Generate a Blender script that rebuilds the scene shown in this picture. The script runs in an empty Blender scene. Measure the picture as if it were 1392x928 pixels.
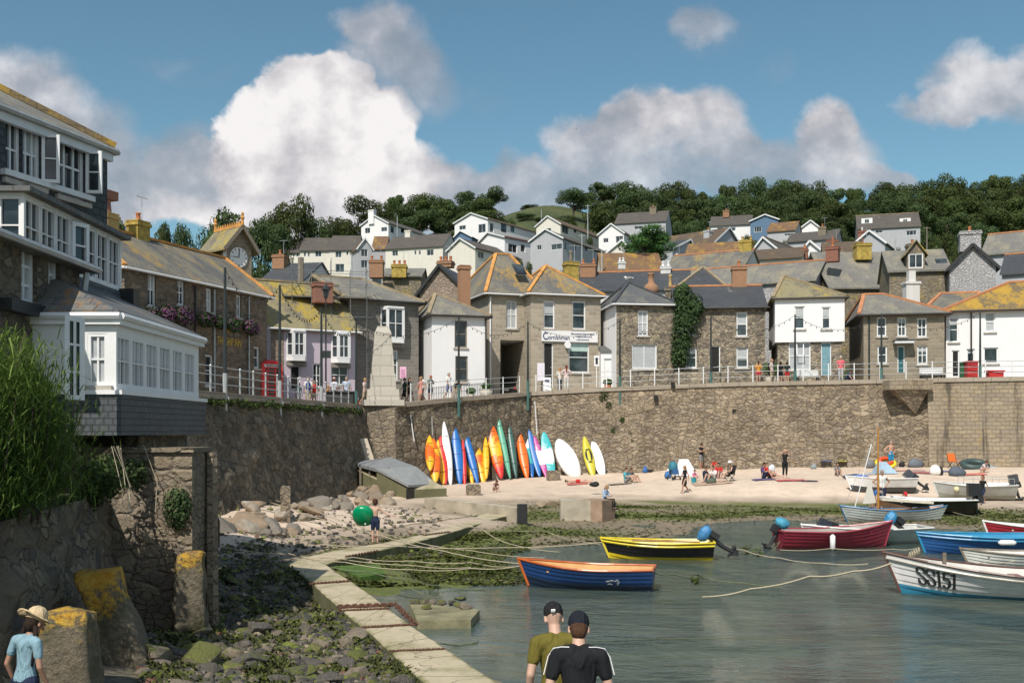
import bpy, bmesh, math, random
from mathutils import Vector, Matrix, noise as mnoise
rnd = random.Random(7)
sc = bpy.context.scene
COL = sc.collection
F, CX, HY, CZ = 1400.0, 696.0, 585.0, 4.0      # focal length in photo pixels, centre column, horizon row, eye height
V = Vector
# ------------------------------------------------------------------ camera
cam_d = bpy.data.cameras.new('camera'); cam = bpy.data.objects.new('camera', cam_d); COL.objects.link(cam)
cam.location = (0, 0, CZ); cam.rotation_euler = (math.pi/2, 0, 0)
cam_d.sensor_width = 36; cam_d.lens = F/1392*36; cam_d.shift_y = (HY-464)/1392
cam_d.clip_start = .1; cam_d.clip_end = 6000
sc.camera = cam
# ------------------------------------------------------------------ node helper
class NT:
    def __init__(s, tree): s.t = tree; s.x = 0
    def n(s, typ, props=None, **ins):
        nd = s.t.nodes.new(typ); nd.location = (s.x, 0); s.x += 30
        for k, v in (props or {}).items(): setattr(nd, k, v)
        for k, v in ins.items():
            k = k.replace('_', ' ') if not k[1:].isdigit() else int(k[1:])
            sk = nd.inputs[k]
            if isinstance(v, bpy.types.NodeSocket): s.t.links.new(v, sk)
            else:
                if sk.type == 'RGBA' and len(v) == 3: v = (*v, 1)
                sk.default_value = v
        return nd
    def m(s, op, a, b=0.0, c=0.0, clamp=False):
        return s.n('ShaderNodeMath', dict(operation=op, use_clamp=clamp), i0=a, i1=b, i2=c).outputs[0]
    def mix(s, fac, a, b, mode='MIX'):
        nd = s.n('ShaderNodeMix', dict(data_type='RGBA', blend_type=mode), i0=fac)
        for i, v in ((6, a), (7, b)):
            if isinstance(v, bpy.types.NodeSocket): s.t.links.new(v, nd.inputs[i])
            else: nd.inputs[i].default_value = (*v[:3], 1)
        return nd.outputs[2]
    def ramp(s, fac, stops, interp='LINEAR'):
        nd = s.n('ShaderNodeValToRGB'); cr = nd.color_ramp; cr.interpolation = interp
        s.t.links.new(fac, nd.inputs[0])
        while len(cr.elements) < len(stops): cr.elements.new(.5)
        for e, (p, c) in zip(cr.elements, stops):
            e.position = p; e.color = (*c, 1) if not isinstance(c, (int, float)) else (c, c, c, 1)
        return nd.outputs[0]
    def noise(s, vec, scale, detail=4, rough=.55, dist=0):
        return s.n('ShaderNodeTexNoise', None, Vector=vec, Scale=scale, Detail=detail, Roughness=rough, Distortion=dist)
    def mapping(s, vec, scale=(1,1,1), loc=(0,0,0)):
        return s.n('ShaderNodeMapping', None, Vector=vec, Scale=scale, Location=loc).outputs[0]
# ------------------------------------------------------------------ sky, sun, exposure
SUN = V((-.25, -.60, .76)).normalized()
w = bpy.data.worlds.new('World'); sc.world = w; w.use_nodes = True
t = NT(w.node_tree); w.node_tree.nodes.clear()
sky = t.n('ShaderNodeTexSky', dict(sky_type='NISHITA', sun_disc=False, sun_elevation=math.asin(SUN.z),
          sun_rotation=math.atan2(SUN.x, SUN.y), air_density=1.0, dust_density=.6, ozone_density=2.0))
tc = t.n('ShaderNodeTexCoord').outputs['Generated']
sx = t.n('ShaderNodeSeparateXYZ', None, i0=tc)
dy = t.m('MAXIMUM', t.m('ABSOLUTE', sx.outputs[1]), .12)
az = t.m('DIVIDE', sx.outputs[0], dy); el = t.m('DIVIDE', sx.outputs[2], dy)
pv = t.n('ShaderNodeCombineXYZ', None, X=az, Y=el).outputs[0]
n1 = t.noise(pv, 5.0, 8, .56); n2 = t.noise(t.mapping(pv, loc=(3.1, 1.7, 0)), 5.0, 8, .56)
n3 = t.noise(pv, 20, 8, .66)
wu = t.m('ADD', az, t.m('MULTIPLY', t.m('SUBTRACT', n1.outputs[0], .5), .13))
wv = t.m('ADD', el, t.m('MULTIPLY', t.m('SUBTRACT', n2.outputs[0], .5), .13))
# cloud banks in the sky: tangent-of-azimuth / tangent-of-elevation centres given through the photo's scale
BL = [(395,140,62,62,1.0),(360,185,80,62,1.0),(330,225,62,50,1.0),(455,200,110,75,.96),(510,165,55,48,.9),(455,118,48,40,.95),(540,225,85,45,.86),(430,262,150,50,.85),
 (300,300,200,35,.8),(525,75,75,60,.62),(495,35,55,35,.6),(575,120,55,55,.5),(45,120,95,70,.66),(110,175,100,62,.62),(200,240,125,65,.64),(245,190,50,38,.55),(150,270,190,60,.66),(245,225,55,40,.72),
 (870,165,75,55,.78),(935,155,60,50,.76),(815,190,70,50,.7),(900,225,150,55,.6),(700,235,62,42,.66),(630,232,45,32,.7),(640,262,130,40,.6),(770,245,130,40,.58),(960,200,60,50,.7),
 (1120,170,58,45,.78),(1140,212,72,52,.72),(1060,222,100,40,.62),(1140,245,110,30,.65),(1332,118,72,50,.7),(1300,150,70,24,.66),(1400,125,60,50,.66),(1220,245,40,16,.6),
 (950,36,55,24,.5),(500,285,250,30,.72),(900,262,330,26,.5),(-120,170,150,110,.6)]
THIN = [(225,75,60,22,.5),(285,100,50,16,.5),(660,130,50,28,.45),(1040,88,42,22,.45),(960,40,70,34,.45)]
D = B = None
for thin, L in ((0, BL), (1, THIN)):
    for (u, v, a, b, br) in L:
        du = t.m('MULTIPLY_ADD', wu, F/a, (CX-u)/a); dv = t.m('MULTIPLY_ADD', wv, F/b, -(HY-v)/b)
        q = t.m('SUBTRACT', 1.0, t.m('MULTIPLY_ADD', dv, dv, t.m('MULTIPLY', du, du)))
        q = t.m('MAXIMUM', q, 0.0)
        if thin: q = t.m('MULTIPLY', q, .30)
        D = q if D is None else t.m('ADD', D, q)
        B = t.m('MULTIPLY', q, br) if B is None else t.m('MULTIPLY_ADD', q, br, B)
bright = t.m('DIVIDE', B, t.m('MAXIMUM', D, .001))
dn = t.m('ADD', D, t.m('MULTIPLY', t.m('SUBTRACT', n3.outputs[0], .5), .8))
alpha = t.n('ShaderNodeMapRange', dict(interpolation_type='SMOOTHSTEP'), Value=dn, i1=.0, i2=t.n('ShaderNodeMapRange', None, Value=bright, i1=.55, i2=.92, i3=1.25, i4=.42).outputs[0]).outputs[0]
# billows: the density a little lower and away from the sun makes the shaded flank
bil = t.noise(t.mapping(pv, loc=(.018, -.020, 0)), 8, 6, .5); bi0 = t.noise(pv, 8, 6, .5)
shade = t.m('MULTIPLY', t.m('SUBTRACT', bi0.outputs[0], bil.outputs[0]), 1.7)
soft = t.m('MULTIPLY', t.m('SUBTRACT', n1.outputs[0], .5), .35)
other = t.n('ShaderNodeMapRange', dict(interpolation_type='SMOOTHSTEP'), Value=sx.outputs[1], i1=.0, i2=.2).outputs[0]
br2 = t.m('ADD', t.m('MULTIPLY', bright, other), t.m('MULTIPLY', t.m('SUBTRACT', 1, other), .95))
crisp = t.m('MULTIPLY', t.m('SUBTRACT', n3.outputs[0], .5), .45)
lum = t.m('ADD', br2, t.m('ADD', crisp, t.m('ADD', shade, soft)), clamp=True)
ccol = t.ramp(lum, [(0, (.24,.28,.33)), (.45, (.33,.355,.40)), (.62, (.46,.46,.50)), (.8, (.68,.66,.68)), (1, (.93,.90,.90))])
back = t.n('ShaderNodeMapRange', dict(interpolation_type='SMOOTHSTEP'), Value=t.noise(tc, 2.6, 7, .58).outputs[0], i1=.44, i2=.58).outputs[0]  # unseen clouds behind the camera, made fuller and whiter to add fill light
alpha = t.m('ADD', t.m('MULTIPLY', alpha, other), t.m('MULTIPLY', back, t.m('SUBTRACT', 1, other)))
alpha = t.m('MULTIPLY', alpha, t.n('ShaderNodeMapRange', None, Value=bright, i1=.5, i2=.82, i3=.62, i4=1.0).outputs[0])
skyc = t.mix(1.0, sky.outputs[0], (.80, 1.02, .92), 'MULTIPLY')
SKYS = .115
cc = t.n('ShaderNodeVectorMath', dict(operation='SCALE'), i0=ccol, Scale=1/SKYS).outputs[0]
fin = t.mix(alpha, skyc, cc)
bg = t.n('ShaderNodeBackground', None, Color=fin, Strength=SKYS)
w.node_tree.links.new(bg.outputs[0], t.n('ShaderNodeOutputWorld').inputs[0])
sd = bpy.data.lights.new('sun', 'SUN'); sd.energy = 4.8; sd.angle = math.radians(.5); sd.color = (1, .93, .82)
so = bpy.data.objects.new('sun', sd); COL.objects.link(so); so.rotation_euler = SUN.to_track_quat('Z', 'Y').to_euler()
sc.view_settings.view_transform = 'Standard'; sc.view_settings.look = 'None'; sc.view_settings.exposure = 0; sc.view_settings.gamma = 1
sc.cycles.max_bounces = 6; sc.cycles.transparent_max_bounces = 12; sc.cycles.caustics_reflective = False; sc.cycles.caustics_refractive = False
# ------------------------------------------------------------------ picture-to-place helpers
def P(px, py, d): return V(((px-CX)/F*d, d, CZ+(HY-py)/F*d))
def G(px, py, z): return P(px, py, F*(CZ-z)/(py-HY))
def XY(px, d): return V(((px-CX)/F*d, d))
def Zat(py, d): return CZ+(HY-py)/F*d
# ------------------------------------------------------------------ mesh builder
class MB:
    def __init__(s): s.v = []; s.f = []; s.c = None
    def poly(s, pts):
        i = len(s.v); s.v += [V(p) for p in pts]; s.f.append(tuple(range(i, i+len(pts)))); return s
    def prism(s, pts, off):                       # closed solid: polygon pts extruded by vector off
        off = V(off); pts = [V(p) for p in pts]; n = len(pts); i = len(s.v)
        s.v += pts + [p+off for p in pts]
        nrm = sum((pts[k].cross(pts[(k+1) % n]) for k in range(n)), V((0,0,0)))
        fl = nrm.dot(off) > 0
        top, bot = list(range(i, i+n)), list(range(i+n, i+2*n))
        if fl: s.f.append(tuple(reversed(top))); s.f.append(tuple(bot))
        else: s.f.append(tuple(top)); s.f.append(tuple(reversed(bot)))
        for k in range(n):
            a, b = i+k, i+(k+1) % n
            s.f.append((a, b, b+n, a+n) if fl else (b, a, a+n, b+n))
        return s
    def box(s, x0, y0, z0, x1, y1, z1):
        if x0 > x1: x0, x1 = x1, x0
        if y0 > y1: y0, y1 = y1, y0
        if z0 > z1: z0, z1 = z1, z0
        return s.prism([(x0,y0,z0),(x1,y0,z0),(x1,y1,z0),(x0,y1,z0)], (0,0,z1-z0))
    def obox(s, c, ax, ay, az):                   # box centred at c with half-axis vectors
        c, ax, ay, az = V(c), V(ax), V(ay), V(az)
        return s.prism([c-ax-ay-az, c+ax-ay-az, c+ax+ay-az, c-ax+ay-az], 2*az)
    def bar(s, p, q, w, h=None):
        p, q = V(p), V(q); d = q-p
        if d.length < 1e-6: return s
        a = d.normalized(); up = V((0,0,1)) if abs(a.z) < .95 else V((0,1,0))
        r = a.cross(up).normalized(); u = r.cross(a)
        return s.obox((p+q)/2, r*w/2, d/2, u*(h or w)/2)
    def tube(s, pts, r, n=8, cap=True):
        pts = [V(p) for p in pts]; rs = r if isinstance(r, (list, tuple)) else [r]*len(pts); rows = []
        pr = None
        for k, p in enumerate(pts):
            d = (pts[min(k+1, len(pts)-1)]-pts[max(k-1, 0)]).normalized()
            if pr is None:
                up = V((0,0,1)) if abs(d.z) < .9 else V((1,0,0)); pr = d.cross(up).normalized()
            else: pr = (pr-d*pr.dot(d)).normalized()
            q = d.cross(pr); i = len(s.v)
            s.v += [p+(pr*math.cos(a)+q*math.sin(a))*rs[k] for a in (2*math.pi*j/n for j in range(n))]
            rows.append(i)
        for a, b in zip(rows, rows[1:]):
            for j in range(n): s.f.append((a+j, a+(j+1) % n, b+(j+1) % n, b+j))
        if cap: s.f.append(tuple(rows[0]+j for j in reversed(range(n)))); s.f.append(tuple(rows[-1]+j for j in range(n)))
        return s
    def lathe(s, prof, c=(0,0,0), n=14):          # profile of (r, z)
        return s.tube([V(c)+V((0,0,z+1e-5*i)) for i, (r, z) in enumerate(prof)], [max(r, .001) for r, z in prof], n)
    def ell(s, c, r, n=12, m=8):
        c = V(c); rx, ry, rz = r if isinstance(r, (tuple, list)) else (r, r, r)
        i = len(s.v); s.v.append(c+V((0,0,-rz)))
        for a in range(1, m):
            t_ = -math.pi/2+math.pi*a/m
            for b in range(n):
                p = 2*math.pi*b/n; s.v.append(c+V((rx*math.cos(t_)*math.cos(p), ry*math.cos(t_)*math.sin(p), rz*math.sin(t_))))
        s.v.append(c+V((0,0,rz))); L = len(s.v)-1
        for b in range(n): s.f.append((i, i+1+(b+1) % n, i+1+b)); s.f.append((L, L-n+b, L-n+(b+1) % n))
        for a in range(m-2):
            for b in range(n):
                p, q = i+1+a*n+b, i+1+a*n+(b+1) % n; s.f.append((p, q, q+n, p+n))
        return s
    def xf(s, M, start=0):
        for k in range(start, len(s.v)): s.v[k] = M @ s.v[k]
        return s
    def mesh(s, name, m=None, smooth=False, uv=True):
        me = bpy.data.meshes.new(name); me.from_pydata([tuple(p) for p in s.v], [], s.f)
        if m: me.materials.append(m)
        if smooth: me.polygons.foreach_set('use_smooth', [True]*len(me.polygons))
        if uv:
            ul = me.uv_layers.new(name='UVMap').data
            for p in me.polygons:
                n = p.normal
                if abs(n.z) > .97: a, b = V((1,0,0)), V((0,1,0))
                else: a = V((-n.y, n.x, 0)).normalized(); b = n.cross(a)
                for li in p.loop_indices:
                    co = me.vertices[me.loops[li].vertex_index].co; ul[li].uv = (co.dot(a), co.dot(b))
        if s.c:
            at = me.color_attributes.new('col', 'FLOAT_COLOR', 'POINT')
            at.data.foreach_set('color', [x for c in s.c for x in (*c, 1)])
        me.update(); return me
    def build(s, name, m=None, parent=None, smooth=False, uv=True):
        o = bpy.data.objects.new(name, s.mesh(name, m, smooth, uv)); COL.objects.link(o)
        if parent: o.parent = parent
        return o
def tag(o, label=None, cat=None, group=None, kind=None):
    for k, v in (('label', label), ('category', cat), ('group', group), ('kind', kind)):
        if v: o[k] = v
    return o
def empty(name, loc, rz=0, label=None, cat=None, group=None):
    o = bpy.data.objects.new(name, None); COL.objects.link(o); o.empty_display_size = .2
    o.location = loc; o.rotation_euler = (0, 0, rz); return tag(o, label, cat, group)
def copy_tree(o, parent=None):
    c = o.copy(); COL.objects.link(c)
    if parent: c.parent = parent
    for ch in list(o.children): copy_tree(ch, c)
    return c
def lerp(a, b, t_): return a+(b-a)*t_
def interp(x, pts):
    if x <= pts[0][0]: return pts[0][1]
    for (a, va), (b, vb) in zip(pts, pts[1:]):
        if x <= b: return va+(vb-va)*(x-a)/(b-a)
    return pts[-1][1]
def hexc(h):
    h = h.lstrip('#'); r = [int(h[i:i+2], 16)/255 for i in (0, 2, 4)]
    return tuple(c/12.92 if c <= .04045 else ((c+.055)/1.055)**2.4 for c in r)
# ------------------------------------------------------------------ materials
MC = {}
def newmat(name):
    m = bpy.data.materials.new(name); m.use_nodes = True; tr = m.node_tree; tr.nodes.clear(); n = NT(tr)
    out = n.n('ShaderNodeOutputMaterial'); b = n.n('ShaderNodeBsdfPrincipled'); tr.links.new(b.outputs[0], out.inputs[0])
    return m, n, b
def fin_mat(n, b, col, rough=.8, bump=None, strength=.4, dist=.02, **kw):
    L = n.t.links
    if isinstance(col, bpy.types.NodeSocket): L.new(col, b.inputs['Base Color'])
    else: b.inputs['Base Color'].default_value = (*col, 1)
    if isinstance(rough, bpy.types.NodeSocket): L.new(rough, b.inputs['Roughness'])
    else: b.inputs['Roughness'].default_value = rough
    if bump is not None:
        L.new(n.n('ShaderNodeBump', None, Height=bump, Strength=strength, Distance=dist).outputs[0], b.inputs['Normal'])
    for k, v in kw.items(): b.inputs[k.replace('_', ' ')].default_value = v
def plain(c, rough=.6, var=.12, scale=3, bump=.15, metal=0, spec=.5):
    key = ('p', c, rough, var, scale, bump, metal)
    if key in MC: return MC[key]
    if isinstance(c, str): col = hexc(c)
    else: col = c
    m, n, b = newmat('paint_'+str(len(MC)))
    co = n.n('ShaderNodeTexCoord').outputs['Object']
    a = n.noise(co, scale, 6, .6).outputs[0]
    x = n.mix(n.ramp(a, [(.3, 0), (.7, 1)]), tuple(k*(1-var) for k in col), tuple(min(1, k*(1+var)) for k in col))
    fin_mat(n, b, x, rough, n.noise(co, scale*8, 4).outputs[0], bump, .01, Metallic=metal)
    b.inputs['Specular IOR Level'].default_value = spec
    MC[key] = m; return m
def rubble(name, cols, mortar, scale=2.6, squash=1.5, lichen=None, stain=.25, bumpd=.06, streak=0):
    m, n, b = newmat(name); uv = n.n('ShaderNodeUVMap').outputs[0]
    v0 = n.mapping(uv, (1, squash, 1)); wob = n.noise(v0, 2.2, 4, .6).outputs['Color']
    vec = n.n('ShaderNodeVectorMath', dict(operation='MULTIPLY_ADD'), i0=wob, i1=(.34,.30,0), i2=v0).outputs[0]
    msk = n.ramp(n.noise(v0, 1.1, 2).outputs[0], [(.49, 0), (.51, 1)])
    def cells(sc):
        vo = n.n('ShaderNodeTexVoronoi', dict(voronoi_dimensions='2D'), Vector=vec, Scale=sc, Randomness=.9)
        ve = n.n('ShaderNodeTexVoronoi', dict(voronoi_dimensions='2D', feature='DISTANCE_TO_EDGE'), Vector=vec, Scale=sc, Randomness=.9)
        return n.n('ShaderNodeSeparateColor', None, i0=vo.outputs['Color']).outputs[0], n.m('MULTIPLY', ve.outputs['Distance'], sc/scale)
    (h1, e1), (h2, e2) = cells(scale*.78), cells(scale*1.55)
    hue = n.m('ADD', n.m('MULTIPLY', h1, n.m('SUBTRACT', 1, msk)), n.m('MULTIPLY', h2, msk)); ed = n.m('ADD', n.m('MULTIPLY', e1, n.m('SUBTRACT', 1, msk)), n.m('MULTIPLY', e2, msk))
    k = len(cols); stone = n.ramp(hue, [((i+.02)/k, c) for i, c in enumerate(cols)])
    big = n.noise(uv, .35, 6, .65).outputs[0]; fine = n.noise(uv, 12, 6, .7).outputs[0]
    stone = n.mix(n.ramp(fine, [(.35, 0), (.75, .45)]), stone, tuple(c*.5 for c in cols[0]))
    x = n.mix(n.m('MULTIPLY', n.ramp(ed, [(.0, 1), (.03, .8), (.09, 0)]), n.ramp(n.noise(uv, 1.3, 4).outputs[0], [(.35, .35), (.65, .85)])), stone, mortar)
    x = n.mix(n.m('MULTIPLY', n.ramp(big, [(.38, 0), (.66, 1)]), stain), x, tuple(c*.5 for c in cols[0]))
    x = n.mix(n.m('MULTIPLY', n.ramp(n.noise(uv, .5, 5, .6).outputs[0], [(.5, 0), (.72, 1)]), stain), x, tuple(min(1, c*1.25) for c in cols[3 % k]))
    if lichen:
        lm = n.ramp(n.noise(uv, .9, 7, .7).outputs[0], [(lichen[1], 0), (lichen[1]+.12, 1)]); x = n.mix(n.m('MULTIPLY', lm, .75), x, lichen[0])
    if streak:
        sk = n.noise(n.mapping(uv, (.9, .10, 1)), 1.5, 5, .7, .4).outputs[0]; x = n.mix(n.m('MULTIPLY', n.ramp(sk, [(.52, 0), (.66, 1)]), streak), x, tuple(c*.4 for c in cols[0]))
    h = n.m('ADD', n.m('MULTIPLY', n.ramp(ed, [(0, 0), (.14, 1)]), .8), n.m('ADD', n.m('MULTIPLY', fine, 1.0), n.m('MULTIPLY', hue, 1.0)))
    fin_mat(n, b, x, .92, h, 1.0, bumpd); return m
def bricky(name, c1, c2, mortar, bw, rh, ms=.02, lichen=None, rough=.8, var=.35, bumpd=.02, offs=.5, weather=None, warp=1.0, streak=0):
    m, n, b = newmat(name); uv = n.n('ShaderNodeUVMap').outputs[0]
    wob = n.noise(uv, 1.7, 3).outputs['Color']
    vec = n.n('ShaderNodeVectorMath', dict(operation='MULTIPLY_ADD'), i0=wob, i1=(bw*.25*warp, rh*.3*warp, 0), i2=uv).outputs[0]
    br = n.n('ShaderNodeTexBrick', dict(offset=offs), Vector=vec, Color1=c1, Color2=c2, Mortar=mortar, Scale=1.0,
             Mortar_Size=ms, Mortar_Smooth=.2, Bias=0.0, Brick_Width=bw, Row_Height=rh)
    fine = n.noise(uv, 9, 6, .65).outputs[0]; big = n.noise(uv, .5, 5, .6).outputs[0]
    x = n.mix(n.m('MULTIPLY', n.ramp(fine, [(.3, 0), (.75, 1)]), var), br.outputs[0], tuple(c*.4 for c in c1))
    x = n.mix(n.m('MULTIPLY', n.ramp(big, [(.35, 0), (.7, 1)]), var), x, weather or tuple(min(1, c*1.5) for c in c2))
    if lichen:
        for i, (lc, th) in enumerate(lichen):
            lv = n.mapping(uv, (1, .45, 1), (3.3*i, 5.1*i, 0))
            q = n.m('ADD', n.m('MULTIPLY', n.noise(lv, .55, 5, .62).outputs[0], .65), n.m('MULTIPLY', n.noise(lv, 5, 5, .7).outputs[0], .35))
            x = n.mix(n.m('MULTIPLY', n.ramp(q, [(th, 0), (th+.09, 1)]), .85), x, lc)
    if streak:
        sk = n.noise(n.mapping(uv, (.55, .05, 1)), 1.6, 5, .7, .4).outputs[0]; x = n.mix(n.m('MULTIPLY', n.ramp(sk, [(.53, 0), (.64, 1)]), streak), x, tuple(c*.28 for c in c2))
    h = n.m('SUBTRACT', n.m('MULTIPLY', fine, .5), br.outputs['Fac'])
    fin_mat(n, b, x, rough, h, .9, bumpd); return m
def render_mat(name, c, stain=.3, dirt=None):
    m, n, b = newmat(name); co = n.n('ShaderNodeTexCoord').outputs['Object']
    st = n.noise(n.mapping(co, (1.2, 1.2, .35)), 1.6, 7, .65).outputs[0]
    x = n.mix(n.m('MULTIPLY', n.ramp(st, [(.48, 0), (.8, 1)]), stain), c, dirt or tuple(k*.45 for k in c))
    fin_mat(n, b, x, .88, n.noise(co, 22, 5, .6).outputs[0], .35, .012); return m
ORL, YEL, GRL = (.36,.17,.03), (.40,.29,.03), (.20,.18,.08)
M = {}
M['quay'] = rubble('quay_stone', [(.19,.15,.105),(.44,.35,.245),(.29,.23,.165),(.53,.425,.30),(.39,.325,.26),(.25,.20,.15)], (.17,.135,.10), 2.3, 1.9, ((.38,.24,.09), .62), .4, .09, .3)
M['quay_shade'] = rubble('quay_shade_stone', [(.14,.12,.085),(.44,.365,.26),(.22,.18,.13),(.36,.30,.215),(.18,.155,.12)], (.06,.052,.042), 2.1, 1.25, ((.17,.14,.05), .62), .4, .16, .4)  # darker stone and joints paint the shade of walls facing off the sun
M['quay_course'] = bricky('quay_coursed_stone', (.36,.285,.19), (.24,.20,.155), (.18,.15,.115), .52, .26, .025, [((.33,.22,.07), .56)], .9, .45, .05, warp=3.0, streak=.85)
M['pub_stone'] = rubble('pub_stone', [(.17,.13,.095),(.28,.21,.14),(.21,.17,.13),(.33,.255,.18),(.15,.125,.105)], (.20,.165,.13), 3.0, 1.3, None, .35)
M['granite'] = rubble('granite_rubble', [(.19,.155,.12),(.38,.31,.22),(.26,.22,.175),(.48,.40,.285),(.31,.265,.215),(.15,.13,.11)], (.31,.265,.205), 3.5, 1.35, None, .15)
M['ashlar'] = bricky('granite_ashlar', (.43,.375,.30), (.29,.25,.195), (.46,.41,.34), .62, .30, .03, None, .88, .35)
M['ashlar_grey'] = bricky('grey_ashlar', (.24,.225,.20), (.155,.145,.13), (.29,.27,.245), .5, .24, .025, None, .88, .35)
M['ashlar_brown'] = bricky('brown_ashlar', (.32,.27,.20), (.20,.17,.13), (.36,.31,.24), .5, .25, .025, None, .88, .4)
M['mon'] = bricky('pale_granite', (.50,.46,.40), (.44,.41,.36), (.30,.27,.23), 1.3, .62, .012, [((.22,.20,.16), .62)], .85, .25)
M['lime_gable'] = rubble('limewashed_rubble', [(.50,.49,.50),(.62,.61,.62),(.56,.55,.57)], (.45,.44,.46), 4.6, 1.5, None, .3, .09)
M['pink_stone'] = rubble('pinkish_rubble', [(.36,.27,.21),(.42,.33,.26),(.30,.24,.20)], (.36,.30,.25), 3.6, 1.3)
M['yel_stone'] = rubble('lichened_rubble', [(.26,.22,.16),(.34,.28,.20),(.22,.19,.15)], (.25,.21,.16), 3.2, 1.4, ((.36,.27,.07), .52))
M['fore'] = rubble('retaining_stone', [(.17,.14,.105),(.30,.245,.17),(.23,.195,.145),(.11,.105,.10),(.37,.315,.225)], (.20,.175,.135), 3.0, 1.3, ((.10,.10,.045), .60), .4, .09)
M['butt'] = rubble('buttress_stone', [(.28,.22,.155),(.38,.31,.22),(.33,.27,.20),(.24,.20,.16)], (.25,.21,.165), 3.2, 1.5, ((.34,.22,.07), .66), .3, .07)
M['slate'] = bricky('slate_roof', (.135,.14,.145), (.10,.105,.11), (.045,.046,.05), .32, .24, .016, [((.20,.185,.15), .50), (ORL, .58)], .7, .4)
M['slate_dark'] = bricky('dark_slate_roof', (.075,.08,.09), (.055,.06,.068), (.028,.03,.034), .32, .24, .016, [((.20,.20,.19), .57)], .6, .4)
M['slate_yel'] = bricky('lichened_slate_roof', (.17,.155,.12), (.13,.12,.10), (.07,.065,.055), .34, .25, .016, [((.27,.235,.13), .42), (YEL, .505)], .85, .4)
M['slate_grey'] = bricky('grey_slate_roof', (.20,.195,.18), (.16,.155,.145), (.09,.085,.08), .34, .25, .014, [((.27,.245,.18), .48)], .8, .4)
M['slate_or'] = bricky('orange_slate_roof', (.15,.145,.14), (.11,.11,.11), (.06,.06,.06), .34, .25, .014, [((.21,.19,.14), .46), ((.40,.25,.05), .525)], .8, .4)
M['roof_yel'] = bricky('yellow_lichen_roof', (.20,.15,.075), (.16,.12,.07), (.08,.06,.04), .34, .25, .014, [((.45,.27,.03), .44)], .85, .4)
M['tile_br'] = bricky('brown_tile_roof', (.135,.095,.065), (.105,.078,.058), (.05,.04,.03), .33, .30, .03, [((.24,.155,.05), .53)], .85, .4)
M['tile_or'] = bricky('orange_lichen_tile_roof', (.22,.125,.06), (.17,.10,.06), (.08,.05,.035), .33, .30, .03, [((.36,.22,.04), .5)], .85, .4)
M['tile_red'] = bricky('red_brown_tile_roof', (.15,.075,.06), (.12,.065,.055), (.06,.035,.03), .33, .30, .03, None, .85, .3)
M['tile_gr'] = bricky('grey_tile_roof', (.115,.10,.09), (.09,.08,.072), (.045,.04,.036), .33, .30, .03, [((.19,.165,.12), .57)], .85, .35)
M['shingle'] = bricky('slate_hung_wall', (.058,.068,.078), (.038,.045,.054), (.012,.014,.016), .24, .17, .02, [((.11,.12,.11), .62)], .6, .35, .03)
M['shingle_lt'] = bricky('slate_hung_skirt', (.10,.112,.122), (.065,.075,.086), (.02,.022,.025), .15, .11, .012, [((.15,.155,.14), .62)], .65, .35, .02)
M['brick'] = bricky('red_brick', (.34,.11,.065), (.24,.085,.06), (.30,.24,.19), .22, .075, .012, [((.20,.16,.11), .62)], .9, .3)
M['brick_or'] = bricky('orange_brick', (.42,.20,.10), (.33,.15,.08), (.36,.28,.20), .22, .075, .012, [((.30,.24,.10), .6)], .9, .3)
M['white'] = render_mat('white_render', (.76,.755,.77), .14)
M['whitedirty'] = render_mat('weathered_white_render', (.60,.59,.585), .4)
M['cream'] = render_mat('cream_render', (.66,.63,.57), .25)
M['greyr'] = render_mat('grey_render', (.40,.41,.44), .25)
M['bluer'] = render_mat('blue_boarding', (.10,.17,.27), .2)
M['lilac'] = render_mat('lilac_render', (.54,.46,.54), .2)
M['paintw'] = plain((.78,.785,.80), .45, .05, 4, .05)
M['paintw2'] = plain((.70,.71,.73), .5, .07, 4, .05)
M['black'] = plain((.018,.019,.021), .5, .2, 4, .1)
M['pole'] = plain((.02,.026,.028), .45, .2, 4, .1)
M['galv'] = plain((.42,.44,.45), .45, .15, 5, .1, .3)
M['verd'] = plain((.05,.13,.12), .6, .2, 5, .1)
M['wood'] = plain((.30,.135,.05), .5, .25, 6, .2)
M['oldwood'] = plain((.20,.17,.135), .8, .25, 6, .4)
M['dark'] = plain((.015,.015,.015), .9, .2, 4, .1)
M['ridge'] = plain((.46,.20,.095), .8, .22, 2.5, .3)
M['ridge_or'] = plain((.52,.25,.07), .85, .3, 1.6, .3)
M['ridge_gr'] = plain((.28,.22,.14), .85, .3, 2, .3)
M['terra'] = plain((.46,.175,.08), .8, .2, 4, .3)
M['potyel'] = plain((.45,.31,.13), .85, .25, 4, .3)
M['lichpot'] = plain((.36,.26,.06), .9, .4, 3, .4)
M['iron'] = plain((.11,.052,.032), .9, .4, 12, .6)
M['rope'] = plain((.42,.37,.27), .9, .2, 20, .5)
M['rope_gr'] = plain((.13,.15,.09), .9, .3, 9, .5)
def glass_mat():
    m, n, b = newmat('window_glass'); co = n.n('ShaderNodeTexCoord').outputs['Object']
    x = n.mix(n.ramp(n.noise(co, .8, 3).outputs[0], [(.4, 0), (.6, 1)]), (.012,.016,.02), (.06,.075,.085))
    fin_mat(n, b, x, .06, n.noise(co, 1.5, 2).outputs[0], .08, .02); b.inputs['Specular IOR Level'].default_value = .6
    return m
M['glass'] = glass_mat()
M['curtain'] = plain((.40,.42,.44), .8, .15, 9, .3)
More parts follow.
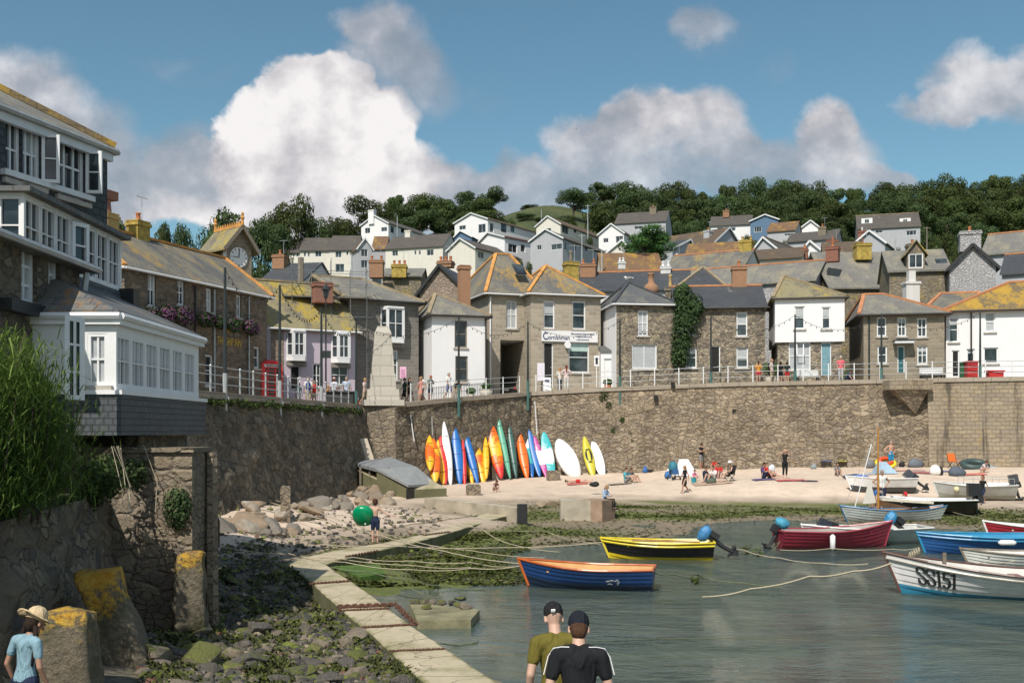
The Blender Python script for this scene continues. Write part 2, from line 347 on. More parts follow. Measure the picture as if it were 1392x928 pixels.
def leafmat(name, c1, c2, c3, transl=.25):
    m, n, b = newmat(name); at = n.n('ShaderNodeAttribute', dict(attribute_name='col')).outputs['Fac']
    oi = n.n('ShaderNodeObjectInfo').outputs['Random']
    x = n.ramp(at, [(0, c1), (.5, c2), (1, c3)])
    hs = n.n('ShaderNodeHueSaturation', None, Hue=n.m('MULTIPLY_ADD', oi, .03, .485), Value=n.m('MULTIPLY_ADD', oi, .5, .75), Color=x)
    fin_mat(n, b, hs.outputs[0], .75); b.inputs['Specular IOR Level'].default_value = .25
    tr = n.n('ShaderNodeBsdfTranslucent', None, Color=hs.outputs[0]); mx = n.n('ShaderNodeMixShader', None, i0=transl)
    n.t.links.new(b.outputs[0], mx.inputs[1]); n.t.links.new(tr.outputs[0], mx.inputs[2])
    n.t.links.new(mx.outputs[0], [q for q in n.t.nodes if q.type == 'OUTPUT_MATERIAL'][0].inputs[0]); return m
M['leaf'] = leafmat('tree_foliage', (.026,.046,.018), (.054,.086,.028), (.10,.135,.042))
M['leaf_lt'] = leafmat('light_foliage', (.030,.050,.014), (.055,.078,.02), (.095,.115,.03))
M['leaf_br'] = leafmat('bright_foliage', (.03,.07,.02), (.06,.13,.03), (.11,.19,.05))
M['leaf_grass'] = leafmat('feathery_foliage', (.035,.065,.015), (.09,.15,.03), (.20,.26,.06), .3)
M['leaf_ivy'] = leafmat('ivy_foliage', (.02,.04,.015), (.05,.085,.03), (.11,.15,.06))
M['weed'] = leafmat('seaweed', (.026,.030,.010), (.065,.085,.02), (.14,.18,.03), .1)
M['flower'] = leafmat('purple_flowers', (.10,.03,.10), (.30,.10,.30), (.42,.12,.16), .2)
M['bark'] = plain((.07,.055,.04), .9, .3, 4, .6)
# ================================================================== THE SETTING
import numpy as np
QL = [V((-13.6,24)), XY(262,38), XY(490,62)]
PIER0, PIER1 = XY(490,62), XY(537,62)
KINK, QR = XY(722,72), V((62,62.0))
CORN = XY(1262, 66.9)
def zr(X): return interp(X, [(-14,5.4),(-9,5.55),(-7,5.6),(-4,6.05),(-1,6.4),(1.34,6.68),(6,6.92),(15,7.22),(31,7.4),(62,7.5)])
CTRL = [G(*c) for c in [(1100,705,0),(850,712,0),(1300,700,0),(1200,702,0),(760,714,0),(700,742,0),(640,748,0),(590,772,0),(530,800,0),(560,835,-.1),
 (400,850,.40),(300,880,.5),(200,870,.8),(60,910,1.0),(330,770,.5),(420,735,.38),(300,725,.7),(350,690,1.0),(480,700,.62),(550,705,.5),(620,705,.45),(380,782,.36),(440,838,.34),(495,880,.33),(545,920,.32),(610,975,.3),(470,776,.25),(600,838,-.06),(625,866,-.14),(690,900,-.4),(665,905,-.3),(650,890,-.22),(560,812,-.03),(480,655,.9),
 (650,667,.55),(760,664,.55),(850,655,.75),(950,650,1.1),(1066,650,1.25),(1200,640,1.6),(1370,636,1.7),(1000,690,.22),(850,695,.25),(1200,688,.38),(1330,683,.5),(740,705,.12),
 (600,748,.12),(470,785,.25),(560,755,.2)]]
CTRL += [V(c) for c in [(1.2,14,-.5),(2,18,-.6),(0,22,-.4),(-2.2,24,-.2),(5,20,-1.0),(15,24,-1.0),(9,32,-.7),(25,36,-.6),(20,14,-1.4),(40,30,-.9),(2,32,-.35),(12,42,-.3),(30,44,-.25),(5,10,-.8),(-4,9,.6),(-8,9,.75),(-5,10.6,.64),(0,6,-.3),
 (50,60,1.9),(60,50,.4),(-12,30,1.1),(-10,40,1.0),(-9,20,1.0),(-20,20,1.0),(-20,60,1.2),(0,74,.7),(30,74,1.75),(10,74,1.4),(12.7,70.3,1.42),(19.4,68.6,1.57),(24.2,67.8,1.63),(31.4,66.6,1.68),(7.3,71.2,1.1),(62,20,-1.2)]]
def beach_z(Xs, Ys):
    num = np.zeros_like(Xs); den = np.zeros_like(Xs)
    for c in CTRL:
        d2 = (Xs-c.x)**2+(Ys-c.y)**2
        wgt = 1/(d2+.6)**1.7
        num += wgt*c.z; den += wgt
    return num/den
xs = np.arange(-26, 63, .42); ys = np.concatenate([np.arange(4, 30, .3), np.arange(30, 77, .5)])
GX, GY = np.meshgrid(xs, ys); GZ = beach_z(GX, GY); GL = GZ.tolist(); XL = xs.tolist(); YL = ys.tolist()
import bisect
def bz(X, Y):
    i = min(max(bisect.bisect(XL, X)-1, 0), len(XL)-2); j = min(max(bisect.bisect(YL, Y)-1, 0), len(YL)-2)
    a = min(1, max(0, (X-XL[i])/(XL[i+1]-XL[i]))); b = min(1, max(0, (Y-YL[j])/(YL[j+1]-YL[j])))
    return (GL[j][i]*(1-a)+GL[j][i+1]*a)*(1-b)+(GL[j+1][i]*(1-a)+GL[j+1][i+1]*a)*b
def pix(X, Y, Z): return CX+X/Y*F, HY-(Z-CZ)/Y*F
def weedmask(X, Y, z):
    n = .5+.5*mnoise.fractal(V((X*.22, Y*.5, 3)), 1, 2, 4)
    px, py = pix(X, Y, z)
    m = 0
    if Y > 30: m = max(m, math.exp(-((z-.14)/.13)**2)*(.45+.9*(n-.25)))
    if Y > 40 and z > .05 and px > 820: m = max(m, math.exp(-((z-.27)/.10)**2)*(.9*n+.15))
    if 430 < px < 720 and 700 < py < 812 and z > -.12: m = max(m, min(1, .2+1.25*n)*min(1, max(0, (py-706+(px-700)*.14)/14)))
    if z < -.1: m = max(m, (n-.42)*2.2)
    return max(0, min(1, m))
mb = MB(); cols = []
nx, ny = len(xs), len(ys)
for j in range(ny):
    for i in range(nx):
        X, Y, z = float(xs[i]), float(ys[j]), float(GZ[j, i])
        px, py = pix(X, Y, z)
        wm_ = weedmask(X, Y, z)
        rub = 0
        if Y < 34: rub = max(0, min(1, (30.5+2.5*mnoise.noise(V((X*.3, Y*.3, 0)))-Y)/3))*(1 if px < 660 else 0)
        if X < -2.5 and Y > 30 and px < 300: rub = max(rub, .4)
        nz = mnoise.fractal(V((X*.8, Y*.8, 9)), 1, 2, 3)
        mb.v.append(V((X, Y, z+nz*(.02+.06*rub+.025*wm_))))
        cols.append((max(0, min(1, (z-.22)/.45+.25*nz)) if z > -.12 else max(0, .28+.3*nz), wm_*(1 if z > -.1 else .6), rub if z > -.05 else 0))
for j in range(ny-1):
    for i in range(nx-1): mb.f.append((j*nx+i, j*nx+i+1, (j+1)*nx+i+1, (j+1)*nx+i))
mb.c = cols
m, n, b = newmat('beach_ground'); at = n.n('ShaderNodeAttribute', dict(attribute_name='col')).outputs['Color']
sp = n.n('ShaderNodeSeparateColor', None, i0=at); co = n.n('ShaderNodeTexCoord').outputs['Object']
f1 = n.noise(co, 1.1, 7, .65).outputs[0]; f2 = n.noise(co, 9, 6, .7).outputs[0]; f3 = n.noise(co, 40, 3, .6).outputs[0]
dry = n.mix(n.ramp(f1, [(.35, 0), (.7, 1)]), (.66,.535,.43), (.53,.425,.335)); wet = n.mix(n.ramp(f1, [(.35, 0), (.65, 1)]), (.25,.195,.135), (.155,.13,.09))
x = n.mix(n.ramp(sp.outputs[0], [(.05, 0), (.75, 1)]), wet, dry)
foot = n.ramp(n.noise(co, 2.6, 6, .75).outputs[0], [(.57, 0), (.66, .35)]); x = n.mix(foot, x, (.26,.205,.15))
rb = n.mix(n.ramp(f2, [(.3, 0), (.7, 1)]), (.07,.064,.052), (.20,.17,.125))
rb = n.mix(n.ramp(f1, [(.48, 0), (.62, .8)]), rb, (.07,.085,.022))
x = n.mix(n.ramp(n.m('ADD', sp.outputs[2], n.m('MULTIPLY', n.m('SUBTRACT', f2, .5), .9)), [(.35, 0), (.55, 1)]), x, rb)
wd = n.mix(n.ramp(f2, [(.35, 0), (.65, 1)]), (.06,.08,.018), (.14,.17,.03))
x = n.mix(n.ramp(n.m('ADD', sp.outputs[1], n.m('MULTIPLY', n.m('SUBTRACT', f2, .5), 1.3)), [(.42, 0), (.62, .9)]), x, wd)
fin_mat(n, b, x, .9, n.m('ADD', f2, n.m('MULTIPLY', f3, .4)), .7, .05)
tag(mb.build('beach', m, smooth=True, uv=False), kind='structure')
# ------------------------------------------------------------------ water
m, n, b = newmat('harbour_water'); co = n.n('ShaderNodeTexCoord').outputs['Object']
w1 = n.noise(n.mapping(co, (.55, 1.7, 1)), 1.5, 5, .55, .6).outputs[0]
w2 = n.noise(n.mapping(co, (1, 2.2, 1)), 4.2, 4, .55, .4).outputs[0]
calm = n.ramp(n.noise(n.mapping(co, (.12, .22, 1)), 1.0, 3).outputs[0], [(.38, .3), (.62, 1)])
shel = n.n('ShaderNodeMapRange', dict(interpolation_type='SMOOTHSTEP'), Value=n.n('ShaderNodeSeparateXYZ', None, i0=co).outputs[0], i1=-1.0, i2=4.5, i3=.16, i4=1.0).outputs[0]   # the lee of the causeway lies calmer
hgt = n.m('MULTIPLY', n.m('MULTIPLY', n.m('ADD', n.m('MULTIPLY', w1, 1.0), n.m('MULTIPLY', w2, .38)), calm), shel)
bp = n.n('ShaderNodeBump', None, Height=hgt, Strength=.9, Distance=.42).outputs[0]
fr = n.n('ShaderNodeFresnel', None, IOR=1.42, Normal=bp).outputs[0]
gl = n.n('ShaderNodeBsdfGlossy', None, Color=(.95,.97,1), Roughness=.03, Normal=bp).outputs[0]
tr = n.n('ShaderNodeBsdfTransparent', None, Color=(.84,.90,.80)).outputs[0]
df = n.n('ShaderNodeBsdfDiffuse', None, Color=(.13,.185,.17), Normal=bp).outputs[0]
mu = n.n('ShaderNodeMixShader', None, i0=.42, i1=tr, i2=df).outputs[0]
mx = n.n('ShaderNodeMixShader', None, i0=fr, i1=mu, i2=gl).outputs[0]
n.t.links.new(mx, [q for q in n.t.nodes if q.type == 'OUTPUT_MATERIAL'][0].inputs[0]); n.t.nodes.remove(b)
tag(MB().poly([(-300,-200,0),(300,-200,0),(300,61,0),(-300,61,0)]).build('water', m, uv=False), kind='structure')
tag(MB().poly([(-700,-400,-3),(700,-400,-3),(700,600,-3),(-700,600,-3)]).build('seabed', plain((.09,.10,.06), .9, .3, .5), uv=False), kind='structure')
# ------------------------------------------------------------------ hill and promenade road
def hprof(s): return interp(s, [(77,4.6),(79,6.6),(90,9.2),(120,15.5),(150,23),(190,32.5),(230,43),(280,55),(330,66),(370,72),(430,74),(600,70)])
def hz(X, Y):
    s = Y+max(0, -15-X)*.55
    g = interp(X/max(Y, 40)*F+CX, [(60,.5),(260,.6),(430,.80),(520,.93),(600,1)])
    px = X/max(Y, 40)*F+CX
    return 4.6+(hprof(s)-4.6)*g+10*math.exp(-((px-745)/100)**2)*max(0, min(1, (Y-262)/60))
hx = np.arange(-230, 300, 5.0); hy = np.concatenate([np.arange(60, 130, 3.0), np.arange(130, 520, 7.0)])
mb = MB()
for Y in hy:
    for X in hx: mb.v.append(V((X, Y, hz(X, Y)+.5*mnoise.noise(V((X*.05, Y*.05, 0)))-(0 if Y > 80 else .8))))
for j in range(len(hy)-1):
    for i in range(len(hx)-1):
        a = j*len(hx)+i
        X, Y = hx[i], hy[j]
        if X > -14 and Y < 74: continue
        mb.f.append((a, a+1, a+1+len(hx), a+len(hx)))
m, n, b = newmat('hill_grass'); co = n.n('ShaderNodeTexCoord').outputs['Object']
f1 = n.noise(co, .06, 6, .6).outputs[0]; f2 = n.noise(co, .8, 6, .7).outputs[0]
x = n.mix(n.ramp(f1, [(.42, 0), (.6, 1)]), (.045,.065,.022), (.10,.11,.035)); x = n.mix(n.ramp(f2, [(.35, .6), (.65, 0)]), x, (.02,.035,.012))
fin_mat(n, b, x, .95, f2, .8, .4)
tag(mb.build('hill', m, smooth=True, uv=False), kind='structure')
m, n, b = newmat('road_surface'); co = n.n('ShaderNodeTexCoord').outputs['Object']
x = n.mix(n.ramp(n.noise(co, .9, 7, .65).outputs[0], [(.3, 0), (.7, 1)]), (.24,.215,.185), (.33,.295,.25)); fin_mat(n, b, x, .9, n.noise(co, 30, 4).outputs[0], .4, .01)
M['road'] = m
edge = []
for k in range(9): p = lerp(QL[0], QL[1], k/8); edge.append((p, V((p.x-9, p.y+3))))
for k in range(1, 9): p = lerp(QL[1], QL[2], k/8); edge.append((p, V((p.x-9-k*.9, p.y+4+k*.9))))
edge.append((PIER1, V((-12, 76))))
for k in range(1, 9): p = lerp(PIER1, KINK, k/8); edge.append((p, V((lerp(-12, 1, k/8), 84))))
for k in range(1, 31): p = lerp(KINK, QR, k/30); edge.append((p, V((p.x, p.y+14))))
mb = MB()
for (p, q) in edge:
    z = zr(p.x); mb.v += [V((p.x, p.y, z)), V((q.x, q.y, z+.15))]
for k in range(len(edge)-1): mb.f.append((2*k, 2*k+2, 2*k+3, 2*k+1))
tag(mb.build('promenade_road', m, uv=False), kind='structure')
# ------------------------------------------------------------------ quay walls (battered, each stone face pushed in or out a little)
def wall_strip(pts, out, base_out, mat_, name, label, zt=None, zb=None, rough=.05, step=.4, cop=True, seed=0):
    mb = MB(); rows = []; L = 0; us = [0]
    seg = []
    for a, b_ in zip(pts, pts[1:]):
        k = max(1, int((b_-a).length/step))
        for i in range(k): seg.append((lerp(a, b_, i/k)))
    seg.append(pts[-1])
    nz = 14
    for i, p in enumerate(seg):
        d = (seg[min(i+1, len(seg)-1)]-seg[max(i-1, 0)]).normalized(); nrm = V((d.y, -d.x))*out
        z1 = zt(p.x) if zt else zr(p.x); q0 = p+nrm*base_out
        z0 = (zb if zb is not None else bz(q0.x, q0.y)-.35)
        r = []
        for j in range(nz+1):
            f_ = j/nz; o = nrm*(base_out*(1-f_)+rough*(mnoise.noise(V((p.x*1.7, p.y*1.7, f_*7+seed)))*(1 if 0 < j < nz else .2)))
            r.append(len(mb.v)); mb.v.append(V((p.x+o.x, p.y+o.y, lerp(z0, z1-.24, f_))))
        rows.append(r)
    for a, b_ in zip(rows, rows[1:]):
        for j in range(nz):
            f4 = (a[j], b_[j], b_[j+1], a[j+1]); mb.f.append(f4 if out > 0 else tuple(reversed(f4)))
    # one UV sheet: length along the wall, height
    w_ = mb.build(name, mat_)
    ul = w_.data.uv_layers[0].data; cum = [0]
    for p, q in zip(seg, seg[1:]): cum.append(cum[-1]+(q-p).length)
    for pl in w_.data.polygons:
        for li in pl.loop_indices:
            vi = w_.data.loops[li].vertex_index; ul[li].uv = (cum[vi//(nz+1)]+seed*7.3, w_.data.vertices[vi].co.z)
    tag(w_, label, 'wall')
    if cop:
        cb = MB()
        for a, b_ in zip(seg, seg[1:]):
            d = (b_-a).normalized(); nrm = V((d.y, -d.x))*out
            za, zb_ = (zt(a.x) if zt else zr(a.x)), (zt(b_.x) if zt else zr(b_.x))
            o1, o2 = nrm*.10, -nrm*.5
            cb.prism([(a.x+o2.x, a.y+o2.y, za-.24), (a.x+o1.x, a.y+o1.y, za-.24), (b_.x+o1.x, b_.y+o1.y, zb_-.24), (b_.x+o2.x, b_.y+o2.y, zb_-.24)] if out > 0 else
                     [(a.x+o1.x, a.y+o1.y, za-.24), (a.x+o2.x, a.y+o2.y, za-.24), (b_.x+o2.x, b_.y+o2.y, zb_-.24), (b_.x+o1.x, b_.y+o1.y, zb_-.24)], (0,0,.27))
        cb.build('coping', M['coping'], w_)
    return w_
M['coping'] = bricky('coping_stone', (.36,.31,.25), (.29,.25,.20), (.16,.14,.11), 1.1, .5, .02, None, .9, .35)
M['coping_dk'] = plain((.16,.145,.12), .9, .35, 1.5, .5)
wall_strip(QL, 1, 1.25, M['quay_shade'], 'quay_wall', 'dark leaning rubble quay wall below the pub and the red phone box', rough=.24, seed=1)
wall_strip([PIER1, KINK], 1, .35, M['quay_shade'], 'quay_wall', 'shaded rubble quay wall behind the row of upright kayaks', rough=.10, seed=2)
wall_strip([KINK, CORN], 1, .45, M['quay'], 'quay_wall', 'long sunlit rubble harbour wall behind the beach crowd', rough=.10, seed=3)
wall_strip([CORN+V((-.2,-.35)), QR+V((0,-.35))], 1, .5, M['quay_course'], 'quay_wall', 'squared stone harbour wall with dark streaks at the far right', rough=.08, seed=4)
# corner pier under the monument
pr = MB()
a0, a1 = PIER0+V((-.1,-.05)), PIER1+V((0,-.05)); zt_ = 5.55
pr.poly([(a0.x-.05,a0.y-.35,.3),(a1.x+.1,a1.y-.35,.3),(a1.x,a1.y,zt_),(a0.x,a0.y,zt_)])
pr.poly([(a1.x+.1,a1.y-.35,.3),(a1.x+.9,a1.y+1.2,.3),(a1.x+.7,a1.y+1.3,zt_),(a1.x,a1.y,zt_)])
pr.poly([(a0.x,a0.y,zt_),(a1.x,a1.y,zt_),(a1.x+.7,a1.y+1.3,zt_),(a0.x,a0.y+1.3,zt_)])
pr.poly([(a0.x-.05,a0.y+1.3,.3),(a0.x-.05,a0.y-.35,.3),(a0.x,a0.y,zt_),(a0.x,a0.y+1.3,zt_)])
tag(pr.build('stone_pier', M['butt']), 'sunlit stone corner pier below the granite monument', 'pier')
# weed streaks are stains of the wall; weep holes are solid boxes, near-black for the shade inside
for i, (px, py) in enumerate([(892,541),(998,560),(915,523)]):
    d = 72+(XY(px, 70).x-1.34)*(-10/60.7)-.55
    c = P(px, py, d); dk = MB().box(c.x-.12, c.y-.03, c.z-.22, c.x+.12, c.y+.25, c.z+.2).build('weep_hole', M['dark'])
    tag(dk, ['dark weep hole high in the harbour wall above the small girl','dark square weep hole right of the standing man by the wall','small shallow weep hole just under the coping'][i], 'drain hole', 'weep holes in the harbour wall')
# ledge carried on an inverted stone pyramid
c = P(1235, 530, 66.6); lg = MB()
lg.box(c.x-1.5, c.y-.75, c.z, c.x+1.3, c.y+.5, c.z+.6)
ledge = lg.build('stone_ledge', M['quay_course']); tag(ledge, 'stone ledge jutting from the wall top over a pointed corbel', 'ledge')
cb = MB(); t0 = [(c.x-1.15,c.y-.62,c.z-.01),(c.x+1.05,c.y-.62,c.z-.01),(c.x+1.05,c.y+.3,c.z-.01),(c.x-1.15,c.y+.3,c.z-.01)]; ap = (c.x+.5,c.y+.15,c.z-1.55)
for k in range(4): cb.poly([t0[(k+1) % 4], t0[k], ap])
cb.build('corbel', M['quay'], ledge)
# ground under the near quay where the camera and the strolling men stand
tag(MB().box(-3.5,-6,-1.5,14,11.0,.65).build('near_quay', M['coping_dk']), kind='structure')
# ================================================================== HOUSE KIT
class Face:                                        # a vertical wall plane of a house in its local frame
    def __init__(s, org, du, dn): s.o, s.u, s.n = V(org), V(du), V(dn)   # dn points inwards
    def p(s, a, z, w=0.0): return s.o+s.u*a+V((0,0,z))+s.n*w
def wallgrid(mb, fc, W, H, holes, rev=.16):
    us = sorted({0, W, *[h[0] for h in holes], *[h[2] for h in holes]}); zs = sorted({0, H, *[h[1] for h in holes], *[h[3] for h in holes]})
    us = [u for u in us if 0 <= u <= W]; zs = [z for z in zs if 0 <= z <= H]
    for a, b in zip(us, us[1:]):
        for c, d in zip(zs, zs[1:]):
            m_ = ((a+b)/2, (c+d)/2)
            if any(h[0] < m_[0] < h[2] and h[1] < m_[1] < h[3] for h in holes): continue
            mb.poly([fc.p(a,c), fc.p(b,c), fc.p(b,d), fc.p(a,d)])
    for (a, c, b, d) in holes:
        mb.poly([fc.p(a,c), fc.p(a,c,rev), fc.p(b,c,rev), fc.p(b,c)]); mb.poly([fc.p(a,d), fc.p(b,d), fc.p(b,d,rev), fc.p(a,d,rev)])
        mb.poly([fc.p(a,c), fc.p(a,d), fc.p(a,d,rev), fc.p(a,c,rev)]); mb.poly([fc.p(b,c), fc.p(b,c,rev), fc.p(b,d,rev), fc.p(b,d)])
def fbox(mb, fc, a, c, b, d, w0, w1):
    p = [fc.p(a,c,w0), fc.p(b,c,w0), fc.p(b,c,w1), fc.p(a,c,w1)]; mb.prism(p, (0,0,d-c))
def window(root, fc, r, cols=2, rows=2, fm=None, rev=.16, sill=True, curtain=0, name='window', thin=1.0, sillm=None):
    a, c, b, d = r; fm = fm or M['paintw']; w0, w1 = rev-.075, rev+.01; e = .012
    fw = min(.085*thin, (b-a)*.16); mb = MB()
    fbox(mb, fc, a-e, c-e, a+fw, d+e, w0, w1); fbox(mb, fc, b-fw, c-e, b+e, d+e, w0, w1)
    fbox(mb, fc, a+fw, c-e, b-fw, c+fw, w0+.002, w1); fbox(mb, fc, a+fw, d-fw, b-fw, d+e, w0+.002, w1)
    mw = min(.05*thin, (b-a)*.09)
    for i in range(1, cols): u = lerp(a, b, i/cols); fbox(mb, fc, u-mw/2, c+fw, u+mw/2, d-fw, w0+.015, w1)
    for j in range(1, rows): z = lerp(c, d, j/rows); fbox(mb, fc, a+fw, z-mw/2, b-fw, z+mw/2, w0+.012, w1)
    o = mb.build(name, fm, root)
    g = MB().poly([fc.p(a,c,rev-.01), fc.p(b,c,rev-.01), fc.p(b,d,rev-.01), fc.p(a,d,rev-.01)]); g.build('pane', M['glass'], o)
    if curtain:
        k = MB(); top = lerp(c, d, 1-curtain); fbox(k, fc, a+fw, top, b-fw, d-fw, rev-.02, rev-.012); k.build('blind', M['curtain'], o)
    if sill:
        s = MB(); fbox(s, fc, a-.1, c-.12, b+.1, c-.012, -.09, rev-.08); s.build('sill', sillm or M['sill'], o)
    return o
M['sill'] = plain((.42,.39,.35), .85, .2, 4, .3)
def door(root, fc, r, m_, rev=.18, fm=None):
    a, c, b, d = r; mb = MB(); fm = fm or M['paintw']
    fbox(mb, fc, a-.01, c-.01, a+.07, d+.01, rev-.1, rev); fbox(mb, fc, b-.07, c-.01, b+.01, d+.01, rev-.1, rev); fbox(mb, fc, a+.07, d-.07, b-.07, d+.01, rev-.1, rev)
    f_ = mb.build('door_frame', fm, root)
    mb = MB(); fbox(mb, fc, a+.07, c, b-.07, d-.07, rev-.06, rev-.01); w_ = b-a
    for (x0, x1) in ((.18, .46), (.54, .82)):
        for (y0, y1) in ((.08, .42), (.5, .92)): fbox(mb, fc, a+w_*x0, lerp(c, d, y0), a+w_*x1, lerp(c, d, y1), rev-.075, rev-.055)
    l = mb.build('door', m_, root); mb = MB(); mb.ell(fc.p(b-.15, lerp(c, d, .45), rev-.10), .04, 8, 5); mb.build('handle', M['galv'], l)
    return l
def slab(mb, pts, th): mb.prism([V(p)-V((0,0,th)) for p in pts], (0,0,th)); return mb
def chimney(parent, c, w_, d_, h, m_, pots=2, potm=None, capm=None, poth=.45, rot=0):
    mb = MB().box(-w_/2, -d_/2, 0, w_/2, d_/2, h); mb.box(-w_/2-.07, -d_/2-.07, h-.22, w_/2+.07, d_/2+.07, h-.05)
    mb.box(-w_/2-.03, -d_/2-.03, h+.002, w_/2+.03, d_/2+.03, h+.07)
    o = mb.build('chimney', m_, parent); o.location = c; o.rotation_euler.z = rot
    if pots and rnd.random() < .55:
        am = MB().tube([(w_*.3,0,h),(w_*.3,0,h+1.5)], .02, 4); am.bar((w_*.3-.45,0,h+1.4),(w_*.3+.45,0,h+1.4),.025)
        for q in (-.4,-.2,0,.2,.4): am.bar((w_*.3+q,-.2,h+1.4),(w_*.3+q,.2,h+1.4),.018)
        am.build('aerial', M['galv'], o, uv=False)
    for k in range(pots):
        x = 0 if pots == 1 else lerp(-w_/2+.2, w_/2-.2, k/(pots-1)); pm = MB().lathe([(.15,0),(.13,poth*.2),(.11,poth*.8),(.14,poth*.86),(.14,poth),(.09,poth)], (x,0,h+.07), 10)
        pm.build('chimney_pot', potm or M['terra'], o, smooth=True)
    return o
def bend_ridge(mb, p, q, r=.13):
    mb.bar(V(p)+V((0,0,.03)), V(q)+V((0,0,.03)), r*2, r)
class House: pass
def house(name, label, A, B, depth, z0, eave, roof, wm, rm, wins=(), rwins=(), lwins=(), ridge=None, gutter=None, oh=.28, group=None, cat='house', rev=.16, far=False, bottom=1.2, th=.14):
    """A, B = (px, distance) ends of the front wall; eave = photo row of the eaves above A; windows are (x0,y0,x1,y1,cols,rows[,opts]) in photo pixels"""
    H = House(); a, b = XY(*A), XY(*B); W = (b-a).length; ang = math.atan2(b.y-a.y, b.x-a.x)
    ze = Zat(eave, A[1])-z0; root = empty(name, (a.x, a.y, z0), ang, label, cat, group)
    H.root, H.W, H.D, H.ze, H.z0, H.ang, H.a = root, W, depth, ze, z0, ang, a
    inv = Matrix.Translation((a.x, a.y, z0)) @ Matrix.Rotation(ang, 4, 'Z'); H.M = inv; inv = inv.inverted(); H.inv = inv
    cam_l = inv @ V((0, 0, CZ))
    def ray(px, py): return (inv.to_3x3() @ V(((px-CX)/F, 1, (HY-py)/F)))
    def onv(px, py, v=0): r = ray(px, py); t_ = (v-cam_l.y)/r.y; q = cam_l+r*t_; return q.x, q.z
    def onu(px, py, u): r = ray(px, py); t_ = (u-cam_l.x)/r.x; q = cam_l+r*t_; return q.y, q.z
    H.onv, H.onu = onv, onu
    FF = Face((0,0,0), (1,0,0), (0,1,0)); FR = Face((W,0,0), (0,1,0), (-1,0,0)); FL = Face((0,depth,0), (0,-1,0), (1,0,0)); FB = Face((W,depth,0), (-1,0,0), (0,-1,0))
    H.front, H.right, H.left = FF, FR, FL
    bt = bottom
    def rect(spec, side):
        x0, y0, x1, y1 = spec[:4]
        if side == 'F': (p, q), (r, s) = onv(x0, y1), onv(x1, y0)
        elif side == 'R': (p, q), (r, s) = onu(x0, y1, W), onu(x1, y0, W)
        else:
            (p, q), (r, s) = onu(x0, y1, 0), onu(x1, y0, 0); p, r = depth-p, depth-r
        q, s = min(q, s), max(q, s); p, r = min(p, r), max(p, r)
        return [max(.05, p), max(.02, q), r, min(ze-.05, s)]
    wall = MB(); todo = []
    for fc, wid, specs, side in ((FF, W, wins, 'F'), (FR, depth, rwins, 'R'), (FL, depth, lwins, 'L')):
        hs = []
        for s in specs:
            r = rect(s, side); r[2] = min(r[2], wid-.05)
            if r[2]-r[0] > .1 and r[3]-r[1] > .1: hs.append(tuple(r)); todo.append((fc, tuple(r), s))
        i0 = len(wall.v); f0 = len(wall.f)
        f2 = Face(fc.o-V((0,0,bt)), fc.u, fc.n)
        wallgrid(wall, f2, wid, ze+bt, [(h[0], h[1]+bt, h[2], h[3]+bt) for h in hs], rev)
    wall.poly([(W,depth,-bt),(0,depth,-bt),(0,depth,ze),(W,depth,ze)])
    kind = roof[0]; rf = MB(); rg = MB()
    if kind == 'H':                                # hipped: ridge end points given as picture points on the plane v = frac*depth
        _, p1, p2, fr_ = roof; v = fr_*depth
        (u1, z1), (u2, z2) = onv(*p1, v), onv(*p2, v); z1 = z2 = (z1+z2)/2
        c = [V((-oh,-oh,ze)), V((W+oh,-oh,ze)), V((W+oh,depth+oh,ze)), V((-oh,depth+oh,ze))]; r1, r2 = V((u1,v,z1)), V((u2,v,z2))
        lo = [p-V((0,0,th)) for p in c]
        if (r1-r2).length < .05: r2 = r1
        if r1 is r2:
            for k in range(4): rf.poly([c[k], c[(k+1) % 4], r1])
        else: rf.poly([c[0], c[1], r2, r1]); rf.poly([c[1], c[2], r2]); rf.poly([c[2], c[3], r1, r2]); rf.poly([c[3], c[0], r1])
        for k in range(4): rf.poly([lo[k], lo[(k+1) % 4], c[(k+1) % 4], c[k]])
        rf.poly(list(reversed(lo)))
        for p, q in ((c[0], r1), (c[3], r1), (c[1], r2), (c[2], r2), (r1, r2)): bend_ridge(rg, p, q)
        H.r1, H.r2 = r1, r2
    elif kind == 'G':                              # ridge parallel to the front
        _, py, fr_ = roof[:3]; v = fr_*depth; zr_ = onv(roof[3] if len(roof) > 3 else (A[0]+B[0])/2, py, v)[1]; s1 = (zr_-ze)/v; s2 = (zr_-ze)/(depth-v)
        x0, x1 = -oh*.6, W+oh*.6; up = V((0,0,th*.8))
        slab(rf, [V((x0,-oh,ze-oh*s1))+up, V((x1,-oh,ze-oh*s1))+up, V((x1,v,zr_))+up, V((x0,v,zr_))+up], th)
        slab(rf, [V((x1,depth+oh,ze-oh*s2))+up, V((x0,depth+oh,ze-oh*s2))+up, V((x0,v,zr_))+up, V((x1,v,zr_))+up], th)
        bend_ridge(rg, V((x0-.01,v,zr_))+up, V((x1+.01,v,zr_))+up)
        wall.poly([(0,depth,ze),(0,0,ze),(0,v,zr_-.01)]); wall.poly([(W,0,ze),(W,depth,ze),(W,v,zr_-.01)]); H.r1, H.r2 = V((0,v,zr_)), V((W,v,zr_))
    elif kind == 'F':                              # gable towards the front, ridge running back
        _, (gx, gy) = roof[:2]; uu, zr_ = onv(gx, gy); s1 = (zr_-ze)/uu; s2 = (zr_-ze)/(W-uu); y0, y1 = -oh, depth+oh; up = V((0,0,th*.8))
        slab(rf, [V((-oh,y1,ze-oh*s1))+up, V((-oh,y0,ze-oh*s1))+up, V((uu,y0,zr_))+up, V((uu,y1,zr_))+up], th)
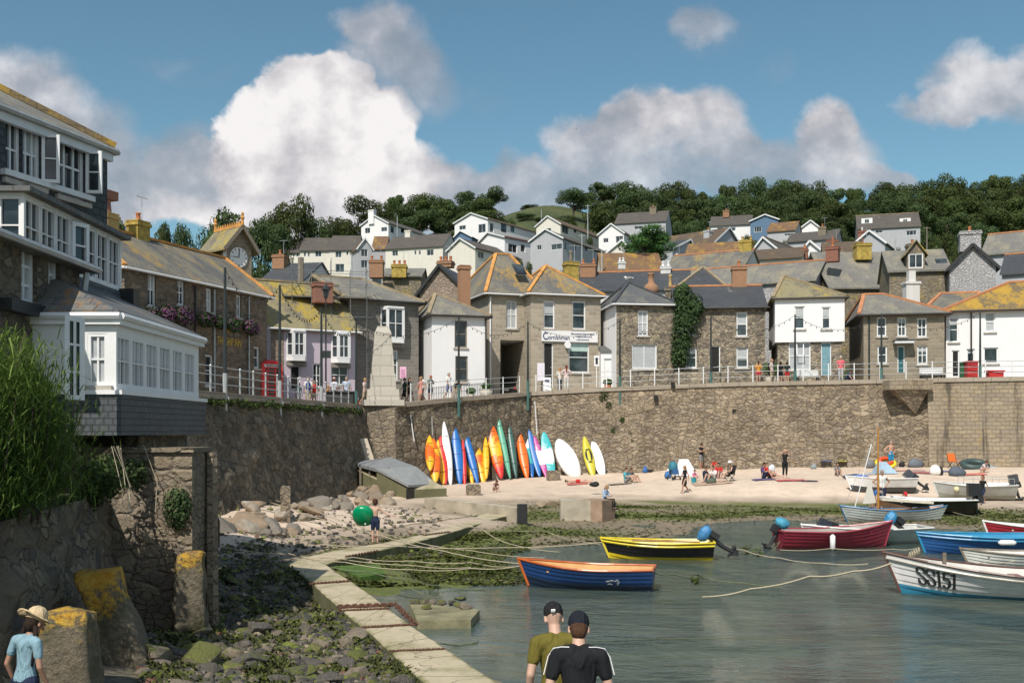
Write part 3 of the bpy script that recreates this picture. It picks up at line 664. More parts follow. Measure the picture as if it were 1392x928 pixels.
        slab(rf, [V((W+oh,y0,ze-oh*s2))+up, V((W+oh,y1,ze-oh*s2))+up, V((uu,y1,zr_))+up, V((uu,y0,zr_))+up], th)
        bend_ridge(rg, V((uu,y0-.01,zr_))+up, V((uu,y1+.01,zr_))+up)
        wall.poly([(0,0,ze),(W,0,ze),(uu,0,zr_-.01)]); wall.poly([(W,depth,ze),(0,depth,ze),(uu,depth,zr_-.01)]); H.r1, H.r2 = V((uu,0,zr_)), V((uu,depth,zr_))
        bb = MB(); bb.bar(V((-oh,y0-.03,ze-oh*s1))+up*.4, V((uu,y0-.03,zr_))+up*.4, .05, .22); bb.bar(V((W+oh,y0-.03,ze-oh*s2))+up*.4, V((uu,y0-.03,zr_))+up*.4, .05, .22)
        bb.build('bargeboard', roof[2] if len(roof) > 2 else M['paintw2'], root)
    wall.build('wall', wm, root); H.roof = rf.build('roof', rm, root)
    if ridge: rg.build('ridge_tiles', ridge, H.roof)
    if gutter:
        gb = MB(); zg = ze-.1 if kind == 'H' else ze-oh*.6
        gb.tube([(-oh-.02, -oh-.06, zg), (W+oh+.02, -oh-.06, zg)], .065, 6)
        if kind == 'H': gb.tube([(-oh-.06, depth+oh, zg), (-oh-.06, -oh-.06, zg)], .065, 6); gb.tube([(W+oh+.06, -oh-.06, zg), (W+oh+.06, depth+oh, zg)], .065, 6)
        gb.build('gutter', gutter, root)
    for fc, r, s in todo:
        o = s[6] if len(s) > 6 else {}
        if 'door' in o: door(root, fc, r, o['door'], rev+.02, o.get('fm'))
        else: window(root, fc, r, s[4], s[5], o.get('fm'), rev, o.get('sill', not far), o.get('curtain', 0 if far else rnd.choice([0,.3,.5,.95,0])), thin=o.get('thin', .75 if far else 1.0))
    return H
def roof_z(H, u, v):                               # height of an 'H' roof near its ridge, rough
    return min(H.r1.z, H.ze+(H.r1.z-H.ze)*min(1, max(0, min(v, H.D-v)/max(.1, H.r1.y))))
# ================================================================== BUILDINGS ALONG THE QUAY
def ppx(X, Y, z): return CX+X/Y*F, HY-(z-CZ)/Y*F
def hb(px, d): return zr(XY(px, d).x)
S, MF = M, dict
DOOR = lambda c: plain(c, .5, .1, 4, .1)
# --- the pub
A_, B_ = (169, 49), (363, 60)
pub = house('pub', 'long rubble stone pub with gold lettering and flower baskets', A_, B_, 8, 5.4, 362, ('H', (105,290), (306,360), .42), M['pub_stone'], M['slate_or'],
  [(201,372,212,415,2,2), (241,381,251,414,2,2), (280,393,288,423,2,2), (321,402,328,431,2,2), (279,483,290,524,1,2), (345,472,353,500,1,2)], ridge=M['ridge_or'], gutter=M['paintw2'])
def text_mesh(s, size, ext=.01, bold=0.0):
    cu = bpy.data.curves.new('t', 'FONT'); cu.body = s; cu.size = size; cu.extrude = ext; cu.offset = bold; cu.align_x = 'LEFT'
    o = bpy.data.objects.new('t', cu); me = bpy.data.meshes.new_from_object(o); bpy.data.objects.remove(o); bpy.data.curves.remove(cu); me.materials.clear(); return me
def letters(s, size, fc, a, z, m_, parent, width=None, w_=-.02, bold=0.0, name='lettering'):
    me = text_mesh(s, size, .008, bold); xs_ = [v.co.x for v in me.vertices]; k = (width/(max(xs_)-min(xs_))) if width else 1; x0 = min(xs_)
    for v in me.vertices: v.co = fc.p(a+(v.co.x-x0)*k, z+v.co.y, w_-v.co.z)
    me.materials.append(m_); o = bpy.data.objects.new(name, me); COL.objects.link(o); o.parent = parent; return o
gold = plain((.55,.36,.06), .4, .15, 5, .1)
(a1, z1), (a2, z2) = pub.onv(295,467.5), pub.onv(327,467)
letters('THE SHIP INN', .62, pub.front, a1, z1, gold, pub.root, a2-a1, -.03, .003)
(a1, z1) = pub.onv(309, 452); e = MB(); f_ = pub.front
fbox(e, f_, a1-.07, z1, a1+.07, z1+.62, -.05, -.02); e.prism([f_.p(a1-.25,z1+.1,-.05), f_.p(a1+.25,z1+.1,-.05), f_.p(a1+.3,z1+.22,-.05), f_.p(a1-.3,z1+.22,-.05)], f_.n*.03); e.build('gilded_emblem', gold, pub.root)
for px_ in (264, 290, 337):
    a1, _ = pub.onv(px_, 430); MB().tube([pub.front.p(a1, .2, -.08), pub.front.p(a1, pub.ze-.25, -.08)], .05, 6).build('drainpipe', M['black'] if px_ == 264 else M['galv'], pub.root)
chimney(pub.roof, V((2.6, 3.4, pub.r1.z-.6)), .8, .8, 1.3, M['potyel'], 0)
ch = chimney(pub.roof, V((4.9, 3.4, pub.r1.z-.5)), .95, .75, 1.25, M['lichpot'], 1, M['terra'])
cw = MB().tube([(2.6,3.4,pub.r1.z+.7), (2.6,3.4,pub.r1.z+1.5)], [.24,.17], 8); cw.box(2.05,3.15,pub.r1.z+1.5,3.15,3.65,pub.r1.z+1.95); cw.build('chimney_cowl', M['brick'], pub.roof)
chimney(pub.roof, V((pub.W-.35, 6.2, pub.ze+.4)), 1.25, .9, 2.6, M['brick'], 0)
# flower baskets (each hangs on the pub wall)
def leaves(mb, c, r, n, size, seed, flat=0.0, cset=None, shell=.55):
    rr = random.Random(seed); c = V(c)
    if mb.c is None: mb.c = []
    for _ in range(n):
        while True:
            p = V((rr.uniform(-1,1), rr.uniform(-1,1), rr.uniform(-1,1)))
            if shell < p.length <= 1: break
        q = c+V((p.x*r[0], p.y*r[1], p.z*r[2])); nn = (p+V((rr.uniform(-.55,.55), rr.uniform(-.55,.55), rr.uniform(-.4,.8)))).normalized()
        a = nn.orthogonal().normalized(); a = Matrix.Rotation(rr.uniform(0, 6.28), 3, nn) @ a; b_ = nn.cross(a); s_ = size*rr.uniform(.6,1.3)
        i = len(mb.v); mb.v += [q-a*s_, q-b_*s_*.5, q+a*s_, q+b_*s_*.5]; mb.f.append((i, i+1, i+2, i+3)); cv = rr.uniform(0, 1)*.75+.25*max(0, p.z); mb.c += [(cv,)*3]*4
    return mb
BK = [(208,428,.5,.35,'leafy basket with few flowers at the near end of the pub front'), (226,428,.6,.55,'big purple flower basket, nearest one in full bloom'), (250,430,.7,.55,'purple flower basket trailing beside the black drainpipe'), (280,434,.7,.45,'mostly green hanging basket below the third pub window'),
      (300,438,.5,.4,'small dark hanging basket above the gold pub lettering'), (318,441,.65,.45,'dark green hanging basket right of the gold emblem'), (341,445,.7,.5,'reddish hanging basket at the far corner of the pub')]
for i, (px_, py_, rx, rz, lb) in enumerate(BK):
    a1, z1 = pub.onv(px_, py_, -.4); wl = pub.M @ pub.front.p(a1, z1, -.4); r_ = empty('flower_basket', wl, pub.ang, lb, 'flower basket', 'flower baskets on the pub front')
    leaves(MB(), (0,0,0), (rx,.35,rz), 420, .09, i, shell=.3).build('foliage', M['leaf_ivy'], r_, uv=False)
    leaves(MB(), (0,-.06,.02), (rx*.95,.38,rz*.95), [60,330,330,90,60,60,200][i], .06, i+40, shell=.6).build('blossom', M['flower'], r_, uv=False)
    MB().tube([(0,.4,rz+.2),(0,0,rz+.2),(0,0,0)], .02, 5).build('bracket', M['black'], r_)
# --- clock tower
tw = house('clock_tower', 'small square clock tower with crested tiled roof behind the pub', (308,63), (342,64.3), 2.5, 9.0, 331, ('F', (326,309), M['oldwood']), M['ashlar_brown'], M['slate_yel'], lwins=[(280,335,301,357,1,8,dict(fm=M['oldwood'], sill=False))], ridge=None, cat='clock tower', oh=.35, bottom=2)
lw = MB(); f_ = tw.left; fbox(lw, f_, 0, 0, .35, tw.ze-.02, -.03, -.003); fbox(lw, f_, tw.D-.35, 0, tw.D, tw.ze-.02, -.03, -.003); lw.build('corner_trim', M['white'], tw.root)
a1, z1 = tw.onv(324, 350); ck = MB(); f_ = tw.front; R_ = .62
ck.prism([f_.p(a1+R_*math.cos(t_), z1+R_*math.sin(t_), -.06) for t_ in [2*math.pi*k/28 for k in range(28)]], f_.n*.05); cko = ck.build('clock_face', M['white'], tw.root)
hd = MB()
for k in range(12): t_ = math.pi*k/6; hd.bar(f_.p(a1+.44*math.cos(t_), z1+.44*math.sin(t_), -.07), f_.p(a1+.58*math.cos(t_), z1+.58*math.sin(t_), -.07), .055, .02)
hd.bar(f_.p(a1, z1, -.085), f_.p(a1-.38, z1+.02, -.085), .06, .02); hd.bar(f_.p(a1, z1, -.08), f_.p(a1+.02, z1+.5, -.08), .05, .02); hd.build('clock_hands', M['black'], cko)
cr = MB(); zt_ = tw.r1.z+.1
for k in range(12): y = lerp(-.2, tw.D+.2, k/11); cr.prism([(tw.r1.x-.03,y-.11,zt_), (tw.r1.x-.03,y+.11,zt_), (tw.r1.x-.03,y,zt_+.3)], (.06,0,0))
cr.bar((tw.r1.x,-.35,zt_), (tw.r1.x,tw.D+.35,zt_), .2, .14)
for y in (-.3, tw.D+.3): cr.lathe([(.1,0),(.08,.3),(.14,.45),(.07,.55),(.1,.7),(0,.85)], (tw.r1.x,y,zt_), 8)
cr.build('ridge_crest', M['ridge_or'], tw.roof)
# --- lilac house
lil = house('cottage', 'lilac rendered cottage with lichened roof and two oriel windows', (368,66.5), (484,69.5), 7.5, 5.5, 443, ('G', 388, .5, 425), M['lilac'], M['slate_yel'],
  [(425,494,437,526,2,2), (395,497,408,528,1,1,dict(door=M['dark'])), (450,496,474,523,2,2)], ridge=M['ridge_gr'], gutter=M['paintw2'])  # the near-black leaf paints the shade inside an open passage
def oriel(H, x0, y0, x1, y1, proj, cols, m_base, name='oriel_window', cut=.3):
    (a, c), (b_, d) = H.onv(x0, y1), H.onv(x1, y0); f = H.front; r_ = MB()
    p = [(a,0), (a+cut,-proj), (b_-cut,-proj), (b_,0)]
    r_.prism([f.p(u, c-.3, w_) for u, w_ in p], (0,0,.3)); r_.prism([f.p(u, d, w_*1.12) for u, w_ in p], (0,0,.12))
    for u, w_ in p[1:3]: fbox(r_, f, u-.06, c, u+.06, d, w_-.0, w_+.1)
    o = r_.build(name, M['paintw'], H.root)
    for k, ((u0, w0), (u1, w1)) in enumerate(zip(p, p[1:])):
        o3 = f.p(u0, 0, w0); du = (f.p(u1, 0, w1)-o3); L = du.length; du.normalize(); nn = V((-du.y, du.x, 0))
        window(o, Face(o3, du, nn), (.04, c+.02, L-.04, d-.02), 2 if k == 1 else 1, 2, rev=.07, sill=False, name='sash')
    bs = MB(); bs.prism([f.p(u, c-.62, w_*.5) for u, w_ in p], (0,0,.32)); bs.build('corbel_base', m_base, H.root); return o
oriel(lil, 389, 452, 417, 484, .55, 2, M['ashlar_grey']); oriel(lil, 450, 456, 477, 487, .55, 2, M['ashlar_grey'])
st = MB(); fbox(st, lil.front, .01, 0, .85, lil.ze-.02, -.03, .02); st.build('stone_quoins', M['pink_stone'], lil.root)
# --- scaffolded stone house
scf = house('townhouse', 'tall grey stone house with hipped roof and scaffolding', (474,71), (569,73.5), 9, 5.7, 405, ('H', (425,385), (493,369), .5), M['ashlar_grey'], M['slate_grey'], [(531,476,541,516,1,2)], ridge=M['ridge_gr'], gutter=M['black'], oh=.4)
oriel(scf, 517, 421, 550, 460, .6, 2, M['ashlar_grey'])
chimney(scf.roof, scf.inv @ P(438, 412, 69.5)-V((0,0,0)), 1.2, .9, 1.3, M['brick'], 0)
sg = empty('scaffolding', (XY(436,68).x, 68.6, 5.6), .2, 'galvanised tube scaffolding with boards between the lilac and grey houses', 'scaffolding'); pl = MB(); bd = MB()
for x in (-2.0, -.7, .6, 1.9, 3.0):
    for y in (1.0, 2.2): pl.tube([(x,y,3.2 if x < 2 else 0),(x,y,9.6+.5*math.sin(x*3))], .022, 5)
for z in (5.2, 6.1, 7.4, 8.3, 9.2):
    for y in (1.0, 2.2): pl.tube([(-2.8,y,z),(3.4,y,z)], .02, 5)
    for x in (-2.0, .6, 3.0): pl.tube([(x,.7,z+.07),(x,2.5,z+.07)], .03, 5)
for z in (5.25, 7.45): bd.box(-2.6,1.05,z,3.2,2.15,z+.05)
pl.build('pole', plain((.16,.17,.175), .5, .2), sg); bd.build('board', M['oldwood'], sg)
# --- small white house
wh = house('cottage', 'small plain white cottage with hipped slate roof', (587,71.5), (661,72.6), 6, 6.1, 427, ('H', (592,399), (592.6,399), .5), M['white'], M['slate_grey'],
  [(618,436,635,472,1,2,dict(fm=M['oldwood'])), (619,484,636,519,1,2,dict(fm=M['oldwood']))], ridge=M['ridge_gr'], gutter=M['black'], oh=.3)
dp = MB().tube([(wh.W-.05,-.07,.1),(wh.W-.05,-.07,wh.ze-.2)], .055, 6).build('drainpipe', M['black'], wh.root)
# --- shop with the blue sign: recessed main block and a forward wing
sh = house('shop', 'granite shop house with orange hip tiles, blue lettered sign and car entry', (664,76.2), (735,77.6), 12, 6.55, 398, ('H', (674,348), (692.5,343.5), .42), M['ashlar'], M['slate_or'],
  [(688,409,703,446,2,2), (680,463,718,540,1,1,dict(door=M['dark']))], ridge=M['ridge_or'], gutter=M['paintw2'], oh=.35, rev=.2)
for o in list(sh.root.children):                    # the car entry is an open vault: drop its stand-in door
    if o.name.startswith('door'): [bpy.data.objects.remove(c) for c in list(o.children)]; bpy.data.objects.remove(o)
(a1, z1), (a2, z2) = sh.onv(680,540), sh.onv(718,463); f_ = sh.front; z1 = .02
vt = MB()
vt.poly([f_.p(a1,z1,.2), f_.p(a1,z2,.2), f_.p(a1,z2,6), f_.p(a1,z1,6)]); vt.poly([f_.p(a2,z1,.2), f_.p(a2,z1,6), f_.p(a2,z2,6), f_.p(a2,z2,.2)]); vt.poly([f_.p(a1,z2,.2), f_.p(a2,z2,.2), f_.p(a2,z2,6), f_.p(a1,z2,6)]); vt.poly([f_.p(a1,z1,6), f_.p(a1,z2,6), f_.p(a2,z2,6), f_.p(a2,z1,6)])
vt.build('entry_vault', M['whitedirty'], sh.root)
wing = house('shop', 'x', (721.5,75.6), (816.5,77.2), 9, 6.65, 398, ('H', (742,361.5), (743,361.5), .32), M['ashlar'], M['slate_or'],
  [(739,409,754,446,1,2,dict(curtain=.45)), (778,410,796,447,1,2,dict(curtain=.0)), (773,465,801,506,1,2), (739,465,752,527,1,1,dict(door=M['dark']))], ridge=M['ridge_or'], gutter=M['paintw2'], oh=.3)
wro = wing.root; wro.name = 'wing_root'
for o in list(wro.children):                        # the wing is part of the same building
    o.parent = sh.root; o.matrix_parent_inverse = Matrix.Identity(4); o.matrix_basis = sh.inv @ wing.M
bpy.data.objects.remove(wro); WM = sh.inv @ wing.M
def on_wing(o): o.parent = sh.root; o.matrix_basis = WM; return o
(a1, z1), (a2, z2) = wing.onv(736.5,463.5,-.12), wing.onv(812.5,451,-.12); mb = MB(); fbox(mb, wing.front, a1, z1, a2, z2, -.14, -.02); sgn = on_wing(mb.build('shop_sign', M['white'], None))
navy = plain((.02,.035,.13), .5, .05, 4, 0); h_ = z2-z1; wd = a2-a1
for txt, x_, zz, sz, w_, bo in (('C', .02, .16, .95, .085, .03), ('ornishman', .11, .18, .60, .38, .006), ('Mousehole Deli & Store', .52, .68, .22, .42, .004), ('Fine Foods & Wines', .58, .42, .17, .3, .003), ('Open Seven Days', .62, .14, .15, .22, .003)):
    if txt[0] in 'FO': continue
    o = letters(txt, sz*h_, wing.front, a1+wd*x_, z1+h_*zz, navy, sgn, wd*w_, -.15, bo*.3)
for x_, zz, w_ in ((.60, .44, .27), (.62, .16, .22)):   # two further lines of the sign, too small to read: rows of short strokes
    mb = MB(); k = 0; u = a1+wd*x_
    while u < a1+wd*(x_+w_): s_ = .05+.05*((k*7) % 3)/2; fbox(mb, wing.front, u, z1+h_*zz, u+s_, z1+h_*(zz+.1), -.15, -.139); u += s_+.035; k += 1
    mb.build('small_print', navy, sgn)
(a1, z1), (a2, z2) = wing.onv(773,477), wing.onv(801,466); mb = MB(); fbox(mb, wing.front, a1+.1, z1, a2-.1, z2-.05, .10, .12); on_wing(mb.build('window_blind', plain((.42,.55,.53), .7, .1, 4, .1)))
(a1, z1) = wing.onv(770,469); mb = MB(); mb.prism([wing.front.p(a1+.25*math.cos(t_), z1+.25*math.sin(t_), -.3) for t_ in [k*math.pi/8 for k in range(16)]], (0,.1,0)); mb.bar(wing.front.p(a1,z1,-.2), wing.front.p(a1,z1,0), .04); on_wing(mb.build('wall_lamp', M['paintw']))
cp = sh.inv @ P(632, 416, 73.3)
chimney(sh.roof, V((cp.x+.3, cp.y+1.2, cp.z-1.0)), .75, .75, 4.0, M['brick_or'], 0)
cp = sh.inv @ P(776, 378, 82); c_ = chimney(sh.roof, cp-V((0,0,.8)), 1.05, .8, 2.0, M['lichpot'], 1, M['oldwood'], poth=.9)
cp = sh.inv @ P(706, 366, 78.4)
slt = MB(); slt.obox(cp, (.42,0,0), (0,.5,.42), (0,-.03,.04)); slt.build('skylight', M['glass'], sh.roof)
(u1, zq) = sh.onv(665, 500); mb = MB().tube([(.12,-.09,.1),(.12,-.09,sh.ze-.3)], .06, 6); mb.build('drainpipe', M['paintw'], sh.root)
# --- stone house with hipped roof
sq = house('cottage', 'rubble cottage with dark ridged hipped roof and gull on top', (838,74), (917,74.6), 7, 6.95, 412, ('H', (854,384), (854.6,384), .5), M['granite'], M['slate'],
  [(867,422,881,456,2,2,dict(curtain=.9)), (859,468,893,501,2,1,dict(curtain=.95))], ridge=M['slate_dark'], gutter=M['paintw2'])
sq_l = MB(); fbox(sq_l, sq.left, .02, -.2, sq.D-.02, sq.ze-.02, -.04, -.004); sq_l.build('side_render', M['white'], sq.root)
mb = MB().lathe([(.55,0),(.58,.5),(.5,.75),(.30,.9),(.24,.95),(.22,1.55),(.27,1.6),(.27,1.7),(.15,1.7)], sq.inv @ P(885, 402, 77.5), 12).build('chimney', M['brick_or'], sq.roof, smooth=True)
gv = house('outbuilding', 'narrow white gateway building with a pale door between shop and cottage', (817,75.4), (838,75.4), 4, 6.85, 478, ('G', 472, .5, 828), M['white'], M['slate'], [(821,487,836,520,1,1,dict(door=M['paintw2']))], cat='outbuilding', oh=.1)
# --- terrace with climber
te = house('cottage', 'long rubble cottage half covered by a tall green climber', (917.5,74.8), (1040,74), 7, 7.05, 417, ('G', 391, .5, 960), M['granite'], M['slate_dark'],
  [(1001,424,1016,457,1,2,dict(curtain=.5)), (1001,472,1017,500,1,2,dict(curtain=.6)), (965,470,979,520,1,1,dict(door=M['dark'])), (932,472,947,500,1,2), (936,426,946,456,1,2,dict(curtain=.7))], ridge=M['ridge'], gutter=M['black'])
chimney(te.roof, V((te.W-1.5, 3.7, te.r1.z-.8)), 1.05, .9, 2.3, M['brick_or'], 1, M['terra']); chimney(te.roof, V((te.W-6.6, 5.0, te.r1.z-.9)), .8, .7, 1.1, M['yel_stone'], 1, M['potyel'], poth=1.0)
ivm = MB(); wl = te.M
for k, (px_, py_, rx, rz) in enumerate([(930,405,.75,1.0),(932,425,.95,1.2),(929,445,.95,1.3),(926,465,.85,1.2),(924,485,.75,.9),(941,412,.8,.8),(948,420,.5,.6),(924,400,.5,.7),(934,436,1.0,.9),(930,393,.35,.5)]):
    c = P(px_, py_, 74.1); leaves(ivm, c, (rx,.42,rz), 620, .11, k, shell=.35)
iv = empty('climber', (XY(927,74.2).x, 74.2, 7.0), 0, 'tall dark green climber on the rubble cottage front', 'climbing plant')
for i in range(len(ivm.v)): ivm.v[i] = ivm.v[i]-V(iv.location)
ivm.build('foliage', M['leaf_ivy'], iv, uv=False); MB().tube([(0,.1,-.1),(.1,.2,1.5),(-.05,.2,3.4),(.1,.25,5)], [.07,.06,.045,.02], 6).build('stem', M['bark'], iv)
# --- white upper house
wu_ = house('house', 'white fronted house jutting over a stone ground floor with pale blue door', (1057,72.8), (1144,72.0), 7, 7.2, 405, ('H', (1065,376), (1068,376), .5), M['granite'], M['slate_yel'],
  [(1072,465,1102,503,3,2), (1116,465,1130,510,1,1,dict(door=DOOR((.16,.30,.36)), fm=M['paintw2']))], ridge=M['ridge_gr'], gutter=M['black'], oh=.35)
zl = wu_.onv(1090, 465)[1]; up = MB(); W_, D_ = wu_.W, wu_.D
def upper(H, zl, prj, wins, m_):
    W_, D_ = H.W, H.D; mb = MB(); f1 = Face((-prj,-prj,zl), (1,0,0), (0,1,0)); f2 = Face((-prj,D_,zl), (0,-1,0), (1,0,0)); f3 = Face((W_+prj,-prj,zl), (0,1,0), (-1,0,0)); h = H.ze-zl-.14; hs = []
    for s in wins:
        (p, q), (r, t_) = H.onv(s[0], s[3], -prj), H.onv(s[2], s[1], -prj); hs.append((p+prj, q-zl, r+prj, t_-zl))
    wallgrid(mb, f1, W_+2*prj, h, hs, .15); wallgrid(mb, f2, D_+prj, h, [], .1); wallgrid(mb, f3, D_+prj, h, [], .1)
    mb.poly([(-prj,-prj,zl),(-prj,D_,zl),(W_+prj,D_,zl),(W_+prj,-prj,zl)])
    mb.build('upper_wall', m_, H.root)
    for s, r in zip(wins, hs): window(H.root, f1, r, s[4], s[5], None, .15, True, s[6] if len(s) > 6 else 0)
upper(wu_, zl, .18, [(1080,416,1094,447,1,2,.45), (1117,417,1129,447,1,2,.45)], M['white'])
cb_ = [o for o in wu_.root.children if o.name.startswith('window')][0]
oc = MB(); f_ = wu_.front; (a1,z1),(a2,z2) = wu_.onv(1083,483), wu_.onv(1092,466)
for u in (a1,a2): oc.bar(f_.p(u,z2,.0), f_.p(u,z1,-.35), .05)
oc.bar(f_.p(a1,z1,-.35), f_.p(a2,z1,-.35), .05); oc.build('open_casement', M['paintw'], cb_)
# --- house with the porch
pc = house('cottage', 'brown stone cottage with teal door, porch canopy and white sashes', (1174,71.4), (1284,70.4), 7.5, 7.3, 427, ('H', (1174.5,400), (1201,400), .5), M['ashlar_brown'], M['slate_grey'],
  [(1192,431,1205,457,2,2), (1220,431,1232,457,2,2), (1247,432,1260,458,2,2), (1193,470,1206,494,2,2), (1247,470,1261,495,2,2), (1220,470,1230,506,1,1,dict(door=DOOR((.02,.11,.13))))], ridge=M['ridge'], gutter=M['black'], oh=.35)
(a1,z1),(a2,z2) = pc.onv(1214,470,0), pc.onv(1243,465,0); mb = MB(); fbox(mb, pc.front, a1, z2-.1, a2-.15, z2+.06, -.8, -.003); mb.build('porch_canopy', M['paintw2'], pc.root)
mb = MB(); fbox(mb, pc.front, a1-.05, z2+.07, a2-.1, z2+.13, -.85, -.003); mb.build('canopy_slates', M['slate_dark'], pc.root)
MB().tube([(.35,-.08,.1),(.35,-.08,pc.ze-.2)], .06, 6).build('drainpipe', M['pole'], pc.root)
# --- white house at the right end
we = house('house', 'white house with bright orange lichened roof at the right end', (1286,71.3), (1398,70), 8, 7.35, 422, ('H', (1372,383), (1420,383), .5), M['white'], M['roof_yel'],
  [(1290,431,1303,465,1,2,dict(curtain=.3)), (1339,424,1353,451,1,2), (1314,474,1325,494,1,1), (1337,472,1357,494,1,1,dict(curtain=.0)), (1294,476,1304,511,1,1,dict(door=M['dark']))], ridge=M['ridge'], gutter=M['black'])
we2 = house('house', 'low slate roofed wing with orange hip tiles behind the right end', (1262,76), (1330,75), 7, 7.3, 420, ('H', (1279,398), (1330,398), .5), M['whitedirty'], M['slate_or'], ridge=M['ridge'])
MB().tube([(1.6,-.09,.1),(1.6,-.09,we.ze-.2)], .06, 6).build('drainpipe', M['black'], we.root)
mb = MB().box(-.5,-.4,-1.5,.5,.4,1.5).box(-.58,-.48,1.502,.58,.48,1.68).box(-.25,-.25,1.682,.25,.25,2.5)
cst = tag(mb.build('chimney_stack', M['whitedirty']), 'pale rendered chimney stack between the brown and white houses', 'chimney stack'); cst.location = P(1238.5, 414, 77)
# ================================================================== ROOFS BEHIND
def bh(label, A, B, depth, base, eave, roof, wm, rm, wins=(), ridge=None, name='house', rwins=(), lwins=(), ch=(), far=True, **kw):
    z0 = Zat(base, A[1]); H = house(name, label, A, B, depth, z0, eave, roof, M[wm], M[rm], list(wins), list(rwins), list(lwins), ridge=M[ridge] if ridge else None, far=far, bottom=kw.pop('bottom', 6), group=kw.pop('group', None), **kw)
    for (px, py, d, w_, h, m_, pots, pm) in ch:
        c = H.inv @ P(px, py, d); chimney(H.roof, c, w_, w_*.8, h, M[m_], pots, M[pm])
    return H
bh('long dark slate roofed house behind the shop and hipped cottage', (772,92), (935,90), 8, 430, 396, ('G', 371, .5, 850), 'whitedirty', 'slate_dark', ridge='ridge', ch=[(800,378,95,1.4,1.2,'brick_or',2,'terra'),(905,378,94,.9,1.0,'whitedirty',2,'paintw')])
bh('dark hip roofed house with tan hip tiles behind the climber', (921,87), (986,87), 7, 430, 393, ('H', (956,363), (956.6,363), .5), 'yel_stone', 'slate_dark', ridge='ridge_gr')
bh('long slate house with a salmon ridge line behind the terrace', (925,99), (1108,93), 8, 430, 392, ('G', 362, .5, 1030), 'lime_gable', 'slate_grey', ridge='ridge', ch=[(1132,356,94,1.1,1.3,'brick',1,'terra')])
bs_ = bh('large grey slate roof with pale left verge behind the white house', (1128,93), (1242,93), 9, 430, 390, ('G', 344, .62, 1190), 'yel_stone', 'slate_grey', ch=[(1172,354,97,1.4,1.5,'lichpot',1,'brick'),(1240,350,98,1,1.2,'yel_stone',1,'terra')])
br_ = bh('lichened stone cottage with a mossy dormer below the limewashed gable', (1209,86), (1291,85), 6, 430, 368, ('G', 341, .6, 1255), 'yel_stone', 'slate_grey')
# dormer of the lichened cottage
(u1,_),(u2,_) = br_.onv(1233,352), br_.onv(1257,352); (_, zb_), (_, zt_) = br_.onv(1245,366), br_.onv(1245,343); dm = MB(); f_ = Face((u1,.0,zb_), (1,0,0), (0,1,0)); dw = u2-u1
wallgrid(dm, f_, dw, zt_-zb_, [(.12,.1,dw-.12,zt_-zb_-.1)], .1); dm.poly([(u2,0,zb_),(u2,4,zb_+.1),(u2,4,zt_),(u2,0,zt_)]); dm.poly([(u1,0,zb_),(u1,0,zt_),(u1,4,zt_),(u1,4,zb_+.1)]); um = (u1+u2)/2; dm.poly([(u1,0,zt_),(u2,0,zt_),(um,0,zt_+1.0)])
d_o = dm.build('dormer', M['yel_stone'], br_.root); window(d_o, f_, (.12,.1,dw-.12,zt_-zb_-.1), 2, 1, M['paintw'], .1, False)
dr_ = MB(); slab(dr_, [V((u1-.25,4,zt_-.2)),V((u1-.25,-.25,zt_-.2)),V((um,-.25,zt_+1.05)),V((um,4,zt_+1.05))], .12); slab(dr_, [V((u2+.25,-.25,zt_-.2)),V((u2+.25,4,zt_-.2)),V((um,4,zt_+1.05)),V((um,-.25,zt_+1.05))], .12); dr_.build('dormer_roof', M['slate_yel'], d_o)
cp = br_.onv(1283,353); MB().obox((cp[0], 1.0, cp[1]-.1), (.45,0,0), (0,.4,.36), (0,-.04,.05)).build('skylight', M['glass'], br_.roof)
bh('limewashed rubble gable end with a broad chimney', (1291,83.5), (1354,82.5), 10, 430, 364, ('F', (1322,333), M['black']), 'lime_gable', 'slate_dark', ch=[(1318,343,85,1.6,1.6,'lime_gable',1,'terra')])
bh('grey slate roof rising behind the limewashed gable at right', (1335,100), (1420,97), 9, 400, 346, ('G', 318, .5, 1370), 'greyr', 'slate_grey', ridge='ridge')
bh('dark slate house with salmon ridge at the far right edge', (1362,90), (1430,88), 8, 420, 372, ('G', 346, .5, 1390), 'greyr', 'slate_dark', ridge='ridge')
bh('pinkish stone gable with a small window behind the white cottage', (570,86), (634,85), 8, 430, 398, ('F', (598,361), M['black']), 'pink_stone', 'slate_dark', [(593,388,603,396,2,1)], ch=[(606,364,92,1.3,.5,'brick_or',3,'terra')])
bh('dark slate house with a white arched gable behind the clock tower', (354,95), (412,94), 8, 420, 383, ('G', 360, .5, 385), 'white', 'slate_dark', ch=[(381,366,98,1.2,1.3,'brick_or',1,'terra')])
bh('low house with a yellow stained wall behind the scaffolding', (520,100), (572,100), 8, 420, 375, ('G', 366, .5, 545), 'yel_stone', 'slate_grey', ch=[(512,378,98,1.3,1.6,'brick_or',2,'terra'),(543,378,100,1.4,1.2,'lichpot',3,'terra')])
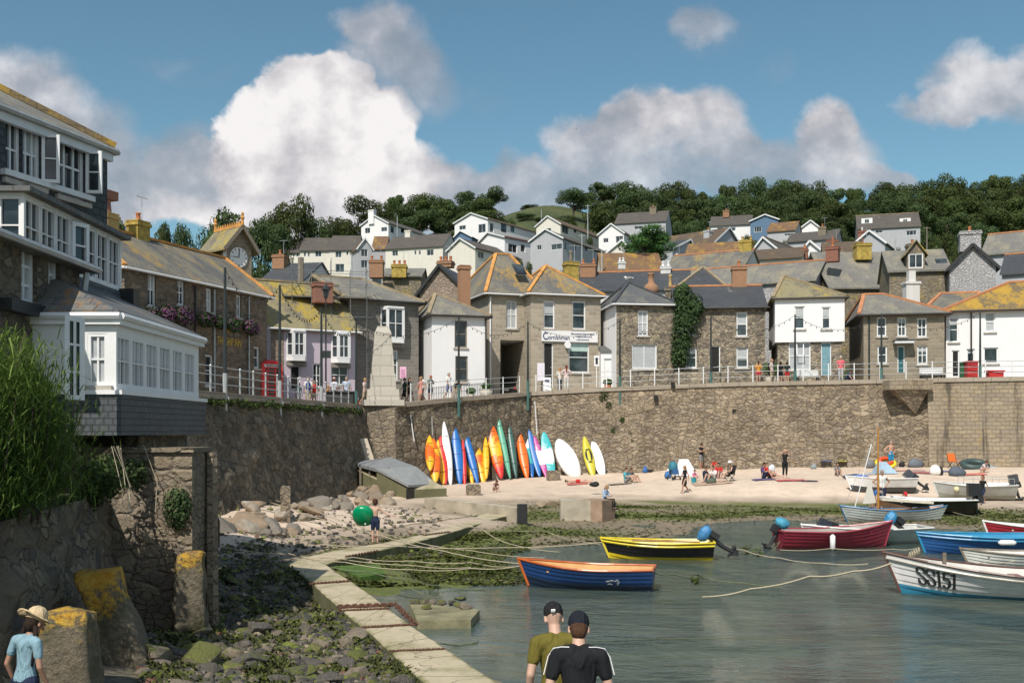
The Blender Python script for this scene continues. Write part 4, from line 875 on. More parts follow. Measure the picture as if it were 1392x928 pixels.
# mid rows, orange and brown roofs
bh('orange brown tiled roof with dark gable behind the round bush', (818,121), (900,121), 8, 400, 367, ('G', 345, .5, 860), 'cream', 'tile_or', ch=[(845,366,117,.8,.8,'whitedirty',2,'paintw')])
bh('roof half orange lichen and half grey slate in the middle rows', (902,109), (1010,105), 8, 410, 371, ('G', 346, .5, 955), 'cream', 'slate_or', ridge='ridge', ch=[(1015,352,109,1.3,1.9,'lichpot',2,'potyel'),(920,366,113,.9,1.2,'yel_stone',1,'paintw')])
bh('tan tiled roof with dark right gable in the middle rows', (932,131), (1004,129), 7, 390, 348, ('G', 331, .5, 970), 'greyr', 'tile_or')
bh('white gable with brown roof stretching left in the middle rows', (970,152), (1008,158), 13, 370, 329, ('F', (990,310)), 'greyr', 'tile_br', ch=[(963,326,155,1.2,1.3,'greyr',1,'terra')])
bh('pale gable bungalow with solar panels beside the round bush', (914,141), (944,145), 9, 380, 338, ('F', (937,326)), 'greyr', 'slate_dark')
bh('grey gabled bungalow right of the lichened chimney', (1024,141), (1056,139), 14, 380, 341, ('F', (1038,323)), 'greyr', 'tile_gr', ridge='ridge_gr')
bh('brown tiled roof in front of the grey gabled bungalow', (1024,117), (1090,115), 7, 390, 353, ('G', 339, .5, 1057), 'cream', 'tile_br', ch=[(1094,352,117,.7,1.1,'brick',1,'terra')])
bh('small white gable with tan roof above the salmon ridge', (1088,127), (1118,126), 11, 390, 344, ('F', (1101,328)), 'white', 'tile_or', ch=[(1132,345,128,1.4,1.6,'brick',1,'terra')])
bh('wide grey tiled bungalow roof left of the dormer house', (1070,153), (1136,150), 8, 370, 329, ('G', 316, .5, 1104), 'greyr', 'tile_gr', ch=[(1118,323,153,1.1,1.5,'yel_stone',1,'terra')])
bh('dark gabled bungalow below the dormer house', (1160,134), (1203,132), 12, 380, 333, ('F', (1182,314)), 'greyr', 'tile_gr', ch=[(1172,335,137,1,2.0,'brick',1,'paintw')])
bh('tan roof with pale wall right of the small white gable', (1120,118), (1170,117), 7, 390, 347, ('G', 330, .5, 1145), 'whitedirty', 'tile_br')
# ================================================================== HOUSES ON THE HILL
TG = 'stepped white terrace on the hill'
bh('lowest left house of the stepped white terrace', (374,186), (408,186), 8, 373, 343, ('G', 328, .5, 392), 'cream', 'tile_gr', [(383,344,390,351,1,1),(398,344,400.5,349,1,1),(403,343.5,406,349,1,1),(403,359,407,369,1,1)], group=TG, ch=[(392,331,190,1,1.2,'cream',0,'terra')])
bh('middle house of the stepped white terrace on the hill', (408,185), (448,185), 8, 373, 340, ('G', 324, .5, 428), 'cream', 'tile_gr', [(413,342,416,349,1,1),(418.5,342,421,349,1,1),(428.5,341,437,349,2,1),(424.5,358.7,437,370,3,1),(412.5,360,416,370,1,1)], group=TG)
bh('right house of the stepped white terrace, beside the grey gable', (448,184), (486,184), 8, 373, 339, ('G', 321, .5, 466), 'cream', 'tile_gr', [(456,341,464.3,350,2,1),(470.8,341,473.8,347,1,1),(477,341,479.5,347,1,1),(456,358.7,468,370.2,2,1),(477,357,481,366,1,1)], group=TG)
bh('grey gabled house joining the white terrace and the long row', (486,180), (506,181), 10, 373, 337, ('F', (496,324)), 'greyr', 'tile_br', [(491,339,500,348.7,2,1),(491,354,500,364,2,1)])
bh('dark grey fronted house right of the grey gable', (506,184), (524,184), 8, 373, 338, ('G', 322, .5, 515), 'greyr', 'tile_or')
bh('long cream row with dark roof left of the cream gable', (524,180), (602,177), 8, 368, 338, ('G', 321, .5, 562), 'cream', 'tile_gr', [(533,340,541,348,2,1),(563,340.5,566,346.5,1,1),(569,340.5,572,346.5,1,1),(580,339,589.5,347.5,2,1)], ch=[(555,324,183,1,1.3,'cream',0,'terra')])
bh('white gabled bungalow with tall white chimney under the trees', (491,226), (528,223), 18, 325, 307, ('F', (509,293)), 'white', 'tile_gr', [(496,309.5,503,317.5,2,1),(518,308.5,526,315,2,1)], rwins=[(531,308,536,316,1,1),(545,309,550,316,1,1)], ch=[(506,305,225,1.4,3.0,'white',0,'terra')])
bh('big white gabled house with brown roof left of the field', (618,217), (663,212), 19, 335, 304, ('F', (641,290)), 'white', 'tile_br', [(624,306,633,313,2,1),(650,304,660,317,2,1)], rwins=[(666,304,671,315,1,1),(681,305,689,315,1,1),(694,306,700,315,1,1)])
bh('small pale blue gable below the big white gabled house', (617,195), (641,194), 12, 340, 323, ('F', (626,314)), 'bluer', 'tile_br')
bh('blank cream gable with tan roof above the shop roof', (609,167), (646,164), 13, 362, 341, ('F', (626,324.5)), 'cream', 'tile_gr', rwins=[(650,343,658,350,2,1)])
bh('white house with red brown roof behind the shop roof', (653,177), (686,173), 13, 356, 328, ('F', (664,316.5)), 'white', 'tile_red', rwins=[(691,333,703,342,2,1),(708,333,714,342,1,1)])
bh('big grey gabled house on stilts right of the red brown roof', (721,171), (765,168), 20, 352, 328, ('F', (742,312)), 'greyr', 'tile_gr', [(729.7,333,736,340,2,1),(749,331,764,340,2,1)], rwins=[(767,331,771,339,1,1),(780,332,784,340,1,1),(795,333,799,341,1,1),(808,334,813,342,1,1)])
bh('pale gabled bungalow with brown roof just below the field', (729,217), (762,214), 20, 330, 308, ('F', (745,294)), 'cream', 'tile_br', [(740,310,749,316,2,1)], rwins=[(764,308,773,316,2,1),(780,309,784,316,1,1),(790,309,797,316,1,1)])
bh('white gabled bungalow left of the round bush', (814,197), (848,195), 10, 336, 319, ('F', (831,304.5)), 'white', 'tile_gr', [(820,323.5,827,330,2,1),(837,320.5,847,330.6,2,1)])
bh('pale low gable partly hidden by the round bush', (825,152), (858,151), 9, 365, 344, ('F', (846,326.5)), 'cream', 'tile_gr')
bh('wide dark roofed house with chimney under the oak trees', (836,218), (905,215), 10, 325, 304, ('G', 289, .5, 872), 'greyr', 'tile_gr', [(862,307,873,312,2,1),(880,307,896,312,3,1)], ch=[(888,292,220,1.4,1.6,'yel_stone',1,'terra')])
bh('grey roofed bungalow with chimney left of the blue gable', (966,214), (1022,212), 9, 325, 307, ('G', 294, .5, 995), 'white', 'tile_gr', [(975,309,984,314,2,1),(990,309,1000,314,2,1)], ch=[(987,296,217,1.3,1.4,'brick_or',1,'terra')])
bh('blue boarded gable over a white ground floor on the hill', (1020,208), (1058,206), 10, 325, 301, ('F', (1040,292)), 'bluer', 'tile_gr', [(1025,308,1035,316,3,1)])
bh('tan roofed bungalow in front of the blue gable', (1043,189), (1081,187), 9, 330, 315, ('G', 303, .5, 1062), 'greyr', 'tile_or', [(1066,317,1078,321,3,1)])
bh('small white gable alone among the dark trees', (1090,196), (1112,195), 9, 325, 309, ('F', (1102,300)), 'white', 'tile_or')
dh = bh('grey roofed bungalow with two white dormers under the wood', (1166,198), (1251,195), 9, 328, 311, ('G', 292, .5, 1208), 'greyr', 'tile_gr', [(1190,313,1200,317,2,1),(1232,313,1246,320,3,1)], ridge='ridge_gr')
for x0, x1 in ((1171,1186),(1223,1238)):
    (u1,_),(u2,_) = dh.onv(x0,300,1.6), dh.onv(x1,300,1.6); (_,zb_),(_,zt_) = dh.onv(x0,305,1.6), dh.onv(x0,297,1.6)
    mb = MB(); f_ = Face((u1,1.6,zb_), (1,0,0), (0,1,0)); wallgrid(mb, f_, u2-u1, zt_-zb_, [(.55,.15,u2-u1-.55,zt_-zb_-.15)], .1); mb.poly([(u1,1.6,zt_),(u2,1.6,zt_),(u2,4.5,zt_),(u1,4.5,zt_)]); mb.poly([(u1,1.6,zb_),(u1,1.6,zt_),(u1,4.5,zt_)]); mb.poly([(u2,1.6,zt_),(u2,1.6,zb_),(u2,4.5,zt_)])
    o = mb.build('dormer', M['white'], dh.root); window(o, f_, (.55,.15,u2-u1-.55,zt_-zb_-.15), 2, 1, None, .1, False)
# ================================================================== NEAR LEFT BUILDINGS
tag(MB().prism([(-40,-5,.5),(-6.9,-5,.5),(-6.35,11,.5),(-7.75,20,.5),(-9,24,.5),(-13.7,24,.5),(-40,40,.5)], (0,0,2.45)).build('bank', plain((.08,.075,.05), .95, .3, 1, .5)), kind='structure')
wall_strip([V((-5.9,9.0)), V((-6.05,12.0)), V((-7.45,20.0))], 1, .45, M['fore'], 'retaining_wall', 'shadowed boulder retaining wall under the feathery bush', zt=lambda x: 3.15, rough=.16, step=.25, cop=False, seed=5)
bt = MB(); bt.box(-9.2,18,.2,-5.59,19.1,3.62); bt_o = tag(bt.build('buttress_wall', M['butt']), 'stone buttress wall half in shadow with an ivy clump', 'wall')
MB().box(-9.3,17.94,3.622,-5.55,19.12,3.70).build('coping', M['butt'], bt_o)
MB().tube([(-5.46,18.75,.3),(-5.48,18.8,2.0),(-5.5,18.85,3.60)], [.13,.12,.11], 7).build('corner_stones', M['butt'], bt_o)
# slate hung house
B3 = V((-9.43,24)); ud = V((.29,.957)).normalized(); A3 = B3-ud*12
pxA = CX+A3.x/A3.y*F
sl = house('slate_house', 'tall slate hung house with open white casements at left', (pxA, A3.y), (CX+B3.x/B3.y*F, B3.y), 9, 2.0, HY-6.6/A3.y*F, ('H', (-590,-141), (-144,50), .33), M['shingle'], M['slate_grey'],
  [(8,165,30,241,2,2), (31,173,57,247,3,2), (79,189,117,264,3,2)], ridge=M['roof_yel'], gutter=M['galv'], oh=.12, bottom=1)
ev = MB(); ev.box(-.4,-.12,sl.ze-.34,sl.W+.06,-.004,sl.ze-.15); ev.build('eaves_board', M['paintw2'], sl.root)
def leaf_sash(parent, fc, a, z0, z1, wd, ang, mirror=1, rows=2):   # an opened casement hinged at a
    du = V(fc.u)*math.cos(ang)*mirror-V(fc.n)*math.sin(ang); nn = V((-du.y, du.x, 0)); f2 = Face(fc.p(a,0,0), du, nn)
    o = window(parent, f2, (.01, z0, wd, z1), 1, rows, M['paintw'], .04, False, name='open_casement'); return o
for (px_, y0, y1, an, mi) in ((57,183,247,1.0,1),(117,206,262,1.2,1)):
    (a1, zb_), (_, zt_) = sl.onv(px_, y1), sl.onv(px_, y0); leaf_sash(sl.root, sl.front, a1, zb_, zt_, .34, an, mi)
(a1,z1),(a2,z2) = sl.onv(0,245), sl.onv(123,268); mb = MB(); fbox(mb, sl.front, a1, z2-.12, a2, z2, -.14, -.003); mb.build('sill_board', M['paintw2'], sl.root)
# bay box with casements
bx = MB(); BX0, BX1, BY0, BY1, bz0, bz1 = -9.6, -8.72, 18.4, 23.0, 7.1, 8.25
fb1 = Face((BX1,BY0,bz0), (0,1,0), (-1,0,0)); fb0 = Face((BX0,BY0,bz0), (1,0,0), (0,1,0)); n_ = 7; hs = [(lerp(.06,4.54,k/n_)+.02, .06, lerp(.06,4.54,(k+1)/n_)-.02, 1.09) for k in range(n_)]
wallgrid(bx, fb1, BY1-BY0, bz1-bz0, hs, .1); wallgrid(bx, fb0, BX1-BX0, bz1-bz0, [(.06,.06,.82,1.09)], .1); bx.poly([(BX0,BY1,bz0),(BX0,BY1,bz1),(BX1,BY1,bz1),(BX1,BY1,bz0)]); bx.poly([(BX0,BY0,bz0),(BX0,BY1,bz0),(BX1,BY1,bz0),(BX1,BY0,bz0)])
bxo = bx.build('bay_window', M['paintw'], None); bxo.parent = sl.root; bxo.matrix_basis = sl.inv
for k, r in enumerate(hs): window(bxo, fb1, r, 2, 2, M['paintw'], .1, False, name='casement', thin=.55)
window(bxo, fb0, (.06,.06,.82,1.09), 2, 2, M['paintw'], .1, False, name='casement', thin=.55)
for k in (2,): leaf_sash(bxo, fb1, hs[k][2]+.02, .14, 1.03, .42, .4)
o = MB().prism([(BX0,BY0-.15,bz1),(BX1+.18,BY0-.15,bz1),(BX1+.18,BY1+.1,bz1),(BX0,BY1+.1,bz1)], (0,0,.09)).build('bay_roof', M['slate'], bxo)
ap = MB(); ap.prism([(BX1-.4,BY0,bz0-.02),(BX1+.02,BY0,bz0-.02),(BX1+.1,BY0,6.5),(BX1-.4,BY0,6.5)], (0,BY1-BY0,0)); ap.build('slate_apron', M['shingle_lt'], bxo)
MB().box(BX1-.2,BY1-.15,6.55,BX1+.32,BY1+.2,7.15).build('vent_box', M['black'], bxo)
# stone house at the left edge
A4, B4 = (-36, 15.5), (108, 19.3)
ns = house('stone_house', 'dark stone house with sloping eaves and white porch post', A4, B4, 6, 3.0, HY-3.13/15.5*F, ('H', (-330,190), (-120,262), .5), M['fore'], M['slate_or'], [(29,328,51,410,2,3), (66,338,82,418,2,3)], gutter=M['galv'], oh=.22)
(a1,z1),(a2,z2) = ns.onv(20,432), ns.onv(91,416); mb = MB(); fbox(mb, ns.front, a1-.5, z2-.36, a2+.2, z2-.16, -.2, -.004); mb.build('porch_beam', M['black'], ns.root)
mb = MB(); f_ = ns.front; u_ = ns.onv(80,470)[0]; fbox(mb, f_, u_-.16, .2, u_+.16, z2-.43, -.22, -.01); mb.build('porch_post', M['white'], ns.root)
MB().tube([(ns.W-2.1,1.0,ns.ze),(ns.W-2.1,1.0,ns.ze+1.9)], .09, 8).build('flue_pipe', M['cream'], ns.roof)
mb = MB().tube([f_.p(ns.W-.15,ns.ze-.2,-.2), f_.p(ns.W-.15,z2-.1,-.1)], .06, 8).build('drainpipe', M['galv'], ns.root)
# sun room
def xd(px): return -6.69*F/(px-CX)
wn = []
for (x0, x1) in [(159.6,177.4),(179.4,196.4),(198.6,214.6),(216.8,232.2),(234.4,248.6),(251.2,264.6)]:
    d0 = xd(x0); d1 = xd(x1); wn.append((x0, HY-(5.62-4)*F/d1, x1, HY-(4.76-4)*F/d0, 3, 2, dict(thin=.5, curtain=.45, sill=False)))
# the side panes face the camera
sr = house('sun_room', 'white glazed sun room on a slate hung base over the beach', (158, xd(158)), (270, xd(270)), 2.3, 4.66, 422, ('H', (37,360), (141,396), .97), M['paintw'], M['slate'], wn, lwins=[(119,453,146,523,2,2)], gutter=M['paintw2'], oh=.05, bottom=.05, rev=.08, th=.1)
sk = MB(); W_, D_ = sr.W, sr.D; sk.prism([(-.1,-.12,-.74),(W_+.12,-.12,-.74),(W_+.12,D_,-.74),(-.1,D_,-.74)], (0,0,.69)); sk.build('slate_skirt', M['shingle_lt'], sr.root)
mb = MB(); mb.box(-.14,-.15,-.052,W_+.14,-.02,.02); mb.box(-.14,-.02,-.052,-.003,D_,.02); mb.build('sill_board', M['paintw'], sr.root)
mb = MB(); mb.box(-.1,-.1,sr.ze-.24,W_+.1,-.004,sr.ze-.1); mb.box(-.098,-.003,sr.ze-.238,-.004,D_,sr.ze-.102); mb.build('eaves_board', M['paintw'], sr.root)
c0 = P(113, 547, 16.6); c1 = P(90, 545, 16.2); oc = Face((c1.x,c1.y,0), (c0-c1).normalized().xy.to_3d(), V((0,1,0)))
o = window(None, oc, (0, 4.5, (c0-c1).xy.length, 5.8), 2, 3, M['paintw'], .04, False, name='open_casement'); o.parent = sr.root; o.matrix_basis = sr.inv
fl = MB(); fl.box(-10,19.3,.5,-7.0,22.2,3.9); tag(fl.build('foundation_wall', M['fore']), 'rubble foundation below the sun room', 'wall')
# ================================================================== TREES AND PLANTS
def crown_mesh(seed, style, n=5600):
    rr = random.Random(seed); mb = MB(); mb.c = []; lobes = []
    if style == 'broad': nl, zc = 13, (.42, .80)
    elif style == 'round': nl, zc = 12, (.28, .80)
    elif style == 'tall': nl, zc = 11, (.30, .82)
    elif style == 'bush': nl, zc = 20, (.16, .74)
    else: nl, zc = 9, (.45, .82)
    for k in range(nl):
        a = rr.uniform(0, 6.28); z = rr.uniform(*zc); rmax = {'broad': .42, 'round': .36, 'tall': .28, 'pine': .38, 'bush': .40}[style]*math.sqrt(max(.05, 1-((z-.45)/.55)**2)); rad = rr.uniform(.35, 1)*rmax
        lobes.append((V((rad*math.cos(a), rad*math.sin(a), z)), rr.uniform(.11, .2)*(1.1 if style == 'broad' else 1)))
    lobes.append((V((0,0,.6)), .25))
    for c, r in lobes:
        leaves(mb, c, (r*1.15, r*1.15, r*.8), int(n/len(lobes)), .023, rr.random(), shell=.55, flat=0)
    return mb.mesh('crown_'+style, None, uv=False)
def trunk_mesh(seed):
    rr = random.Random(seed); mb = MB(); mb.tube([(0,0,-.12),(.01,0,.2),(.0,.02,.4),(.02,0,.62)], [.035,.028,.022,.012], 7)
    for k in range(6):
        a = rr.uniform(0, 6.28); z = rr.uniform(.22, .5); mb.tube([(0,0,z),(.15*math.cos(a),.15*math.sin(a),z+.12),(.30*math.cos(a),.30*math.sin(a),z+.22)], [.016,.011,.005], 5)
    return mb.mesh('trunk', M['bark'], uv=False)
CR = [crown_mesh(k, s) for k, s in enumerate(['broad','round','tall','pine','broad','round'])]; TRK = [trunk_mesh(k) for k in range(3)]
CRL = [c.copy() for c in CR]; CRB = crown_mesh(11, 'bush', 8000); CRS = crown_mesh(12, 'bush', 4200); CRS.materials.append(M['leaf']); CRT = CRS.copy(); CRT.materials.clear(); CRT.materials.append(M['leaf_lt'])
for c in CR: c.materials.append(M['leaf'])
for c in CRL: c.materials.append(M['leaf_lt'])
CRB.materials.append(M['leaf_br'])
tc_ = 0
def tree(px, top, d, wpx, label, light=0, group=None, base=None, name='tree', cat='tree', p=None):
    global tc_; tc_ += 1
    X = (px-CX)/F*d; zb_ = hz(X, d)-.3 if base is None else Zat(base, d); h = Zat(top, d)-zb_; wd = wpx/F*d
    r_ = empty(name, (X, d, zb_), rnd.uniform(0, 6.28), label, cat, group); p = tc_ % 6 if p is None else p
    me = (CRT if light else CRS) if name == 'shrub' else CRB if light == 2 else (CRL if light else CR)[p]
    for nm, m_ in (('crown', me), ('trunk', TRK[tc_ % 3])):
        o = bpy.data.objects.new(nm, m_); COL.objects.link(o); o.parent = r_; o.scale = (wd/.95, wd/.95, h/.93)
    return r_
SKY = [(100,285),(142,284),(170,279),(205,296),(240,306),(275,282),(310,266),(345,276),(360,276),(395,266),(415,284),(440,291),(470,284),(500,266),(525,268),(560,263),(600,262),(640,258),(690,258),(715,270),(730,276),(765,262),(780,256),(800,262),(815,250),(840,246),(870,246),(910,244),(940,256),(965,254),(1000,252),(1030,240),(1060,235),(1085,240),(1100,246),(1140,250),(1180,253),(1215,241),(1250,238),(1280,242),(1330,237),(1364,236),(1420,238)]
TREES = [(172,279,100,60,'spreading tree showing above the near end of the pub roof',0),(222,300,118,46,'low dark tree behind the red chimney cowl',0),(256,302,122,44,'low dark tree left of the clock tower',0),(313,266,150,76,'broad rounded tree rising behind the clock tower',0),
 (350,290,140,60,'dark bushy tree right of the clock tower roof',0),(392,267,190,66,'yellowish rounded tree above the stepped white terrace',1),(300,296,130,60,'dense dark tree just left of the clock tower crest',0),(380,300,165,60,'dark round tree behind the left end of the stepped terrace',0),
 (432,290,215,46,'dark tree between the rounded yellow tree and the white bungalow',0),(462,286,235,50,'mid green tree left of the tall white chimney',1),(500,266,262,72,'yellow topped oak behind the tall white chimney',1),(780,257,300,46,'lone gappy oak standing right of the grassy field',0),
 (878,305,127,78,'big bright round bush tree among the middle roofs',2)]
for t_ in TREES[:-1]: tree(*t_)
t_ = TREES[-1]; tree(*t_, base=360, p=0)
def near(px, y):
    L = [(315,'clock tower'),(400,'stepped white terrace'),(505,'white bungalow with tall chimney'),(575,'long cream row'),(640,'big white gabled house'),(745,'grassy field'),(830,'white gabled bungalow'),(880,'wide dark roofed house'),(995,'grey roofed bungalow'),(1040,'blue gable'),(1100,'small white gable'),(1208,'dormer house'),(1320,'limewashed gable chimney'),(1400,'right edge roofs')]
    k = min(L, key=lambda q: abs(q[0]-px)); return k[1], ('left of' if px < k[0]-14 else 'right of' if px > k[0]+14 else 'directly above')
def skyrow(px): return interp(px, SKY)
for d, dy_, step, jit, rown in ((322,0,30,3,'skyline'),(292,13,34,5,'second row'),(262,30,36,6,'third row'),(240,46,36,6,'lowest row')):
    px = 520+(d % 17)
    while px < 1420:
        top = skyrow(px)+dy_+rnd.uniform(-jit, jit); wp = step*rnd.uniform(1.4, 1.9)
        ok = not (698 < px < 772) and not (d < 250 and (px < 650 or 800 < px < 850)) and not (d < 270 and 600 < px < 720 and dy_ > 40)
        if d < 300 and 690 < px < 800: ok = False
        if ok:
            nm, rel = near(px, top); desc = ['dark bushy','dense dark','mid green rounded','gappy dark','tall dark','olive green'][rnd.randrange(6)]
            tree(px, top, d, wp, '%s tree, %s of the wood, %s the %s' % (desc, rown, rel, nm), 1 if desc in ('olive green', 'mid green rounded') else 0, group='wood along the hilltop')
        px += step*rnd.uniform(.8, 1.2)
for i, (px, top, d, wp) in enumerate([(715,288,300,34),(735,294,296,22),(757,292,285,30),(722,276,352,36),(748,279,352,30),(772,290,280,30),(690,290,240,30),(800,316,205,24),(822,336,190,24),(705,346,166,22),(716,350,160,20),(776,350,160,40),(690,352,160,20),(600,332,200,20),(925,292,240,30),(940,296,236,26),(945,316,200,26),(1018,312,200,26),(1030,318,185,26),(1007,319,180,22),(1090,312,180,22),(1125,300,205,36),(1143,296,205,30),(1135,318,170,22),(1258,300,205,34),(1280,308,200,42),(1275,322,150,40),(1245,322,160,30),(1225,326,150,26),(1300,318,160,30),(1262,306,215,40),(1150,322,160,24),(1100,345,120,14),(566,317,205,26),(545,318,205,20),(470,318,215,26),(440,312,205,34),(410,313,200,30),(1340,300,200,60),(1390,300,190,60),(1320,296,215,60),(1070,318,180,22),(880,322,180,30),(900,330,160,26),(812,352,140,24),(797,360,120,20)]):
    nm, rel = near(px, top); hgt = 'small' if wp < 25 else 'wide'
    tree(px, top, d, wp, '%s %s shrub on the hill, %s the %s' % (hgt, ['dark green','mid green','dull green','dense'][i % 4], rel, nm), 1 if i % 4 == 1 else 0, group='shrubs on the hill', name='shrub', cat='shrub', p=[0,1,4][i % 3], base=None if d > 280 else max(top+wp*.75, HY-(hz((px-CX)/F*d, d)-CZ)/d*F))
# feathery bush over the retaining wall
bs = empty('feathery_bush', (-6.5, 12.9, 2.9), 0, 'bright feathery green bush overhanging the retaining wall at left', 'bush'); mb = MB(); mb.c = []; rr = random.Random(5)
for k in range(22000):
    u = rr.random(); cx = rr.gauss(0, .27); cy = rr.gauss(0, .68); cz = .15+abs(rr.gauss(.0, .95)); a = rr.uniform(-.5, 1.1)
    if cz > 2.35-.55*cy*cy*.4: continue
    base = V((cx+.1, cy, cz)); L = rr.uniform(.10, .32); dr = V((.38+rr.gauss(0, .35), rr.gauss(-.25, .45), rr.gauss(.45, .5))).normalized()
    tip = base+dr*L-V((0,0,L*L*.6)); md = base+dr*L*.55; sd_ = dr.cross(V((0,0,1))).normalized()*rr.uniform(.004, .009); i = len(mb.v)
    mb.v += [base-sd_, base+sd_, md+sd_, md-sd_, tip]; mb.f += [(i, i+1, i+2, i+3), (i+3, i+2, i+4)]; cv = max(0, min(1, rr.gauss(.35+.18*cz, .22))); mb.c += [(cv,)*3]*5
mb.build('foliage', M['leaf_grass'], bs, uv=False); mb = MB()
for k in range(9): leaves(mb, (rr.gauss(.05,.2), rr.gauss(0,.6), rr.uniform(.1,1.3)), (.28,.4,.3), 300, .035, k+900, shell=.3)
mb.build('undergrowth', M['leaf'], bs, uv=False)
mb = MB()
for k in range(26):
    y = rr.gauss(0, .9); x = rr.gauss(0, .2); mb.tube([(x,y,-.1),(x+.2,y+rr.gauss(0,.15),.7),(x+.35,y+rr.gauss(0,.3),1.5)], [.018,.013,.005], 4)
mb.build('stem', M['bark'], bs)
bs2 = empty('leafy_shrub', (-7.0, 14.4, 3.4), 0, 'dark broad leaved shrub behind the feathery bush beside the white post', 'shrub'); mb = MB()
for k in range(8): leaves(mb, (rr.gauss(-.1,.25), rr.gauss(0,.7), .5+rr.uniform(0,.95)), (.35,.5,.4), 420, .06, k+300, shell=.4)
mb.build('foliage', M['leaf_br'], bs2, uv=False); MB().tube([(0,0,-.4),(0,0,1),(.1,.2,2)], [.06,.05,.02], 6).build('stem', M['bark'], bs2)
bs3 = empty('dry_brambles', (-6.75, 17.6, 3.0), 0, 'dark brambles with dry arching stems under the sun room', 'bramble'); mb = MB()
for k in range(7): leaves(mb, (rr.gauss(0,.15), rr.gauss(-.3,.7), rr.uniform(-.2,.5)), (.25,.45,.3), 330, .05, k+330, shell=.3)
mb.build('foliage', M['leaf'], bs3, uv=False); mb = MB()
for k in range(6):
    y = rr.gauss(-.6, .7); mb.tube([(0,y,.5),(.35,y-.2,.75),(.6,y-.35+rr.gauss(0,.2),.1),(.62,y-.4,-.7+rr.uniform(-.2,.4))], .006, 4)
mb.build('stem', M['rope'], bs3)
iv2 = empty('ivy_clump', tuple(P(241, 690, 17.93)), 0, 'round ivy clump growing on the buttress wall', 'ivy'); mb = MB(); leaves(mb, (0,0,0), (.27,.16,.40), 900, .036, 9, shell=.2); mb.build('foliage', M['leaf_ivy'], iv2, uv=False); MB().tube([(0,.12,-.5),(0,.06,.2)], .015, 5).build('stem', M['bark'], iv2)
# tufts on the harbour wall
for i, (px, py, r) in enumerate([(822,538,.42),(828,552,.3),(846,570,.22),(833,585,.24),(857,588,.24),(860,600,.2),(928,582,.22),(974,580,.14),(1000,547,.2),(1013,553,.18),(1226,573,.3),(1246,582,.3),(880,560,.14),(1040,560,.16),(1085,575,.14)]):
    d = 72+(XY(px, 70).x-1.34)*(-10/60.7)-.15-.35*(py-530)/120; o = empty('wall_plant', tuple(P(px, py, d)), 0, '%s weeds on the sunlit harbour wall, %s' % (['large','small','leafy'][i % 3], ['topmost above the white kayak','second above the white kayak','above the olive kayak','left above the sitting man','right above the sitting man','lowest of five near the kayaks','above the standing man','level with the weep hole','touching the upper right weep hole','just right of the upper weep hole','below the pointed corbel','beside the stepped stones','near the left weep hole','alone in mid wall','right of mid wall'][i]), 'wall plant', 'weeds growing on the harbour wall')
    mb = MB(); leaves(mb, (0,-.05,0), (r,.14,r*1.2), int(160+300*r), .055, i+500, shell=.1); mb.build('foliage', M['leaf'] if i % 2 else M['leaf_lt'], o, uv=False)
mb = MB(); k = 0
for t_ in range(70):
    p = lerp(QL[1], QL[2], t_/70); leaves(mb, (p.x+.12+rr.uniform(-.1,.1), p.y, zr(p.x)-.28-rr.uniform(0,.2)), (.2,.3,rr.uniform(.08,.26)), 36, .07, t_+700, shell=.1)
tag(mb.build('wall_top_weeds', M['leaf_lt'], uv=False), 'strip of weeds growing along the top of the dark quay wall', 'weeds', kind='stuff')
# ================================================================== ROCKS
def rock_mesh(seed, n=17, rough=.07, flat=.75):
    rr = random.Random(seed); bm = bmesh.new()
    for _ in range(n):
        p = V((rr.gauss(0,1), rr.gauss(0,1), rr.gauss(0,1))).normalized(); bm.verts.new((p.x*rr.uniform(.8,1.05), p.y*rr.uniform(.7,.95), p.z*rr.uniform(.7,.95)*flat))
    r_ = bmesh.ops.convex_hull(bm, input=bm.verts); bmesh.ops.delete(bm, geom=[g for g in r_['geom_interior'] if isinstance(g, bmesh.types.BMVert)], context='VERTS')
    bmesh.ops.bevel(bm, geom=bm.edges[:], offset=.045, segments=1, affect='EDGES', clamp_overlap=True); bmesh.ops.triangulate(bm, faces=bm.faces[:]); bmesh.ops.subdivide_edges(bm, edges=bm.edges[:], cuts=1)
    for v in bm.verts: v.co *= 1+rough*mnoise.fractal(v.co*1.9+V((seed*3.1,0,0)), 1, 2, 4)
    me = bpy.data.meshes.new('boulder'); bm.to_mesh(me); bm.free(); me.polygons.foreach_set('use_smooth', [True]*len(me.polygons)); me.set_sharp_from_angle(angle=.5); return me
def rockmat(name, cs, moss, mth):
    m, n, b = newmat(name); co = n.n('ShaderNodeTexCoord').outputs['Object']; oi = n.n('ShaderNodeObjectInfo').outputs['Random']
    c = n.ramp(oi, [((i+.0)/len(cs), c) for i, c in enumerate(cs)], 'CONSTANT'); f1 = n.noise(co, 2.2, 7, .65).outputs[0]; f2 = n.noise(co, 9, 6, .7).outputs[0]
    x = n.mix(n.ramp(f1, [(.35, 0), (.7, .8)]), c, tuple(k*.5 for k in cs[0])); x = n.mix(n.ramp(f2, [(.45, 0), (.8, .6)]), x, (.36,.31,.25))
    nz = n.n('ShaderNodeSeparateXYZ', None, i0=n.n('ShaderNodeNewGeometry').outputs['Normal']).outputs[2]
    g = n.m('ADD', n.m('ADD', n.m('MULTIPLY', nz, .22), f1), n.m('MULTIPLY', n.m('SUBTRACT', n.m('FRACT', n.m('MULTIPLY', oi, 7.3)), .5), .5))
    x = n.mix(n.ramp(g, [(mth, 0), (mth+.12, .85)]), x, moss); fin_mat(n, b, x, .85, n.m('ADD', f2, f1), .7, .06); return m
